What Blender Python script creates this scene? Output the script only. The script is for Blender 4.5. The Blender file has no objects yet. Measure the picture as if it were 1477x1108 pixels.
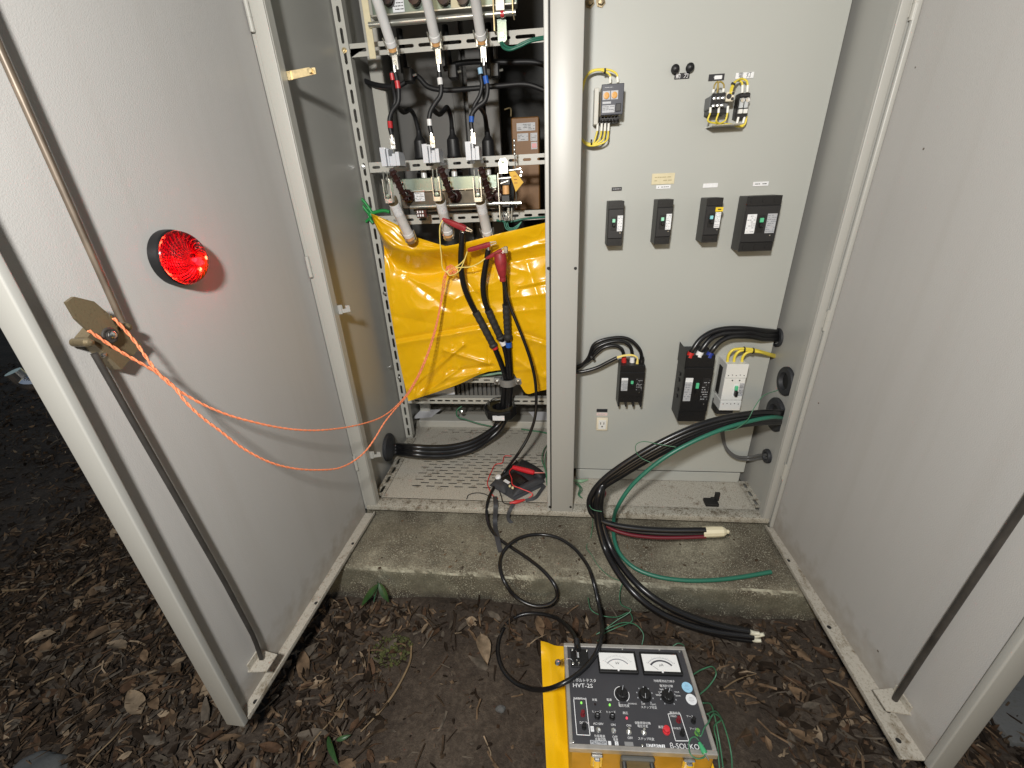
import bpy, bmesh, math, random
from math import sin, cos, pi, radians, sqrt, exp
from mathutils import Vector, Matrix, Euler, noise
from mathutils.geometry import tessellate_polygon

random.seed(7)
S = bpy.context.scene
COL = S.collection

# ------------------------------------------------------------------ camera
F_PX = 613.95
PITCH, YAW, ROLL = radians(24.98), radians(-6.59), radians(-2.63)
CAM = Vector((0, -1.162, 1.05))
_f = Vector((sin(YAW) * cos(PITCH), cos(YAW) * cos(PITCH), -sin(PITCH)))
_r = Vector((cos(YAW), -sin(YAW), 0))
_u = _r.cross(_f)
_r2 = _r * cos(ROLL) + _u * sin(ROLL)
_u2 = _u * cos(ROLL) - _r * sin(ROLL)
cam_data = bpy.data.cameras.new('camera')
cam = bpy.data.objects.new('camera', cam_data)
COL.objects.link(cam)
cam_data.sensor_width = 36
cam_data.lens = 36 * F_PX / 1477
cam_data.clip_start = 0.01
cam_data.clip_end = 400
m = Matrix((_r2, _u2, -_f)).transposed().to_4x4()
m.translation = CAM
cam.matrix_world = m
S.camera = cam

# ------------------------------------------------------------------ light: a forest at night, lit by the worker's head lamp
W = bpy.data.worlds.new('World')
S.world = W
W.use_nodes = True
nt = W.node_tree
sky = nt.nodes.new('ShaderNodeTexSky')
sky.sky_type = 'NISHITA'
sky.sun_disc = False
sky.sun_elevation = radians(12)
sky.sun_rotation = radians(190)
bg = nt.nodes['Background']
bg.inputs['Strength'].default_value = 0.06
nt.links.new(sky.outputs[0], bg.inputs['Color'])

def point_lamp(name, loc, energy, radius, color):
    L = bpy.data.lights.new(name, 'POINT')
    L.energy = energy
    L.shadow_soft_size = radius
    L.color = color
    o = bpy.data.objects.new(name, L)
    COL.objects.link(o)
    o.location = loc
    return o
point_lamp('head_lamp', (-0.16, -1.42, 1.47), 117, 0.055, (1.0, 0.985, 0.955))

S.view_settings.view_transform = 'Standard'
S.view_settings.look = 'None'
S.view_settings.gamma = 1
S.view_settings.use_curve_mapping = False
S.view_settings.exposure = 0.0

# ------------------------------------------------------------------ helpers
def P(px, py, x=None, y=None, z=None):
    """point of the photograph -> point on a plane of the place"""
    d = _r2 * ((px - 738.5) / F_PX) - _u2 * ((py - 554) / F_PX) + _f
    ax, v = (0, x) if x is not None else (1, y) if y is not None else (2, z)
    return CAM + d * ((v - CAM[ax]) / d[ax])

def PP(q):
    return P(q[0], q[1], **{q[2]: q[3]})

def tag(o, label=None, cat=None, group=None, kind=None):
    if label: o['label'] = label
    if cat: o['category'] = cat
    if group: o['group'] = group
    if kind: o['kind'] = kind
    return o

def thing(name, label, cat, loc=(0, 0, 0), group=None, rz=0):
    o = bpy.data.objects.new(name, None)
    o.empty_display_size = 0.05
    COL.objects.link(o)
    o.location = loc
    o.rotation_euler = (0, 0, rz)
    return tag(o, label, cat, group)

def world_loc(o):
    v = Vector((0, 0, 0))
    while o is not None:
        v += o.location
        o = o.parent
    return v

class MB:
    def __init__(s):
        s.v, s.f, s.mi = [], [], []
        s.M = None
        s.idx = 0
    def add(s, vs, fs, M=None):
        b = len(s.v)
        for p in vs:
            p = Vector(p)
            if M is not None: p = M @ p
            if s.M is not None: p = s.M @ p
            s.v.append(p)
        for f in fs:
            s.f.append([b + i for i in f])
            s.mi.append(s.idx)
        return s
    def box(s, lo, hi, bev=0, seg=1, M=None):
        lo, hi = Vector(lo), Vector(hi)
        lo, hi = Vector([min(a, b) for a, b in zip(lo, hi)]), Vector([max(a, b) for a, b in zip(lo, hi)])
        bm = bmesh.new()
        bmesh.ops.create_cube(bm, size=1)
        for v in bm.verts:
            v.co = Vector([(lo[i] + hi[i]) / 2 + v.co[i] * (hi[i] - lo[i]) for i in range(3)])
        if bev:
            bmesh.ops.bevel(bm, geom=bm.edges[:], offset=bev, segments=seg, affect='EDGES', profile=0.5)
        bm.verts.index_update()
        s.add([v.co for v in bm.verts], [[v.index for v in f.verts] for f in bm.faces], M)
        bm.free()
        return s
    def cyl(s, a, b, r, r2=None, n=14, caps=True):
        a, b = Vector(a), Vector(b)
        if r2 is None: r2 = r
        d = (b - a).normalized()
        t = d.orthogonal().normalized(); w = d.cross(t)
        vs = [a + (t * cos(2 * pi * i / n) + w * sin(2 * pi * i / n)) * r for i in range(n)]
        vs += [b + (t * cos(2 * pi * i / n) + w * sin(2 * pi * i / n)) * r2 for i in range(n)]
        fs = [[i, (i + 1) % n, n + (i + 1) % n, n + i] for i in range(n)]
        if caps: fs += [list(range(n))[::-1], list(range(n, 2 * n))]
        return s.add(vs, fs)
    def lathe(s, c, axis, prof, n=24, squash=None):
        """prof: (along, radius)"""
        c, d = Vector(c), Vector(axis).normalized()
        t = d.orthogonal().normalized(); w = d.cross(t)
        vs, fs = [], []
        for h, r in prof:
            for i in range(n):
                a = 2 * pi * i / n
                vs.append(c + d * h + (t * cos(a) + w * sin(a)) * max(r, 1e-5))
        for k in range(len(prof) - 1):
            for i in range(n):
                j = (i + 1) % n
                fs.append([k * n + i, k * n + j, (k + 1) * n + j, (k + 1) * n + i])
        return s.add(vs, fs)
    def tube(s, pts, r, n=10, sub=8, smooth=True, radii=None, caps=True):
        pts = [Vector(p) for p in pts]
        rad = radii or [r] * len(pts)
        if smooth and len(pts) > 2: pts, rad = catmull(pts, rad, sub)
        N = len(pts)
        tan = [(pts[min(i + 1, N - 1)] - pts[max(i - 1, 0)]).normalized() for i in range(N)]
        nrm = tan[0].orthogonal().normalized()
        vs, fs = [], []
        for i in range(N):
            nrm = (nrm - tan[i] * nrm.dot(tan[i]))
            if nrm.length < 1e-6: nrm = tan[i].orthogonal()
            nrm.normalize()
            b = tan[i].cross(nrm)
            for k in range(n):
                a = 2 * pi * k / n
                vs.append(pts[i] + (nrm * cos(a) + b * sin(a)) * rad[i])
        for i in range(N - 1):
            for k in range(n):
                j = (k + 1) % n
                fs.append([i * n + k, i * n + j, (i + 1) * n + j, (i + 1) * n + k])
        if caps:
            fs.append(list(range(n))[::-1]); fs.append(list(range((N - 1) * n, N * n)))
        return s.add(vs, fs)
    def plate(s, O, U, V, outer, holes=(), t=0.002):
        """flat plate with real holes: 2D outlines in the (U,V) frame, thickness along U x V backwards"""
        O, U, V = Vector(O), Vector(U).normalized(), Vector(V).normalized()
        Nn = U.cross(V)
        loops = [list(outer)] + [list(h) for h in holes]
        tri = tessellate_polygon([[Vector((a, b, 0)) for a, b in l] for l in loops])
        flat = [p for l in loops for p in l]
        vs = [O + U * a + V * b for a, b in flat]
        k = len(flat)
        fs = [list(x) for x in tri]
        vs2 = [p - Nn * t for p in vs]
        fs += [[i + k for i in x][::-1] for x in tri]
        base = 0
        for l in loops:
            L = len(l)
            for i in range(L):
                j = (i + 1) % L
                fs.append([base + i, base + j, k + base + j, k + base + i])
            base += L
        return s.add(vs + vs2, fs)
    def prism(s, O, U, V, outline, t): return s.plate(O, U, V, outline, (), t)
    def build(s, name, mat, parent=None, smooth=30, label=None):
        off = world_loc(parent) if parent is not None else Vector((0, 0, 0))
        me = bpy.data.meshes.new(name)
        me.from_pydata([p - off for p in s.v], [], s.f)
        for mt in (mat if isinstance(mat, (list, tuple)) else [mat]): me.materials.append(mt)
        if any(s.mi): me.polygons.foreach_set('material_index', s.mi)
        bm = bmesh.new(); bm.from_mesh(me)
        bmesh.ops.recalc_face_normals(bm, faces=bm.faces[:])
        bm.to_mesh(me); bm.free()
        if smooth:
            me.shade_smooth(); me.set_sharp_from_angle(angle=radians(smooth))
        me.update()
        o = bpy.data.objects.new(name, me)
        COL.objects.link(o)
        if parent is not None: o.parent = parent
        if label: o['label'] = label
        return o

def catmull(pts, rad, sub):
    out, orad = [], []
    n = len(pts)
    for i in range(n - 1):
        p0, p1, p2, p3 = pts[max(i - 1, 0)], pts[i], pts[i + 1], pts[min(i + 2, n - 1)]
        if i == 0: p0 = p1 * 2 - p2
        if i == n - 2: p3 = p2 * 2 - p1
        l = [max((b - a).length, 1e-5) ** 0.5 for a, b in ((p0, p1), (p1, p2), (p2, p3))]
        m1 = ((p1 - p0) / l[0] - (p2 - p0) / (l[0] + l[1]) + (p2 - p1) / l[1]) * l[1]
        m2 = ((p2 - p1) / l[1] - (p3 - p1) / (l[1] + l[2]) + (p3 - p2) / l[2]) * l[1]
        for k in range(sub):
            t = k / sub
            t2, t3 = t * t, t * t * t
            out.append(p1 * (2 * t3 - 3 * t2 + 1) + m1 * (t3 - 2 * t2 + t) + p2 * (-2 * t3 + 3 * t2) + m2 * (t3 - t2))
            orad.append(rad[i] * (1 - t) + rad[i + 1] * t)
    out.append(pts[-1]); orad.append(rad[-1])
    return out, orad

def slot(u, v, hl, hw, along='u', k=3):
    pts = []
    for c, a0 in ((hl - hw, -pi / 2), (-(hl - hw), pi / 2)):
        for i in range(k + 1):
            a = a0 + pi * i / k
            p = (c + hw * cos(a), hw * sin(a))
            pts.append(p if along == 'u' else (-p[1], p[0]))
    return [(u + a, v + b) for a, b in pts]

def rectp(a, b, c, d): return [(a, b), (c, b), (c, d), (a, d)]

def rect_of(tl, tr, bl, br, y):
    """photo corners on the plane y -> centre x, centre z, width, height"""
    q = [P(*k, y=y) for k in (tl, tr, bl, br)]
    w = ((q[1] - q[0]).length + (q[3] - q[2]).length) / 2
    h = ((q[2] - q[0]).length + (q[3] - q[1]).length) / 2
    c = sum(q, Vector()) / 4
    return c.x, c.z, w, h

def text_obj(body, size, M, mat, parent, name='lettering', extrude=0.0, sx=1.0):
    cu = bpy.data.curves.new(name, 'FONT')
    cu.body = body; cu.size = size; cu.align_x = 'CENTER'; cu.align_y = 'CENTER'
    cu.resolution_u = 2
    t = bpy.data.objects.new(name, cu)
    COL.objects.link(t)
    bpy.context.view_layer.update()
    me = bpy.data.meshes.new_from_object(t.evaluated_get(bpy.context.evaluated_depsgraph_get()))
    bpy.data.objects.remove(t); bpy.data.curves.remove(cu)
    off = world_loc(parent)
    Ms = Matrix.Diagonal((sx, 1, 1, 1))
    me.transform(Matrix.Translation(-off) @ M @ Ms)
    me.materials.clear(); me.materials.append(mat)
    o = bpy.data.objects.new(name, me)
    COL.objects.link(o); o.parent = parent
    return o

def front_matrix(x, y, z):
    """text plane facing -y"""
    return Matrix(((1, 0, 0, x), (0, 0, -1, y), (0, 1, 0, z), (0, 0, 0, 1)))

# ------------------------------------------------------------------ materials
def new_mat(name):
    mt = bpy.data.materials.new(name); mt.use_nodes = True
    return mt, mt.node_tree.nodes, mt.node_tree.links, mt.node_tree.nodes['Principled BSDF']

def simple(name, c, rough=0.5, metal=0.0, spec=0.5, emit=None, estr=0, trans=0, coat=0, bump=0, bscale=200, var=0.0, vscale=8):
    mt, n, l, b = new_mat(name)
    b.inputs['Base Color'].default_value = (*c, 1)
    b.inputs['Roughness'].default_value = rough
    b.inputs['Metallic'].default_value = metal
    b.inputs['Specular IOR Level'].default_value = spec
    b.inputs['Transmission Weight'].default_value = trans
    b.inputs['Coat Weight'].default_value = coat
    if emit:
        b.inputs['Emission Color'].default_value = (*emit, 1)
        b.inputs['Emission Strength'].default_value = estr
    if bump or var:
        tc = n.new('ShaderNodeTexCoord')
    if bump:
        t = n.new('ShaderNodeTexNoise'); t.inputs['Scale'].default_value = bscale
        t.inputs['Detail'].default_value = 3
        bp = n.new('ShaderNodeBump'); bp.inputs['Strength'].default_value = bump; bp.inputs['Distance'].default_value = 0.001
        l.new(tc.outputs['Object'], t.inputs['Vector'])
        l.new(t.outputs['Fac'], bp.inputs['Height']); l.new(bp.outputs[0], b.inputs['Normal'])
    if var:
        t = n.new('ShaderNodeTexNoise'); t.inputs['Scale'].default_value = vscale; t.inputs['Detail'].default_value = 5
        l.new(tc.outputs['Object'], t.inputs['Vector'])
        cr = n.new('ShaderNodeValToRGB')
        cr.color_ramp.elements[0].position = 0.3; cr.color_ramp.elements[1].position = 0.7
        cr.color_ramp.elements[0].color = (*[max(0, k * (1 - var)) for k in c], 1)
        cr.color_ramp.elements[1].color = (*[min(1, k * (1 + var)) for k in c], 1)
        l.new(t.outputs['Fac'], cr.inputs[0]); l.new(cr.outputs[0], b.inputs['Base Color'])
    return mt

def dirty(name, c, dirt, amount=0.4, scale=40, rough=0.55, fine=260, fine_amt=0.3, bump=0.15, smear=None, streak=False):
    """painted or cast surface with grime: noise-masked dirt over a base colour"""
    mt, n, l, b = new_mat(name)
    tc = n.new('ShaderNodeTexCoord')
    mp = n.new('ShaderNodeMapping')
    l.new(tc.outputs['Object'], mp.inputs['Vector'])
    if smear: mp.inputs['Scale'].default_value = smear
    a = n.new('ShaderNodeTexNoise'); a.inputs['Scale'].default_value = scale; a.inputs['Detail'].default_value = 8; a.inputs['Roughness'].default_value = 0.7
    l.new(mp.outputs[0], a.inputs['Vector'])
    r1 = n.new('ShaderNodeValToRGB')
    r1.color_ramp.elements[0].position = 0.72 - 0.42 * amount
    r1.color_ramp.elements[1].position = 0.80 - 0.25 * amount
    l.new(a.outputs['Fac'], r1.inputs[0])
    f = n.new('ShaderNodeTexNoise'); f.inputs['Scale'].default_value = fine; f.inputs['Detail'].default_value = 4
    l.new(tc.outputs['Object'], f.inputs['Vector'])
    r2 = n.new('ShaderNodeValToRGB')
    r2.color_ramp.elements[0].position = 0.62 - 0.2 * fine_amt
    r2.color_ramp.elements[1].position = 0.72 - 0.1 * fine_amt
    l.new(f.outputs['Fac'], r2.inputs[0])
    mx = n.new('ShaderNodeMath'); mx.operation = 'MULTIPLY_ADD'
    mx.use_clamp = True
    l.new(r2.outputs[0], mx.inputs[0]); mx.inputs[1].default_value = fine_amt; 
    l.new(r1.outputs[0], mx.inputs[2])
    mix = n.new('ShaderNodeMix'); mix.data_type = 'RGBA'
    mix.inputs['A'].default_value = (*c, 1); mix.inputs['B'].default_value = (*dirt, 1)
    sc = n.new('ShaderNodeMath'); sc.operation = 'MULTIPLY'; sc.inputs[1].default_value = 0.88
    l.new(mx.outputs[0], sc.inputs[0]); l.new(sc.outputs[0], mix.inputs['Factor'])
    l.new(mix.outputs['Result'], b.inputs['Base Color'])
    rr = n.new('ShaderNodeMapRange'); rr.inputs['To Min'].default_value = rough; rr.inputs['To Max'].default_value = min(1, rough + 0.35)
    l.new(mx.outputs[0], rr.inputs['Value']); l.new(rr.outputs[0], b.inputs['Roughness'])
    bp = n.new('ShaderNodeBump'); bp.inputs['Strength'].default_value = bump; bp.inputs['Distance'].default_value = 0.002
    l.new(f.outputs['Fac'], bp.inputs['Height']); l.new(bp.outputs[0], b.inputs['Normal'])
    return mt

PAINT_C = (0.375, 0.370, 0.342)
DUST = (0.10, 0.085, 0.06)
PAINT = dirty('cabinet_paint', PAINT_C, (0.34, 0.32, 0.27), 0.05, 3, 0.38, 900, 0.08, 0.10)
PAINT_SPECK = dirty('door_paint', (0.425, 0.412, 0.392), (0.33, 0.305, 0.27), 0.05, 2.2, 0.40, 520, 0.22, 0.22)
def door_wear(mt):
    """a few chips, faint runs and a little mud low down on the enamel"""
    n, l = mt.node_tree.nodes, mt.node_tree.links
    b = n['Principled BSDF']
    src = b.inputs['Base Color'].links[0].from_socket
    tc = n.new('ShaderNodeTexCoord')
    vo = n.new('ShaderNodeTexVoronoi'); vo.inputs['Scale'].default_value = 11
    l.new(tc.outputs['Object'], vo.inputs['Vector'])
    lt = n.new('ShaderNodeMath'); lt.operation = 'LESS_THAN'; lt.inputs[1].default_value = 0.030; l.new(vo.outputs['Distance'], lt.inputs[0])
    sp = n.new('ShaderNodeSeparateColor'); l.new(vo.outputs['Color'], sp.inputs[0])
    gt = n.new('ShaderNodeMath'); gt.operation = 'GREATER_THAN'; gt.inputs[1].default_value = 0.80; l.new(sp.outputs[0], gt.inputs[0])
    mu = n.new('ShaderNodeMath'); mu.operation = 'MULTIPLY'; l.new(lt.outputs[0], mu.inputs[0]); l.new(gt.outputs[0], mu.inputs[1])
    mp = n.new('ShaderNodeMapping'); mp.inputs['Scale'].default_value = (14, 14, 0.7); l.new(tc.outputs['Object'], mp.inputs['Vector'])
    st = n.new('ShaderNodeTexNoise'); st.inputs['Scale'].default_value = 1.6; st.inputs['Detail'].default_value = 6; l.new(mp.outputs[0], st.inputs['Vector'])
    sr = n.new('ShaderNodeMapRange'); sr.inputs['From Min'].default_value = 0.50; sr.inputs['From Max'].default_value = 0.78; sr.inputs['To Max'].default_value = 0.11; l.new(st.outputs['Fac'], sr.inputs['Value'])
    oz = n.new('ShaderNodeSeparateXYZ'); l.new(tc.outputs['Object'], oz.inputs[0])
    mn = n.new('ShaderNodeTexNoise'); mn.inputs['Scale'].default_value = 30; mn.inputs['Detail'].default_value = 7; l.new(tc.outputs['Object'], mn.inputs['Vector'])
    ma = n.new('ShaderNodeMath'); ma.operation = 'MULTIPLY_ADD'; ma.inputs[1].default_value = -0.16; l.new(mn.outputs['Fac'], ma.inputs[0]); l.new(oz.outputs['Z'], ma.inputs[2])
    mr = n.new('ShaderNodeMapRange'); mr.inputs['From Min'].default_value = -0.055; mr.inputs['From Max'].default_value = 0.02; mr.inputs['To Min'].default_value = 0.55; mr.inputs['To Max'].default_value = 0.0; l.new(ma.outputs[0], mr.inputs['Value'])
    mx = n.new('ShaderNodeMath'); mx.operation = 'MAXIMUM'; l.new(sr.outputs[0], mx.inputs[0]); l.new(mr.outputs[0], mx.inputs[1])
    m1 = n.new('ShaderNodeMix'); m1.data_type = 'RGBA'; m1.inputs['B'].default_value = (0.24, 0.20, 0.15, 1)
    l.new(mx.outputs[0], m1.inputs['Factor']); l.new(src, m1.inputs['A'])
    m2 = n.new('ShaderNodeMix'); m2.data_type = 'RGBA'; m2.inputs['B'].default_value = (0.10, 0.08, 0.06, 1)
    l.new(mu.outputs[0], m2.inputs['Factor']); l.new(m1.outputs['Result'], m2.inputs['A'])
    l.new(m2.outputs['Result'], b.inputs['Base Color'])
door_wear(PAINT_SPECK)
PANEL_MAT = dirty('panel_paint', (0.405, 0.415, 0.387), (0.36, 0.36, 0.33), 0.06, 3.5, 0.42, 800, 0.06, 0.10)
PAINT_GRIME = dirty('grimy_paint', (0.42, 0.40, 0.34), (0.10, 0.075, 0.045), 0.50, 34, 0.55, 260, 0.75, 0.3)
PAINT_POST = dirty('scuffed_paint', (0.385, 0.375, 0.335), (0.17, 0.14, 0.09), 0.14, 20, 0.42, 260, 0.12, 0.15)
PAINT_MOSS = dirty('door_foot_paint', (0.42, 0.39, 0.33), (0.14, 0.105, 0.06), 0.52, 22, 0.6, 240, 0.5, 0.3, smear=(1, .6, 1))
FLOOR_MAT = dirty('dusty_floor_paint', (0.46, 0.435, 0.372), (0.16, 0.125, 0.085), 0.36, 24, 0.6, 240, 0.65, 0.2)
BASE_MAT = dirty('base_channel_paint', (0.22, 0.21, 0.18), (0.07, 0.06, 0.045), 0.5, 20, 0.6, 200, 0.6, 0.3)
RACK = dirty('rack_paint', (0.47, 0.46, 0.41), (0.30, 0.27, 0.2), 0.15, 30, 0.4, 500, 0.2, 0.08)
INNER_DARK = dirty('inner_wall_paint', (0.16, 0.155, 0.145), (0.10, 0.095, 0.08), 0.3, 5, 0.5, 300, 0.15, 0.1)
ZINC = dirty('zinc_plate', (0.62, 0.62, 0.56), (0.28, 0.30, 0.22), 0.3, 40, 0.28, 300, 0.2, 0.05)
ZINC.node_tree.nodes['Principled BSDF'].inputs['Metallic'].default_value = 0.85
ZINC_GREEN = dirty('green_zinc_plate', (0.30, 0.36, 0.30), (0.16, 0.14, 0.08), 0.35, 30, 0.3, 200, 0.2, 0.05)
ZINC_GREEN.node_tree.nodes['Principled BSDF'].inputs['Metallic'].default_value = 0.7
ZINC_YEL = simple('yellow_zinc', (0.62, 0.50, 0.28), 0.35, 0.8, var=0.25, vscale=60)
STEEL = simple('bright_steel', (0.75, 0.75, 0.73), 0.25, 1.0, var=0.15, vscale=80)
CHROME = simple('chrome', (0.85, 0.85, 0.86), 0.12, 1.0)
BRONZE = dirty('aged_bronze', (0.22, 0.175, 0.105), (0.09, 0.07, 0.045), 0.35, 45, 0.42, 300, 0.3, 0.15)
BRONZE.node_tree.nodes['Principled BSDF'].inputs['Metallic'].default_value = 0.6
ROD_MAT = simple('bronze_rod', (0.13, 0.10, 0.072), 0.45, 0.35, var=0.3, vscale=25)
ROD_DARK = simple('dark_rod', (0.050, 0.045, 0.040), 0.5, 0.3, var=0.3, vscale=25)
BLACK_CABLE = simple('black_cable_sheath', (0.007, 0.007, 0.008), 0.30, 0, 0.55, bump=0.1, bscale=90)
BLACK_MATT = simple('matt_black_cable', (0.013, 0.013, 0.014), 0.5, 0, 0.45, bump=0.1, bscale=90)
BLACK_PLASTIC = simple('black_plastic', (0.0065, 0.0065, 0.007), 0.45, 0, 0.5, bump=0.12, bscale=700)
DGREY_PLASTIC = simple('dark_grey_plastic', (0.015, 0.015, 0.016), 0.45, 0, 0.5, bump=0.12, bscale=700)
SIDE_PLASTIC = simple('grey_brown_plastic', (0.036, 0.035, 0.033), 0.5, 0, 0.5, bump=0.1, bscale=500)
WHITE_PLASTIC = simple('white_plastic', (0.70, 0.70, 0.67), 0.35, 0, 0.5, var=0.04)
CREAM_PLASTIC = simple('cream_plastic', (0.70, 0.64, 0.50), 0.4)
GREY_RUBBER = simple('grey_rubber', (0.022, 0.023, 0.026), 0.6, bump=0.2, bscale=150)
HEAT_SHRINK = simple('grey_heat_shrink', (0.028, 0.027, 0.026), 0.62, bump=0.35, bscale=120)
WHITE = simple('white_print', (0.80, 0.80, 0.80), 0.5)
INK = simple('black_print', (0.02, 0.02, 0.02), 0.6)
PRINT_GREY = simple('grey_print', (0.16, 0.17, 0.20), 0.6)
LABEL_WHITE = simple('label_paper', (0.74, 0.75, 0.76), 0.45, var=0.05, vscale=150)
LABEL_GREY = simple('label_grey', (0.40, 0.41, 0.43), 0.4, var=0.1, vscale=200)
LABEL_CREAM = simple('cream_sticker', (0.62, 0.55, 0.36), 0.5, var=0.06, vscale=60)
PLATE_BLACK = simple('black_name_plate', (0.02, 0.021, 0.026), 0.35)
GREEN_ON = simple('green_toggle', (0.10, 0.50, 0.26), 0.35)
GREEN_PALE = simple('pale_green_toggle', (0.32, 0.72, 0.50), 0.35)
CYAN_ON = simple('pale_blue_toggle', (0.25, 0.62, 0.68), 0.35)
YEL_LABEL = simple('yellow_label', (0.78, 0.56, 0.03), 0.4)
RED_CAP = simple('red_cap', (0.50, 0.025, 0.02), 0.4)
WHITE_CAP = simple('white_cap', (0.75, 0.75, 0.74), 0.4)
BLUE_CAP = simple('blue_cap', (0.015, 0.035, 0.26), 0.4)
BLUE_TAPE = simple('blue_tape', (0.02, 0.10, 0.42), 0.35)
RED_TAPE = simple('red_tape', (0.50, 0.03, 0.035), 0.35)
YEL_WIRE = simple('yellow_wire', (0.72, 0.58, 0.06), 0.4)
YEL_PALE_WIRE = simple('pale_yellow_wire', (0.80, 0.64, 0.18), 0.4)
WHITE_SLEEVE = simple('white_sleeve', (0.78, 0.77, 0.72), 0.4)
GREEN_CABLE = simple('green_cable', (0.020, 0.135, 0.088), 0.38, bump=0.08, bscale=90)
GREEN_WIRE = simple('green_wire', (0.05, 0.17, 0.09), 0.45)
GREEN_STRING = simple('green_string', (0.015, 0.26, 0.055), 0.45, bump=0.2, bscale=200)
ROPE_MAT = simple('orange_cord', (0.86, 0.27, 0.125), 0.6, bump=0.6, bscale=500, var=0.15, vscale=120)
RED_CLIP = simple('red_clip_sleeve', (0.30, 0.022, 0.028), 0.5, bump=0.15, bscale=300, var=0.2, vscale=60)
RED_LEAD = simple('red_test_lead', (0.62, 0.03, 0.03), 0.35)
MAROON_CABLE = simple('dark_red_cable', (0.12, 0.010, 0.018), 0.32)
TAPE_CREAM = simple('cream_tape', (0.66, 0.60, 0.42), 0.55, bump=0.5, bscale=120)
FUSE_GREY = simple('fuse_tube_ceramic', (0.74, 0.74, 0.73), 0.5, var=0.05, vscale=30)
CHUTE = simple('arc_chute_plastic', (0.66, 0.68, 0.72), 0.35, trans=0.15)
BROWN_RESIN = simple('brown_resin', (0.030, 0.012, 0.010), 0.25, var=0.25, vscale=40)
PORCELAIN = simple('white_insulator', (0.72, 0.72, 0.70), 0.2)
BROWN_PLATE = simple('brown_coated_plate', (0.10, 0.085, 0.062), 0.4, 0.5, var=0.3, vscale=30)
ORANGE_BOX = simple('orange_case', (0.23, 0.10, 0.018), 0.5, var=0.1, vscale=12)  # orange darkened to stand for the dimness deep in the bay
PAPER = simple('paper', (0.72, 0.72, 0.74), 0.7)
BRASS = simple('copper_winding', (0.75, 0.42, 0.17), 0.5, var=0.1, vscale=200)
TESTER_FACE = simple('tester_face', (0.042, 0.042, 0.047), 0.5, bump=0.1, bscale=900, var=0.08, vscale=14)
TESTER_RIM = simple('aluminium_rim', (0.42, 0.40, 0.37), 0.45, 0.6, var=0.15, vscale=40)
TESTER_CASE = simple('case_mat_reflection', (0.40, 0.23, 0.03), 0.4, 0.25, var=0.25, vscale=14)  # amber colour stands for the yellow mat mirrored in the metal sides
STICK_BLUE = simple('pale_blue_sticker', (0.32, 0.58, 0.76), 0.4, var=0.08, vscale=160)
LED_GREEN = simple('green_led', (0.2, 0.6, 0.1), 0.3, emit=(0.35, 1.0, 0.15), estr=0.6)
LED_RED = simple('red_led', (0.7, 0.05, 0.1), 0.3, emit=(1.0, 0.1, 0.16), estr=0.7)
RED_KNOB = simple('red_button', (0.62, 0.03, 0.04), 0.35)
POUCH = simple('nylon_pouch', (0.042, 0.043, 0.047), 0.65, bump=0.5, bscale=420, var=0.15, vscale=18)
HOLE = simple('flat_black', (0.008, 0.008, 0.008), 0.7)  # plain black, also stands for shade in gaps, slots and holes
GREEN_LEAF = simple('fresh_leaf', (0.020, 0.058, 0.014), 0.4, var=0.3, vscale=40)
STONE_MAT = dirty('grey_stone', (0.085, 0.085, 0.082), (0.06, 0.055, 0.04), 0.3, 14, 0.85, 160, 0.4, 0.5)
LITTER = [simple('leaf_brown_%s' % k, c, 0.8, spec=0.12, var=0.45, vscale=45) for k, c in (
    ('dark', (0.022, 0.015, 0.010)), ('mid', (0.052, 0.035, 0.022)), ('tan', (0.130, 0.086, 0.052)),
    ('grey', (0.095, 0.078, 0.060)), ('rust', (0.072, 0.042, 0.025)), ('pale', (0.22, 0.165, 0.110)))]
MOSSY = simple('mossy_clump', (0.06, 0.065, 0.015), 0.8, var=0.4, vscale=60)

def sheet_mat():
    mt, n, l, b = new_mat('yellow_vinyl')
    tc = n.new('ShaderNodeTexCoord')
    a = n.new('ShaderNodeTexNoise'); a.inputs['Scale'].default_value = 9; a.inputs['Detail'].default_value = 3; a.inputs['Distortion'].default_value = 0.6
    w = n.new('ShaderNodeTexNoise'); w.inputs['Scale'].default_value = 320; w.inputs['Detail'].default_value = 2
    l.new(tc.outputs['Object'], a.inputs['Vector']); l.new(tc.outputs['Object'], w.inputs['Vector'])
    cr = n.new('ShaderNodeValToRGB')
    cr.color_ramp.elements[0].color = (0.80, 0.44, 0.004, 1); cr.color_ramp.elements[1].color = (0.86, 0.50, 0.006, 1)
    l.new(a.outputs['Fac'], cr.inputs[0]); l.new(cr.outputs[0], b.inputs['Base Color'])
    b1 = n.new('ShaderNodeBump'); b1.inputs['Strength'].default_value = 0.10; b1.inputs['Distance'].default_value = 0.010
    l.new(a.outputs['Fac'], b1.inputs['Height'])
    b2 = n.new('ShaderNodeBump'); b2.inputs['Strength'].default_value = 0.12; b2.inputs['Distance'].default_value = 0.0008
    l.new(w.outputs['Fac'], b2.inputs['Height']); l.new(b1.outputs[0], b2.inputs['Normal'])
    l.new(b2.outputs[0], b.inputs['Normal'])
    b.inputs['Roughness'].default_value = 0.24
    b.inputs['Specular IOR Level'].default_value = 0.6
    return mt
VINYL = sheet_mat()

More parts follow.
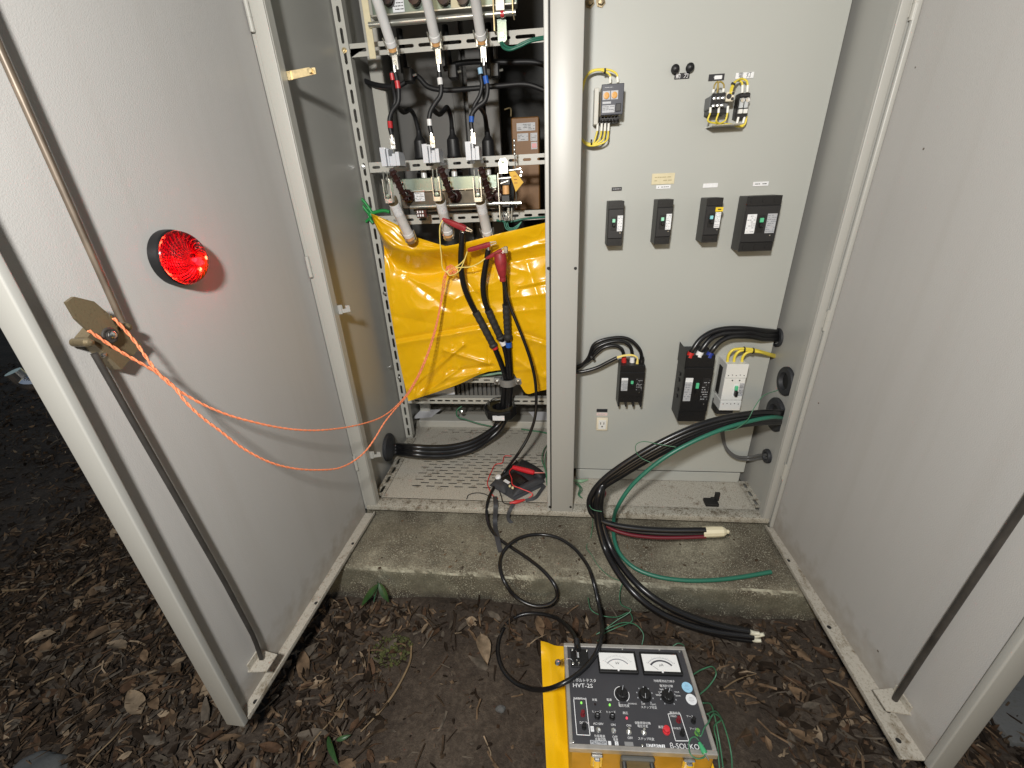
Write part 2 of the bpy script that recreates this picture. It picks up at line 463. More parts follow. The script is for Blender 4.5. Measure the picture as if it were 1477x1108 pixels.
def soil_mat():
    mt, n, l, b = new_mat('forest_soil')
    tc = n.new('ShaderNodeTexCoord')
    a = n.new('ShaderNodeTexNoise'); a.inputs['Scale'].default_value = 5; a.inputs['Detail'].default_value = 8; a.inputs['Roughness'].default_value = 0.7
    f = n.new('ShaderNodeTexNoise'); f.inputs['Scale'].default_value = 70; f.inputs['Detail'].default_value = 6; f.inputs['Roughness'].default_value = 0.75
    for q in (a, f): l.new(tc.outputs['Object'], q.inputs['Vector'])
    cr = n.new('ShaderNodeValToRGB')
    e = cr.color_ramp.elements
    e[0].position = 0.3; e[0].color = (0.020, 0.014, 0.010, 1)
    e[1].position = 0.72; e[1].color = (0.135, 0.104, 0.076, 1)
    x = e.new(0.5); x.color = (0.054, 0.040, 0.029, 1)
    mx = n.new('ShaderNodeMix'); mx.data_type = 'FLOAT'; mx.inputs['Factor'].default_value = 0.55
    l.new(a.outputs['Fac'], mx.inputs['A']); l.new(f.outputs['Fac'], mx.inputs['B'])
    l.new(mx.outputs['Result'], cr.inputs[0]); l.new(cr.outputs[0], b.inputs['Base Color'])
    b.inputs['Roughness'].default_value = 0.85
    b.inputs['Specular IOR Level'].default_value = 0.3
    bp = n.new('ShaderNodeBump'); bp.inputs['Strength'].default_value = 0.8; bp.inputs['Distance'].default_value = 0.01
    l.new(f.outputs['Fac'], bp.inputs['Height']); l.new(bp.outputs[0], b.inputs['Normal'])
    return mt
SOIL = soil_mat()

def concrete_mat():
    mt, n, l, b = new_mat('weathered_concrete')
    tc = n.new('ShaderNodeTexCoord')
    def nz(s, d=6, r=0.65):
        t = n.new('ShaderNodeTexNoise'); t.inputs['Scale'].default_value = s; t.inputs['Detail'].default_value = d; t.inputs['Roughness'].default_value = r
        l.new(tc.outputs['Object'], t.inputs['Vector']); return t
    big, mid, fine = nz(3.2), nz(16), nz(190, 4, 0.8)
    cr = n.new('ShaderNodeValToRGB'); e = cr.color_ramp.elements
    e[0].position = 0.34; e[0].color = (0.060, 0.056, 0.038, 1)
    e[1].position = 0.66; e[1].color = (0.46, 0.43, 0.32, 1)
    x = e.new(0.5); x.color = (0.205, 0.182, 0.130, 1)
    m1 = n.new('ShaderNodeMix'); m1.data_type = 'FLOAT'; m1.inputs['Factor'].default_value = 0.45
    l.new(big.outputs['Fac'], m1.inputs['A']); l.new(mid.outputs['Fac'], m1.inputs['B'])
    m2 = n.new('ShaderNodeMix'); m2.data_type = 'FLOAT'; m2.inputs['Factor'].default_value = 0.50
    l.new(m1.outputs['Result'], m2.inputs['A']); l.new(fine.outputs['Fac'], m2.inputs['B'])
    l.new(m2.outputs['Result'], cr.inputs[0])
    g = n.new('ShaderNodeNewGeometry'); sp = n.new('ShaderNodeSeparateXYZ'); l.new(g.outputs['True Normal'], sp.inputs[0])
    # dark green film on the upright faces
    up = n.new('ShaderNodeMapRange'); up.inputs['From Min'].default_value = 0.3; up.inputs['From Max'].default_value = 0.8
    up.inputs['To Min'].default_value = 0.62; up.inputs['To Max'].default_value = 0.0
    l.new(sp.outputs['Z'], up.inputs['Value'])
    ms = n.new('ShaderNodeMix'); ms.data_type = 'RGBA'; ms.inputs['B'].default_value = (0.090, 0.090, 0.062, 1)
    l.new(up.outputs[0], ms.inputs['Factor']); l.new(cr.outputs[0], ms.inputs['A'])
    # brown soil stains in broad patches on the top
    st = nz(4.5, 5, 0.6); rs = n.new('ShaderNodeValToRGB'); rs.color_ramp.elements[0].position = 0.43; rs.color_ramp.elements[1].position = 0.60
    l.new(st.outputs['Fac'], rs.inputs[0])
    k1 = n.new('ShaderNodeMath'); k1.operation = 'MULTIPLY'; k1.inputs[1].default_value = 0.72; l.new(rs.outputs[0], k1.inputs[0])
    m3 = n.new('ShaderNodeMix'); m3.data_type = 'RGBA'; m3.inputs['B'].default_value = (0.070, 0.054, 0.036, 1)
    l.new(k1.outputs[0], m3.inputs['Factor']); l.new(ms.outputs['Result'], m3.inputs['A'])
    # soil splashed up the foot of the face
    so = n.new('ShaderNodeSeparateXYZ'); l.new(tc.outputs['Object'], so.inputs[0])
    sn = nz(22, 5, 0.7)
    zz = n.new('ShaderNodeMath'); zz.operation = 'MULTIPLY_ADD'; zz.inputs[1].default_value = 0.14; l.new(sn.outputs['Fac'], zz.inputs[0]); l.new(so.outputs['Z'], zz.inputs[2])
    sz = n.new('ShaderNodeMapRange'); sz.inputs['From Min'].default_value = -0.075; sz.inputs['From Max'].default_value = -0.030
    sz.inputs['To Min'].default_value = 0.85; sz.inputs['To Max'].default_value = 0.0
    l.new(zz.outputs[0], sz.inputs['Value'])
    m5 = n.new('ShaderNodeMix'); m5.data_type = 'RGBA'; m5.inputs['B'].default_value = (0.055, 0.042, 0.030, 1)
    l.new(sz.outputs[0], m5.inputs['Factor']); l.new(m3.outputs['Result'], m5.inputs['A'])
    # pale lichen specks, thickest on the worn edge
    vs_ = nz(260, 3, 0.6); v2 = nz(9, 4, 0.7)
    rv = n.new('ShaderNodeValToRGB'); rv.color_ramp.elements[0].position = 0.56; rv.color_ramp.elements[1].position = 0.63
    l.new(vs_.outputs['Fac'], rv.inputs[0])
    r2 = n.new('ShaderNodeValToRGB'); r2.color_ramp.elements[0].position = 0.36; r2.color_ramp.elements[1].position = 0.58
    l.new(v2.outputs['Fac'], r2.inputs[0])
    k2 = n.new('ShaderNodeMath'); k2.operation = 'MULTIPLY'; l.new(rv.outputs[0], k2.inputs[0]); l.new(r2.outputs[0], k2.inputs[1])
    ed = n.new('ShaderNodeMapRange'); ed.inputs['From Min'].default_value = 0.12; ed.inputs['From Max'].default_value = 0.0
    dz = n.new('ShaderNodeMath'); dz.operation = 'SUBTRACT'; dz.inputs[1].default_value = 0.66; l.new(sp.outputs['Z'], dz.inputs[0])
    ab = n.new('ShaderNodeMath'); ab.operation = 'ABSOLUTE'; l.new(dz.outputs[0], ab.inputs[0])
    ed.inputs['From Min'].default_value = 0.24; ed.inputs['From Max'].default_value = 0.05
    l.new(ab.outputs[0], ed.inputs['Value'])
    k3 = n.new('ShaderNodeMath'); k3.operation = 'MULTIPLY'; l.new(ed.outputs[0], k3.inputs[0]); l.new(r2.outputs[0], k3.inputs[1])
    k4 = n.new('ShaderNodeMath'); k4.operation = 'MAXIMUM'; l.new(k2.outputs[0], k4.inputs[0]); l.new(k3.outputs[0], k4.inputs[1])
    k5 = n.new('ShaderNodeMath'); k5.operation = 'MULTIPLY'; k5.inputs[1].default_value = 0.8; l.new(k4.outputs[0], k5.inputs[0])
    m4 = n.new('ShaderNodeMix'); m4.data_type = 'RGBA'; m4.inputs['B'].default_value = (0.52, 0.50, 0.38, 1)
    l.new(k5.outputs[0], m4.inputs['Factor']); l.new(m5.outputs['Result'], m4.inputs['A'])
    l.new(m4.outputs['Result'], b.inputs['Base Color'])
    b.inputs['Roughness'].default_value = 0.9
    bp = n.new('ShaderNodeBump'); bp.inputs['Strength'].default_value = 0.9; bp.inputs['Distance'].default_value = 0.005
    l.new(fine.outputs['Fac'], bp.inputs['Height']); l.new(bp.outputs[0], b.inputs['Normal'])
    return mt
CONCRETE = concrete_mat()

# ------------------------------------------------------------------ ground
def ground_z(x, y):
    base = -0.152 + 0.014 * max(-1, min(1.2, x)) + 0.006 * sin(3.1 * x + 1) * cos(2.3 * y)
    n1 = noise.noise(Vector((x * 3.1, y * 3.1, 0.3))) * 0.014
    n2 = noise.noise(Vector((x * 14, y * 14, 4.1))) * 0.006 + noise.noise(Vector((x * 32, y * 32, 2.2))) * 0.0035
    if -.85 < x < .9: base += .016 * exp(-((y + .27) / .05) ** 2) * (.5 + noise.noise(Vector((x * 5, .3, 7))) * 1.2)
    side = max(0, -x - 0.85)
    return base + n1 + n2 - min(0.03, side * 0.02)

def axis_values(lo, hi, step, far):
    vals = []
    v = lo
    while v <= hi + 1e-6:
        vals.append(v); v += step
    k, d = hi, step
    up = []
    while k < far:
        d *= 1.6; k += d; up.append(k)
    k, d = lo, step
    dn = []
    while k > -far:
        d *= 1.6; k -= d; dn.append(k)
    return dn[::-1] + vals + up

xs = axis_values(-2.0, 1.7, 0.016, 90)
ys = axis_values(-1.2, 0.6, 0.016, 90)
gm = MB()
vs = [(x, y, ground_z(x, y) + (noise.noise(Vector((x * 60, y * 60, 1.7))) * 0.003 if abs(x) < 2 and abs(y) < 1.5 else 0)) for y in ys for x in xs]
nx = len(xs)
gm.add(vs, [[j * nx + i, j * nx + i + 1, (j + 1) * nx + i + 1, (j + 1) * nx + i] for j in range(len(ys) - 1) for i in range(nx - 1)])
ground = tag(gm.build('ground', SOIL, smooth=80), kind='structure', label='dark bare forest soil in front of the cabinet')

# plinth
def build_plinth():
    mb = MB()
    x0, x1, y0, y1 = -0.80, 0.86, -0.25, 1.45
    nxx, prof = 260, []
    prof = [(y1, -0.03)] + [(0.75 - k * 0.05, -0.03) for k in range(0, 18)] + [(-0.11 - .01 * q, -0.03) for q in range(8)] + [(-0.19, -0.031), (-0.20, -0.0315), (-0.21, -0.032), (-0.22, -0.0325), (-0.23, -0.034), (-0.238, -0.036), (-0.244, -0.040), (-0.2475, -0.046), (-0.2495, -0.053)] + [(-0.250 - .0006 * q, -0.062 - .008 * q) for q in range(14)] + [(-0.262, -0.3)]
    vs = []
    for i in range(nxx + 1):
        x = x0 + (x1 - x0) * i / nxx
        for (y, z) in prof:
            k = 0.009 if y < 0 else 0
            d = noise.noise(Vector((x * 7, y * 9, z * 9))) * k + noise.noise(Vector((x * 34, y * 34, z * 30))) * k * 0.6 + noise.noise(Vector((x * 90, y * 90, z * 80))) * k * 0.25
            sk = 0.016 * max(0, min(1, 1 - (x + .6) / 1.2)) if y < -.2 else 0
            vs.append((x, y + sk - d * (0.8 if z < -0.035 else 0), z + d * (0.55 if y < -0.01 else 0)))
    n = len(prof)
    mb.add(vs, [[i * n + k, i * n + k + 1, (i + 1) * n + k + 1, (i + 1) * n + k] for i in range(nxx) for k in range(n - 1)])
    a = [vs[k] for k in range(n)] + [(x0, y1, -0.3)]
    mb.add(a, [list(range(n + 1))])
    a = [vs[nxx * n + k] for k in range(n)] + [(x1, y1, -0.3)]
    mb.add(a, [list(range(n + 1))])
    return tag(mb.build('concrete_plinth', CONCRETE, smooth=45), kind='structure', label='mossy grey concrete plinth under the cabinet')
build_plinth()

# ------------------------------------------------------------------ the cabinet
cab = thing('electrical_cabinet', 'open beige steel electrical cabinet on a concrete plinth with both doors swung out', 'cabinet', (0, 0, -0.03))
TOP = 2.05
# shell
MB().box((-0.715, 0.004, -0.005), (-0.692, 1.35, TOP)).build('side_wall', PAINT, cab, label='left side wall')
MB().box((0.700, 0.004, -0.005), (0.722, 1.35, TOP)).build('side_wall', PAINT, cab, label='right side wall')
MB().box((-0.715, 1.35, -0.005), (0.722, 1.37, TOP)).build('back_wall', simple('back_paint_shade', (0.05, 0.05, 0.047), 0.6), cab)  # wall colour darkened to stand for the unlit depth of the cabinet
MB().box((-0.74, -0.03, TOP), (0.745, 1.40, TOP + 0.06), 0.008).build('roof', PAINT, cab)
# base channel and sill
MB().box((-0.70, 0.030, -0.031), (0.715, 0.09, -0.009), 0.002).build('base_channel', BASE_MAT, cab)
MB().box((-0.690, -0.004, -0.004), (0.703, 0.040, 0.018), 0.003, 2).build('sill', PAINT_GRIME, cab)
# front posts
def post(x0, x1, inner):
    mb = MB().box((x0, -0.003, 0.016), (x1, 0.0025, TOP), 0.0022, 3)
    xi = x1 if inner > 0 else x0
    mb.box((xi - 0.0015, 0.002, 0.016), (xi + 0.0015, 0.028, TOP))
    mb.box((xi - 0.012 * inner, 0.026, 0.016), (xi, 0.029, TOP))
    return mb
mb = post(-0.6875, -0.6515, 1); mb.box((-0.716, 0.001, 0.016), (-0.6875, 0.003, TOP)); mb.build('front_post', PAINT_POST, cab, label='left front post')
mb = post(0.681, 0.7015, -1); mb.box((0.7015, 0.0005, 0.016), (0.726, 0.0022, TOP)); mb.build('front_post', PAINT, cab, label='right front post')
# centre pillar
pil = MB()
pil.box((-0.016, -0.002, -0.004), (0.057, 0.05, TOP), 0.0025, 2)
pillar = pil.build('centre_pillar', PAINT, cab)
MB().box((-0.030, 0.0, 0.017), (-0.0195, 0.05, TOP), 0.0015).build('pillar_flange', PAINT, cab)
MB().box((-0.0205, 0.012, 0.0165), (-0.0155, 0.02, TOP)).build('pillar_gap_shade', HOLE, cab)  # black strip standing for the dark gap beside the pillar
for px, py in ((791, 387), (830, 387), (793, 731), (823, 731)):
    q = P(px, py, y=-0.001)
    MB().lathe((q.x, -0.001, q.z), (0, -1, 0), [(0, 0.0042), (0.0025, 0.004), (0.003, 0.0)], 10).build('screw', HOLE, pillar)
# floor plates
def floor_left():
    x0, x1, y0, y1 = -0.648, -0.032, 0.041, 0.548
    holes = []
    for k in range(12):
        y = 0.112 + k * 0.0200
        off = 0.0275 * (k % 2)
        for i in range(9):
            u = -0.535 + off + i * 0.055
            if u > -0.06: continue
            holes.append(slot(u, y, 0.0185, 0.0036, 'u', 2))
    for k, y in enumerate((0.505, 0.525)):
        for i in range(8):
            holes.append(slot(-0.52 + 0.0275 * k + i * 0.055, y, 0.0185, 0.0034, 'u', 2))
    mb = MB().plate((0, 0, 0.020), (1, 0, 0), (0, 1, 0), rectp(x0, y0, x1, y1), holes, 0.002)
    return mb
floor_left().build('floor_plate', FLOOR_MAT, cab, smooth=0, label='perforated dusty floor plate of the left bay')
MB().box((-0.648, 0.045, -0.005), (-0.032, 0.55, 0.004)).build('floor_slot_shade', HOLE, cab)  # black sheet added under the plate so the slots look dark
MB().box((0.060, 0.041, -0.004), (0.676, 0.20, 0.0165)).build('floor_plate', FLOOR_MAT, cab, label='dirty floor plate of the right bay')
MB().box((-0.692, 0.30, -0.005), (0.70, 1.349, 0.0035)).build('rear_floor', FLOOR_MAT, cab)
# slotted floor angles along the side walls
def slotted(O, U, V, L, Wd, pitch, hl, hw, start=None, t=0.0022, flange=0.02, fdir=1):
    start = pitch * 0.6 if start is None else start
    holes = []
    u = start
    while u + hl < L - 0.004:
        holes.append(slot(u, 0, hl, hw, 'u', 3)); u += pitch
    mb = MB().plate(O, U, V, rectp(0, -Wd / 2, L, Wd / 2), holes, t)
    U, V = Vector(U), Vector(V); Nn = U.cross(V)
    if flange:
        e = V * (Wd / 2) * fdir
        a = Vector(O) + e - Nn * 0.0005
        mb.add([a, a + U * L, a + U * L - Nn * flange, a - Nn * flange,
                a - V * t * fdir, a + U * L - V * t * fdir, a + U * L - V * t * fdir - Nn * flange, a - V * t * fdir - Nn * flange],
               [[0, 1, 2, 3], [7, 6, 5, 4], [0, 4, 5, 1], [1, 5, 6, 2], [2, 6, 7, 3], [3, 7, 4, 0]])
    return mb
slotted((-0.656, 0.042, 0.026), (0, 1, 0), (-1, 0, 0), 0.40, 0.036, 0.060, 0.022, 0.006, flange=0).build('floor_angle', PAINT_GRIME, cab, smooth=0)
slotted((0.684, 0.042, 0.026), (0, 1, 0), (-1, 0, 0), 0.14, 0.032, 0.044, 0.015, 0.005, flange=0).build('floor_angle', PAINT_GRIME, cab, smooth=0)
# slotted rack
UPX0, UPX1, RY = -0.687, -0.655, 0.45
up = slotted(((UPX0 + UPX1) / 2, RY, 0.02), (0, 0, 1), (-1, 0, 0), TOP - 0.02, UPX1 - UPX0, 0.0535, 0.0205, 0.0048, flange=0.03, fdir=-1)
# the plate's normal must face the camera (-y): U x V = (0,0,1)x(-1,0,0) = (0,-1,0)
upright = up.build('slotted_upright', RACK, cab, smooth=0, label='slotted upright at the left of the rack')
for px, py in ((497, 73), (524, 241), (555, 423), (576, 545), (581, 578), (491, 560)):
    q = P(px, py, y=RY - 0.002) if px > 495 else P(562, 530, x=-0.69)
    MB().lathe((q.x, q.y, q.z), (0, -1, 0), [(0, 0.008), (0.003, 0.008), (0.0031, 0.0055), (0.008, 0.005), (0.0085, 0)], 8).build('bolt', STEEL if py > 100 else ZINC_YEL, upright)
def rail(z0, z1, xa, xb, pitch, hl, start, name='slotted_rail', y=RY + 0.004, lab=None):
    mb = slotted((xa, y, (z0 + z1) / 2), (1, 0, 0), (0, 0, 1), xb - xa, z1 - z0, pitch, hl, (z1 - z0) * 0.135, start=start, flange=0.025, fdir=1)
    return mb.build(name, RACK, cab, smooth=0, label=lab)
rail(1.441, 1.476, UPX1 + 0.001, -0.031, 0.076, 0.031, 0.025, lab='topmost slotted rail')
rail(1.111, 1.143, UPX1 + 0.001, -0.031, 0.048, 0.0145, 0.025, lab='middle slotted rail behind the arc chutes')
zc = P(700, 313, y=RY)
rail(zc.z - 0.016, zc.z + 0.016, UPX1 + 0.001, -0.031, 0.048, 0.0145, 0.025, lab='slotted rail behind the lower fuses')
rail(0.196, 0.225, UPX1 + 0.001, -0.031, 0.034, 0.0125, 0.045, lab='lowest slotted rail')
zd = P(700, 549, y=RY)
rail(zd.z - 0.012, zd.z + 0.012, UPX1 + 0.001, -0.031, 0.048, 0.0145, 0.025, lab='slotted rail behind the foot of the yellow sheet')
# rear stanchions and inner panels
MB().box((-0.672, 0.64, 0.02), (-0.622, 0.66, TOP), 0.002).build('rear_stanchion', RACK, cab)
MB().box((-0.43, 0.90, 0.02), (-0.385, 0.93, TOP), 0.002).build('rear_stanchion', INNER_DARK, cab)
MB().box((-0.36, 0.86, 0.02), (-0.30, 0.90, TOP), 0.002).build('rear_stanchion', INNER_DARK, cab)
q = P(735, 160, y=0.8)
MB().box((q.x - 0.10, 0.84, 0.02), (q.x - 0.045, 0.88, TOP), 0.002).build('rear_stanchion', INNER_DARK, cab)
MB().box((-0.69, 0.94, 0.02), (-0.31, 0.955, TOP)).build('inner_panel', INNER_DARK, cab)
MB().box((-0.655, 0.55, 0.003), (-0.032, 0.62, 0.052), 0.003).build('rear_channel', RACK, cab)
# mounting panel of the right bay
pn = MB()
pn.box((0.012, 0.187, 0.062), (0.684, 0.1895, TOP - 0.02), 0.001)
pn.box((0.075, 0.1855, 0.018), (0.672, 0.1885, 0.060), 0.001)
panel = pn.build('mounting_panel', PANEL_MAT, cab)
MB().box((0.012, 0.24, 0.018), (0.70, 0.243, TOP - 0.02)).build('panel_gap_shade', HOLE, cab)  # black sheet standing for the dark gap behind the panel
# tabs on the left post
def tab(px, py, w, h, mat, bolt=False):
    a = P(px, py, y=0.03)
    mb = MB()
    pts = [(0, 0), (w, h * 0.15), (w, h * 0.85), (w - h * 0.5, h * 0.9), (w - h * 0.5, h * 0.55), (w - h * .9, h * .5), (w - h * .9, h), (0, h)]
    mb.plate((-0.652, 0.032, a.z - h / 2), (1, 0, 0.08), (0, 0, 1), pts, (), 0.003)
    mb.box((-0.655, 0.0295, a.z - h / 2), (-0.640, 0.0325, a.z + h / 2))
    o = mb.build('bracket_tab', mat, cab)
    if bolt:
        MB().lathe((-0.652 + w - 0.012, 0.031, a.z + 0.006), (0, -1, 0), [(-0.006, 0.006), (0.008, 0.006), (0.0085, 0)], 8).build('bolt', ZINC_YEL, o)
tab(432, 108, 0.075, 0.018, ZINC_YEL, True)
tab(492, 447, 0.038, 0.026, PAINT)
tab(536, 657, 0.040, 0.026, PAINT)
# wall grommets
def grommet(name, c, axis, r, lab):
    mb = MB().lathe(c, axis, [(0, r), (0.006, r), (0.010, r * 0.93), (0.011, r * 0.62), (0.004, r * 0.55), (-0.004, r * 0.5)], 28)
    o = mb.build('cable_grommet', GREY_RUBBER, cab, label=lab)
    MB().lathe(Vector(c) + Vector(axis) * 0.001, axis, [(0, r * 0.56), (0.0005, 0)], 20).build('hole', HOLE, o)
    return o
gL = P(560, 645, x=-0.690)
MB().lathe((-0.691, gL.y, gL.z), (1, 0, 0), [(0, 0.058), (0.006, 0.058), (0.012, 0.054), (0.022, 0.030), (0.026, 0.018), (0.026, 0)], 32).build('cable_grommet', GREY_RUBBER, cab, label='large grey rubber grommet in the left wall')
for (px, py, r, lab) in ((1134, 550, 0.045, 'upper rubber grommet in the right wall'), (1119, 598, 0.055, 'rubber grommet holding the thick cables'), (1107, 658, 0.024, 'small grommet near the floor')):
    q = P(px, py, x=0.697)
    grommet('g', (0.6995, q.y, q.z), (-1, 0, 0), r, lab)

# ------------------------------------------------------------------ doors
class Door:
    """a door leaf in its own frame: u runs from the hinge to the free edge, w points into the cabinet's width"""
    def __init__(d, side, hinge, free, back, lip, ledge, label):
        d.side = side
        h, f = Vector((*hinge, 0)), Vector((*free, 0))
        d.L = (f - h).length
        U = (f - h).normalized(); Wv = Vector((-U.y, U.x, 0)) if side < 0 else Vector((U.y, -U.x, 0))
        d.M = Matrix(((U.x, Wv.x, 0, h.x), (U.y, Wv.y, 0, h.y), (0, 0, 1, 0), (0, 0, 0, 1)))
        zb, zt = -0.018, TOP - 0.02
        L = d.L
        d.o = d.mb().box((0, -back, zb), (L, 0, zt), 0.0015).build('door', PAINT_SPECK, cab, label=label)
        # folded free edge, standing proud of the inner skin
        d.mb().box((L - 0.013, -back + 0.001, zb - 0.001), (L + 0.0015, lip, zt), 0.003, 3).build('edge_flange', PAINT, d.o)
        # foot ledge
        mb = d.mb().plate((0, 0, zb + 0.003), (1, 0, 0), (0, 1, 0), [(0.004, 0), (L - 0.014, 0), (L - 0.014, ledge[1]), (0.004, ledge[0])], (), 0.003)
        a, b = Vector((0.004, ledge[0], zb)), Vector((L - 0.014, ledge[1], zb))
        n = Vector((0, -0.003, 0)); up = Vector((0, 0, 0.012))
        mb.add([a, b, b + n, a + n, a + up, b + up, b + n + up, a + n + up], [[0, 1, 2, 3], [4, 5, 6, 7], [0, 1, 5, 4], [1, 2, 6, 5], [2, 3, 7, 6], [3, 0, 4, 7]])
        fl = mb.build('foot_flange', PAINT_MOSS, d.o, smooth=0)
        for k in (0.22, 0.55, 0.93):
            w = (ledge[0] + (ledge[1] - ledge[0]) * k) * 0.62
            d.mb().cyl((L * k, w, zb + 0.0026), (L * k, w, zb + 0.0036), 0.005).build('hole', HOLE, fl)
    def mb(d):
        m_ = MB(); m_.M = d.M
        return m_
    def u_of(d, p):
        return (d.M.inverted() @ Vector(p)).x
DL = Door(-1, (-0.695, -0.004), (-0.716, -0.687), 0.019, 0.027, (0.037, 0.029), 'left door standing open at a right angle')
DR = Door(1, (0.716, -0.003), (0.731, -0.655), 0.036, 0.006, (0.024, 0.050), 'right door standing open at a right angle')
door_l, door_r = DL.o, DR.o
XOL = -0.709
MB().box((0.7035, -0.013, -0.012), (0.7165, -0.002, TOP - 0.02), 0.004, 3).build('edge_bead', PAINT, door_r)
def hinge(x, z, par):
    mb = MB().cyl((x, -0.007, z - 0.028), (x, -0.007, z + 0.028), 0.0052, n=12)
    mb.cyl((x, -0.007, z - 0.001), (x, -0.007, z + 0.001), 0.006, n=12)
    mb.box((x - 0.006, -0.0035, z - 0.022), (x + 0.006, -0.001, z + 0.022), 0.001)
    mb.build('hinge', PAINT_POST, par)
for (px, py) in ((364, 24), (449, 385), (514, 668)): hinge(-0.6885, P(px, py, y=-0.006).z, door_l)
for (px, py) in ((1322, 4), (1193, 462), (1133, 680)): hinge(0.7055, P(px, py, y=-0.006).z, door_r)
# locking rods
RXL = -0.692
r1, r2 = P(0, 71, x=RXL), P(176, 465, x=RXL)
MB().tube([r2, r1, r1 + (r1 - r2) * 2.2], 0.0048, 12, 3).build('locking_rod', ROD_MAT, door_l, label='upper bronze locking rod')
MB().tube([P(*k, x=RXL) for k in ((136, 510), (187, 600), (364, 915), (377, 950))] , 0.0047, 12, 3).build('locking_rod', ROD_DARK, door_l, label='lower dark locking rod')
def guide(u, dd, zb):
    mb = dd.mb().plate((u, 0, zb), (1, 0, 0), (0, 1, 0), [(-0.026, 0), (0.026, 0), (0.020, 0.044), (-0.020, 0.044)], (), 0.003)
    mb.box((u - 0.022, 0, zb - 0.002), (u + 0.022, 0.003, zb + 0.018))
    mb.build('rod_guide', PAINT_MOSS, dd.o, smooth=0)
guide(DL.u_of(P(373, 950, x=-0.70)), DL, 0.050)
guide(DR.u_of(P(1288, 1025, x=0.722)), DR, 0.028)
a = P(1477, 733, x=0.716); b = P(1352, 915, x=0.716); c = P(1283, 1021, x=0.716)
d = (a - c).normalized()
MB().tube([c - d * 0.02, b, a + d * 0.9], 0.0054, 12, 3).build('locking_rod', ROD_DARK, door_r, label='dark locking rod on the right door')
# latch of the left door
lx = -0.690
lat = [P(*k, x=lx) for k in ((155, 452), (205, 497), (176, 533), (126, 487))]
mb = MB()
def poly_prism(mb, pts3, nrm, t):
    pts3 = [Vector(p) for p in pts3]; nrm = Vector(nrm)
    n = len(pts3)
    vs = [p + nrm * 0 for p in pts3] + [p - nrm * t for p in pts3]
    mb.add(vs, [list(range(n)), list(range(n, 2 * n))[::-1]] + [[i, (i + 1) % n, n + (i + 1) % n, n + i] for i in range(n)])
poly_prism(mb, lat, (1, 0, 0), 0.022)
case = mb.build('latch_case', BRONZE, door_l, smooth=0)
mb = MB()
lev = [P(*k, x=lx + 0.010) for k in ((96, 436), (107, 428), (136, 435), (157, 453), (172, 480), (158, 500), (136, 484), (110, 460))]
poly_prism(mb, lev, (1, 0, 0), 0.005)
lever = mb.build('latch_lever', BRONZE, door_l, smooth=0)
q = P(158, 484, x=lx + 0.010)
MB().lathe(q, (1, 0, 0), [(-0.008, 0.0125), (0.001, 0.0125), (0.002, 0.011), (0.002, 0.009), (0.0005, 0.0085), (0.0005, 0)], 18).build('spindle', ROD_DARK, lever)
MB().lathe(q + Vector((0.001, 0.003, 0)), (1, 0, 0), [(0, 0.0062), (0.003, 0.0058), (0.005, 0.003), (0.0055, 0)], 8).build('spindle_screw', STEEL, lever)
for (px, py) in ((182, 472), (127, 494)):
    q = P(px, py, x=RXL + 0.008)
    MB().lathe(q - Vector((0.024, 0, 0)), (1, 0, 0), [(0, 0.0062), (0.018, 0.0062), (0.024, 0.0072), (0.029, 0.0052), (0.031, 0)], 14).build('rod_pivot', BRONZE, door_l)
for (px, py) in ((157, 457), (150, 512)):
    q = P(px, py, x=lx)
    MB().lathe(q, (1, 0, 0), [(-0.001, 0.004), (0.002, 0.003), (0.0026, 0)], 10).build('rivet', STEEL, case)
# outside handle of the left door
q = P(38, 553, x=-0.765)
MB().tube([(-0.730, q.y + 0.008, q.z), (-0.758, q.y, q.z), (-0.766, q.y, q.z + 0.004), (-0.770, q.y - 0.004, q.z + 0.02)], 0.010, 12, 4).build('handle', CHROME, door_l)

# ------------------------------------------------------------------ red warning lamp on the left door
bc = P(262, 372, x=-0.690); bc.x = XOL + 0.0005
bea = thing('warning_lamp', 'lit red dome warning lamp stuck on the left door', 'lamp', bc)
MB().lathe(bc, (1, 0, 0), [(0, 0.050), (0.010, 0.050), (0.016, 0.049), (0.018, 0.046), (0.018, 0.0)], 40).build('base', BLACK_PLASTIC, bea)
def lens_mat():
    mt, n, l, b = new_mat('red_lens')
    b.inputs['Base Color'].default_value = (0.62, 0.006, 0.03, 1)
    b.inputs['Transmission Weight'].default_value = 0.93
    b.inputs['Roughness'].default_value = 0.12
    b.inputs['IOR'].default_value = 1.4
    return mt
dome = []
for k in range(30):
    a = k / 29 * pi / 2
    rr = 0.0465 * cos(a) ** 0.72 + (0.0011 if k % 2 else 0)
    dome.append((0.019 + 0.030 * sin(a), rr if k < 29 else 0))
MB().lathe(bc, (1, 0, 0), [(0.019, 0.0)] + [(0.019, 0.044)] + dome, 40).build('lens', lens_mat(), bea, smooth=25)
mb = MB()
for k in range(26):
    a0 = 2 * pi * k / 26
    pts = [bc + Vector((0.021 + 0.018 * t, cos(a0 + t * 0.9) * 0.040 * (1 - t * 0.8), sin(a0 + t * 0.9) * 0.040 * (1 - t * 0.8))) for t in (0, .25, .5, .75, 1)]
    mb.tube(pts, 0.0012, 5, 3)
mb.build('reflector', simple('red_reflector', (0.75, 0.02, 0.03), 0.3, emit=(1, 0.01, 0.03), estr=0.10), bea)
mb = MB()
for dy, dz in ((0.010, -0.006), (0.002, -0.020), (0.022, -0.012)):
    mb.lathe(bc + Vector((0.020, dy, dz)), (1, 0, 0), [(0, 0.004), (0.007, 0.004), (0.010, 0.0025), (0.011, 0)], 10)
mb.build('light_diode', simple('diode_glow', (1, 0.3, 0.2), 0.3, emit=(1.0, 0.06, 0.04), estr=12), bea)
mb = MB()
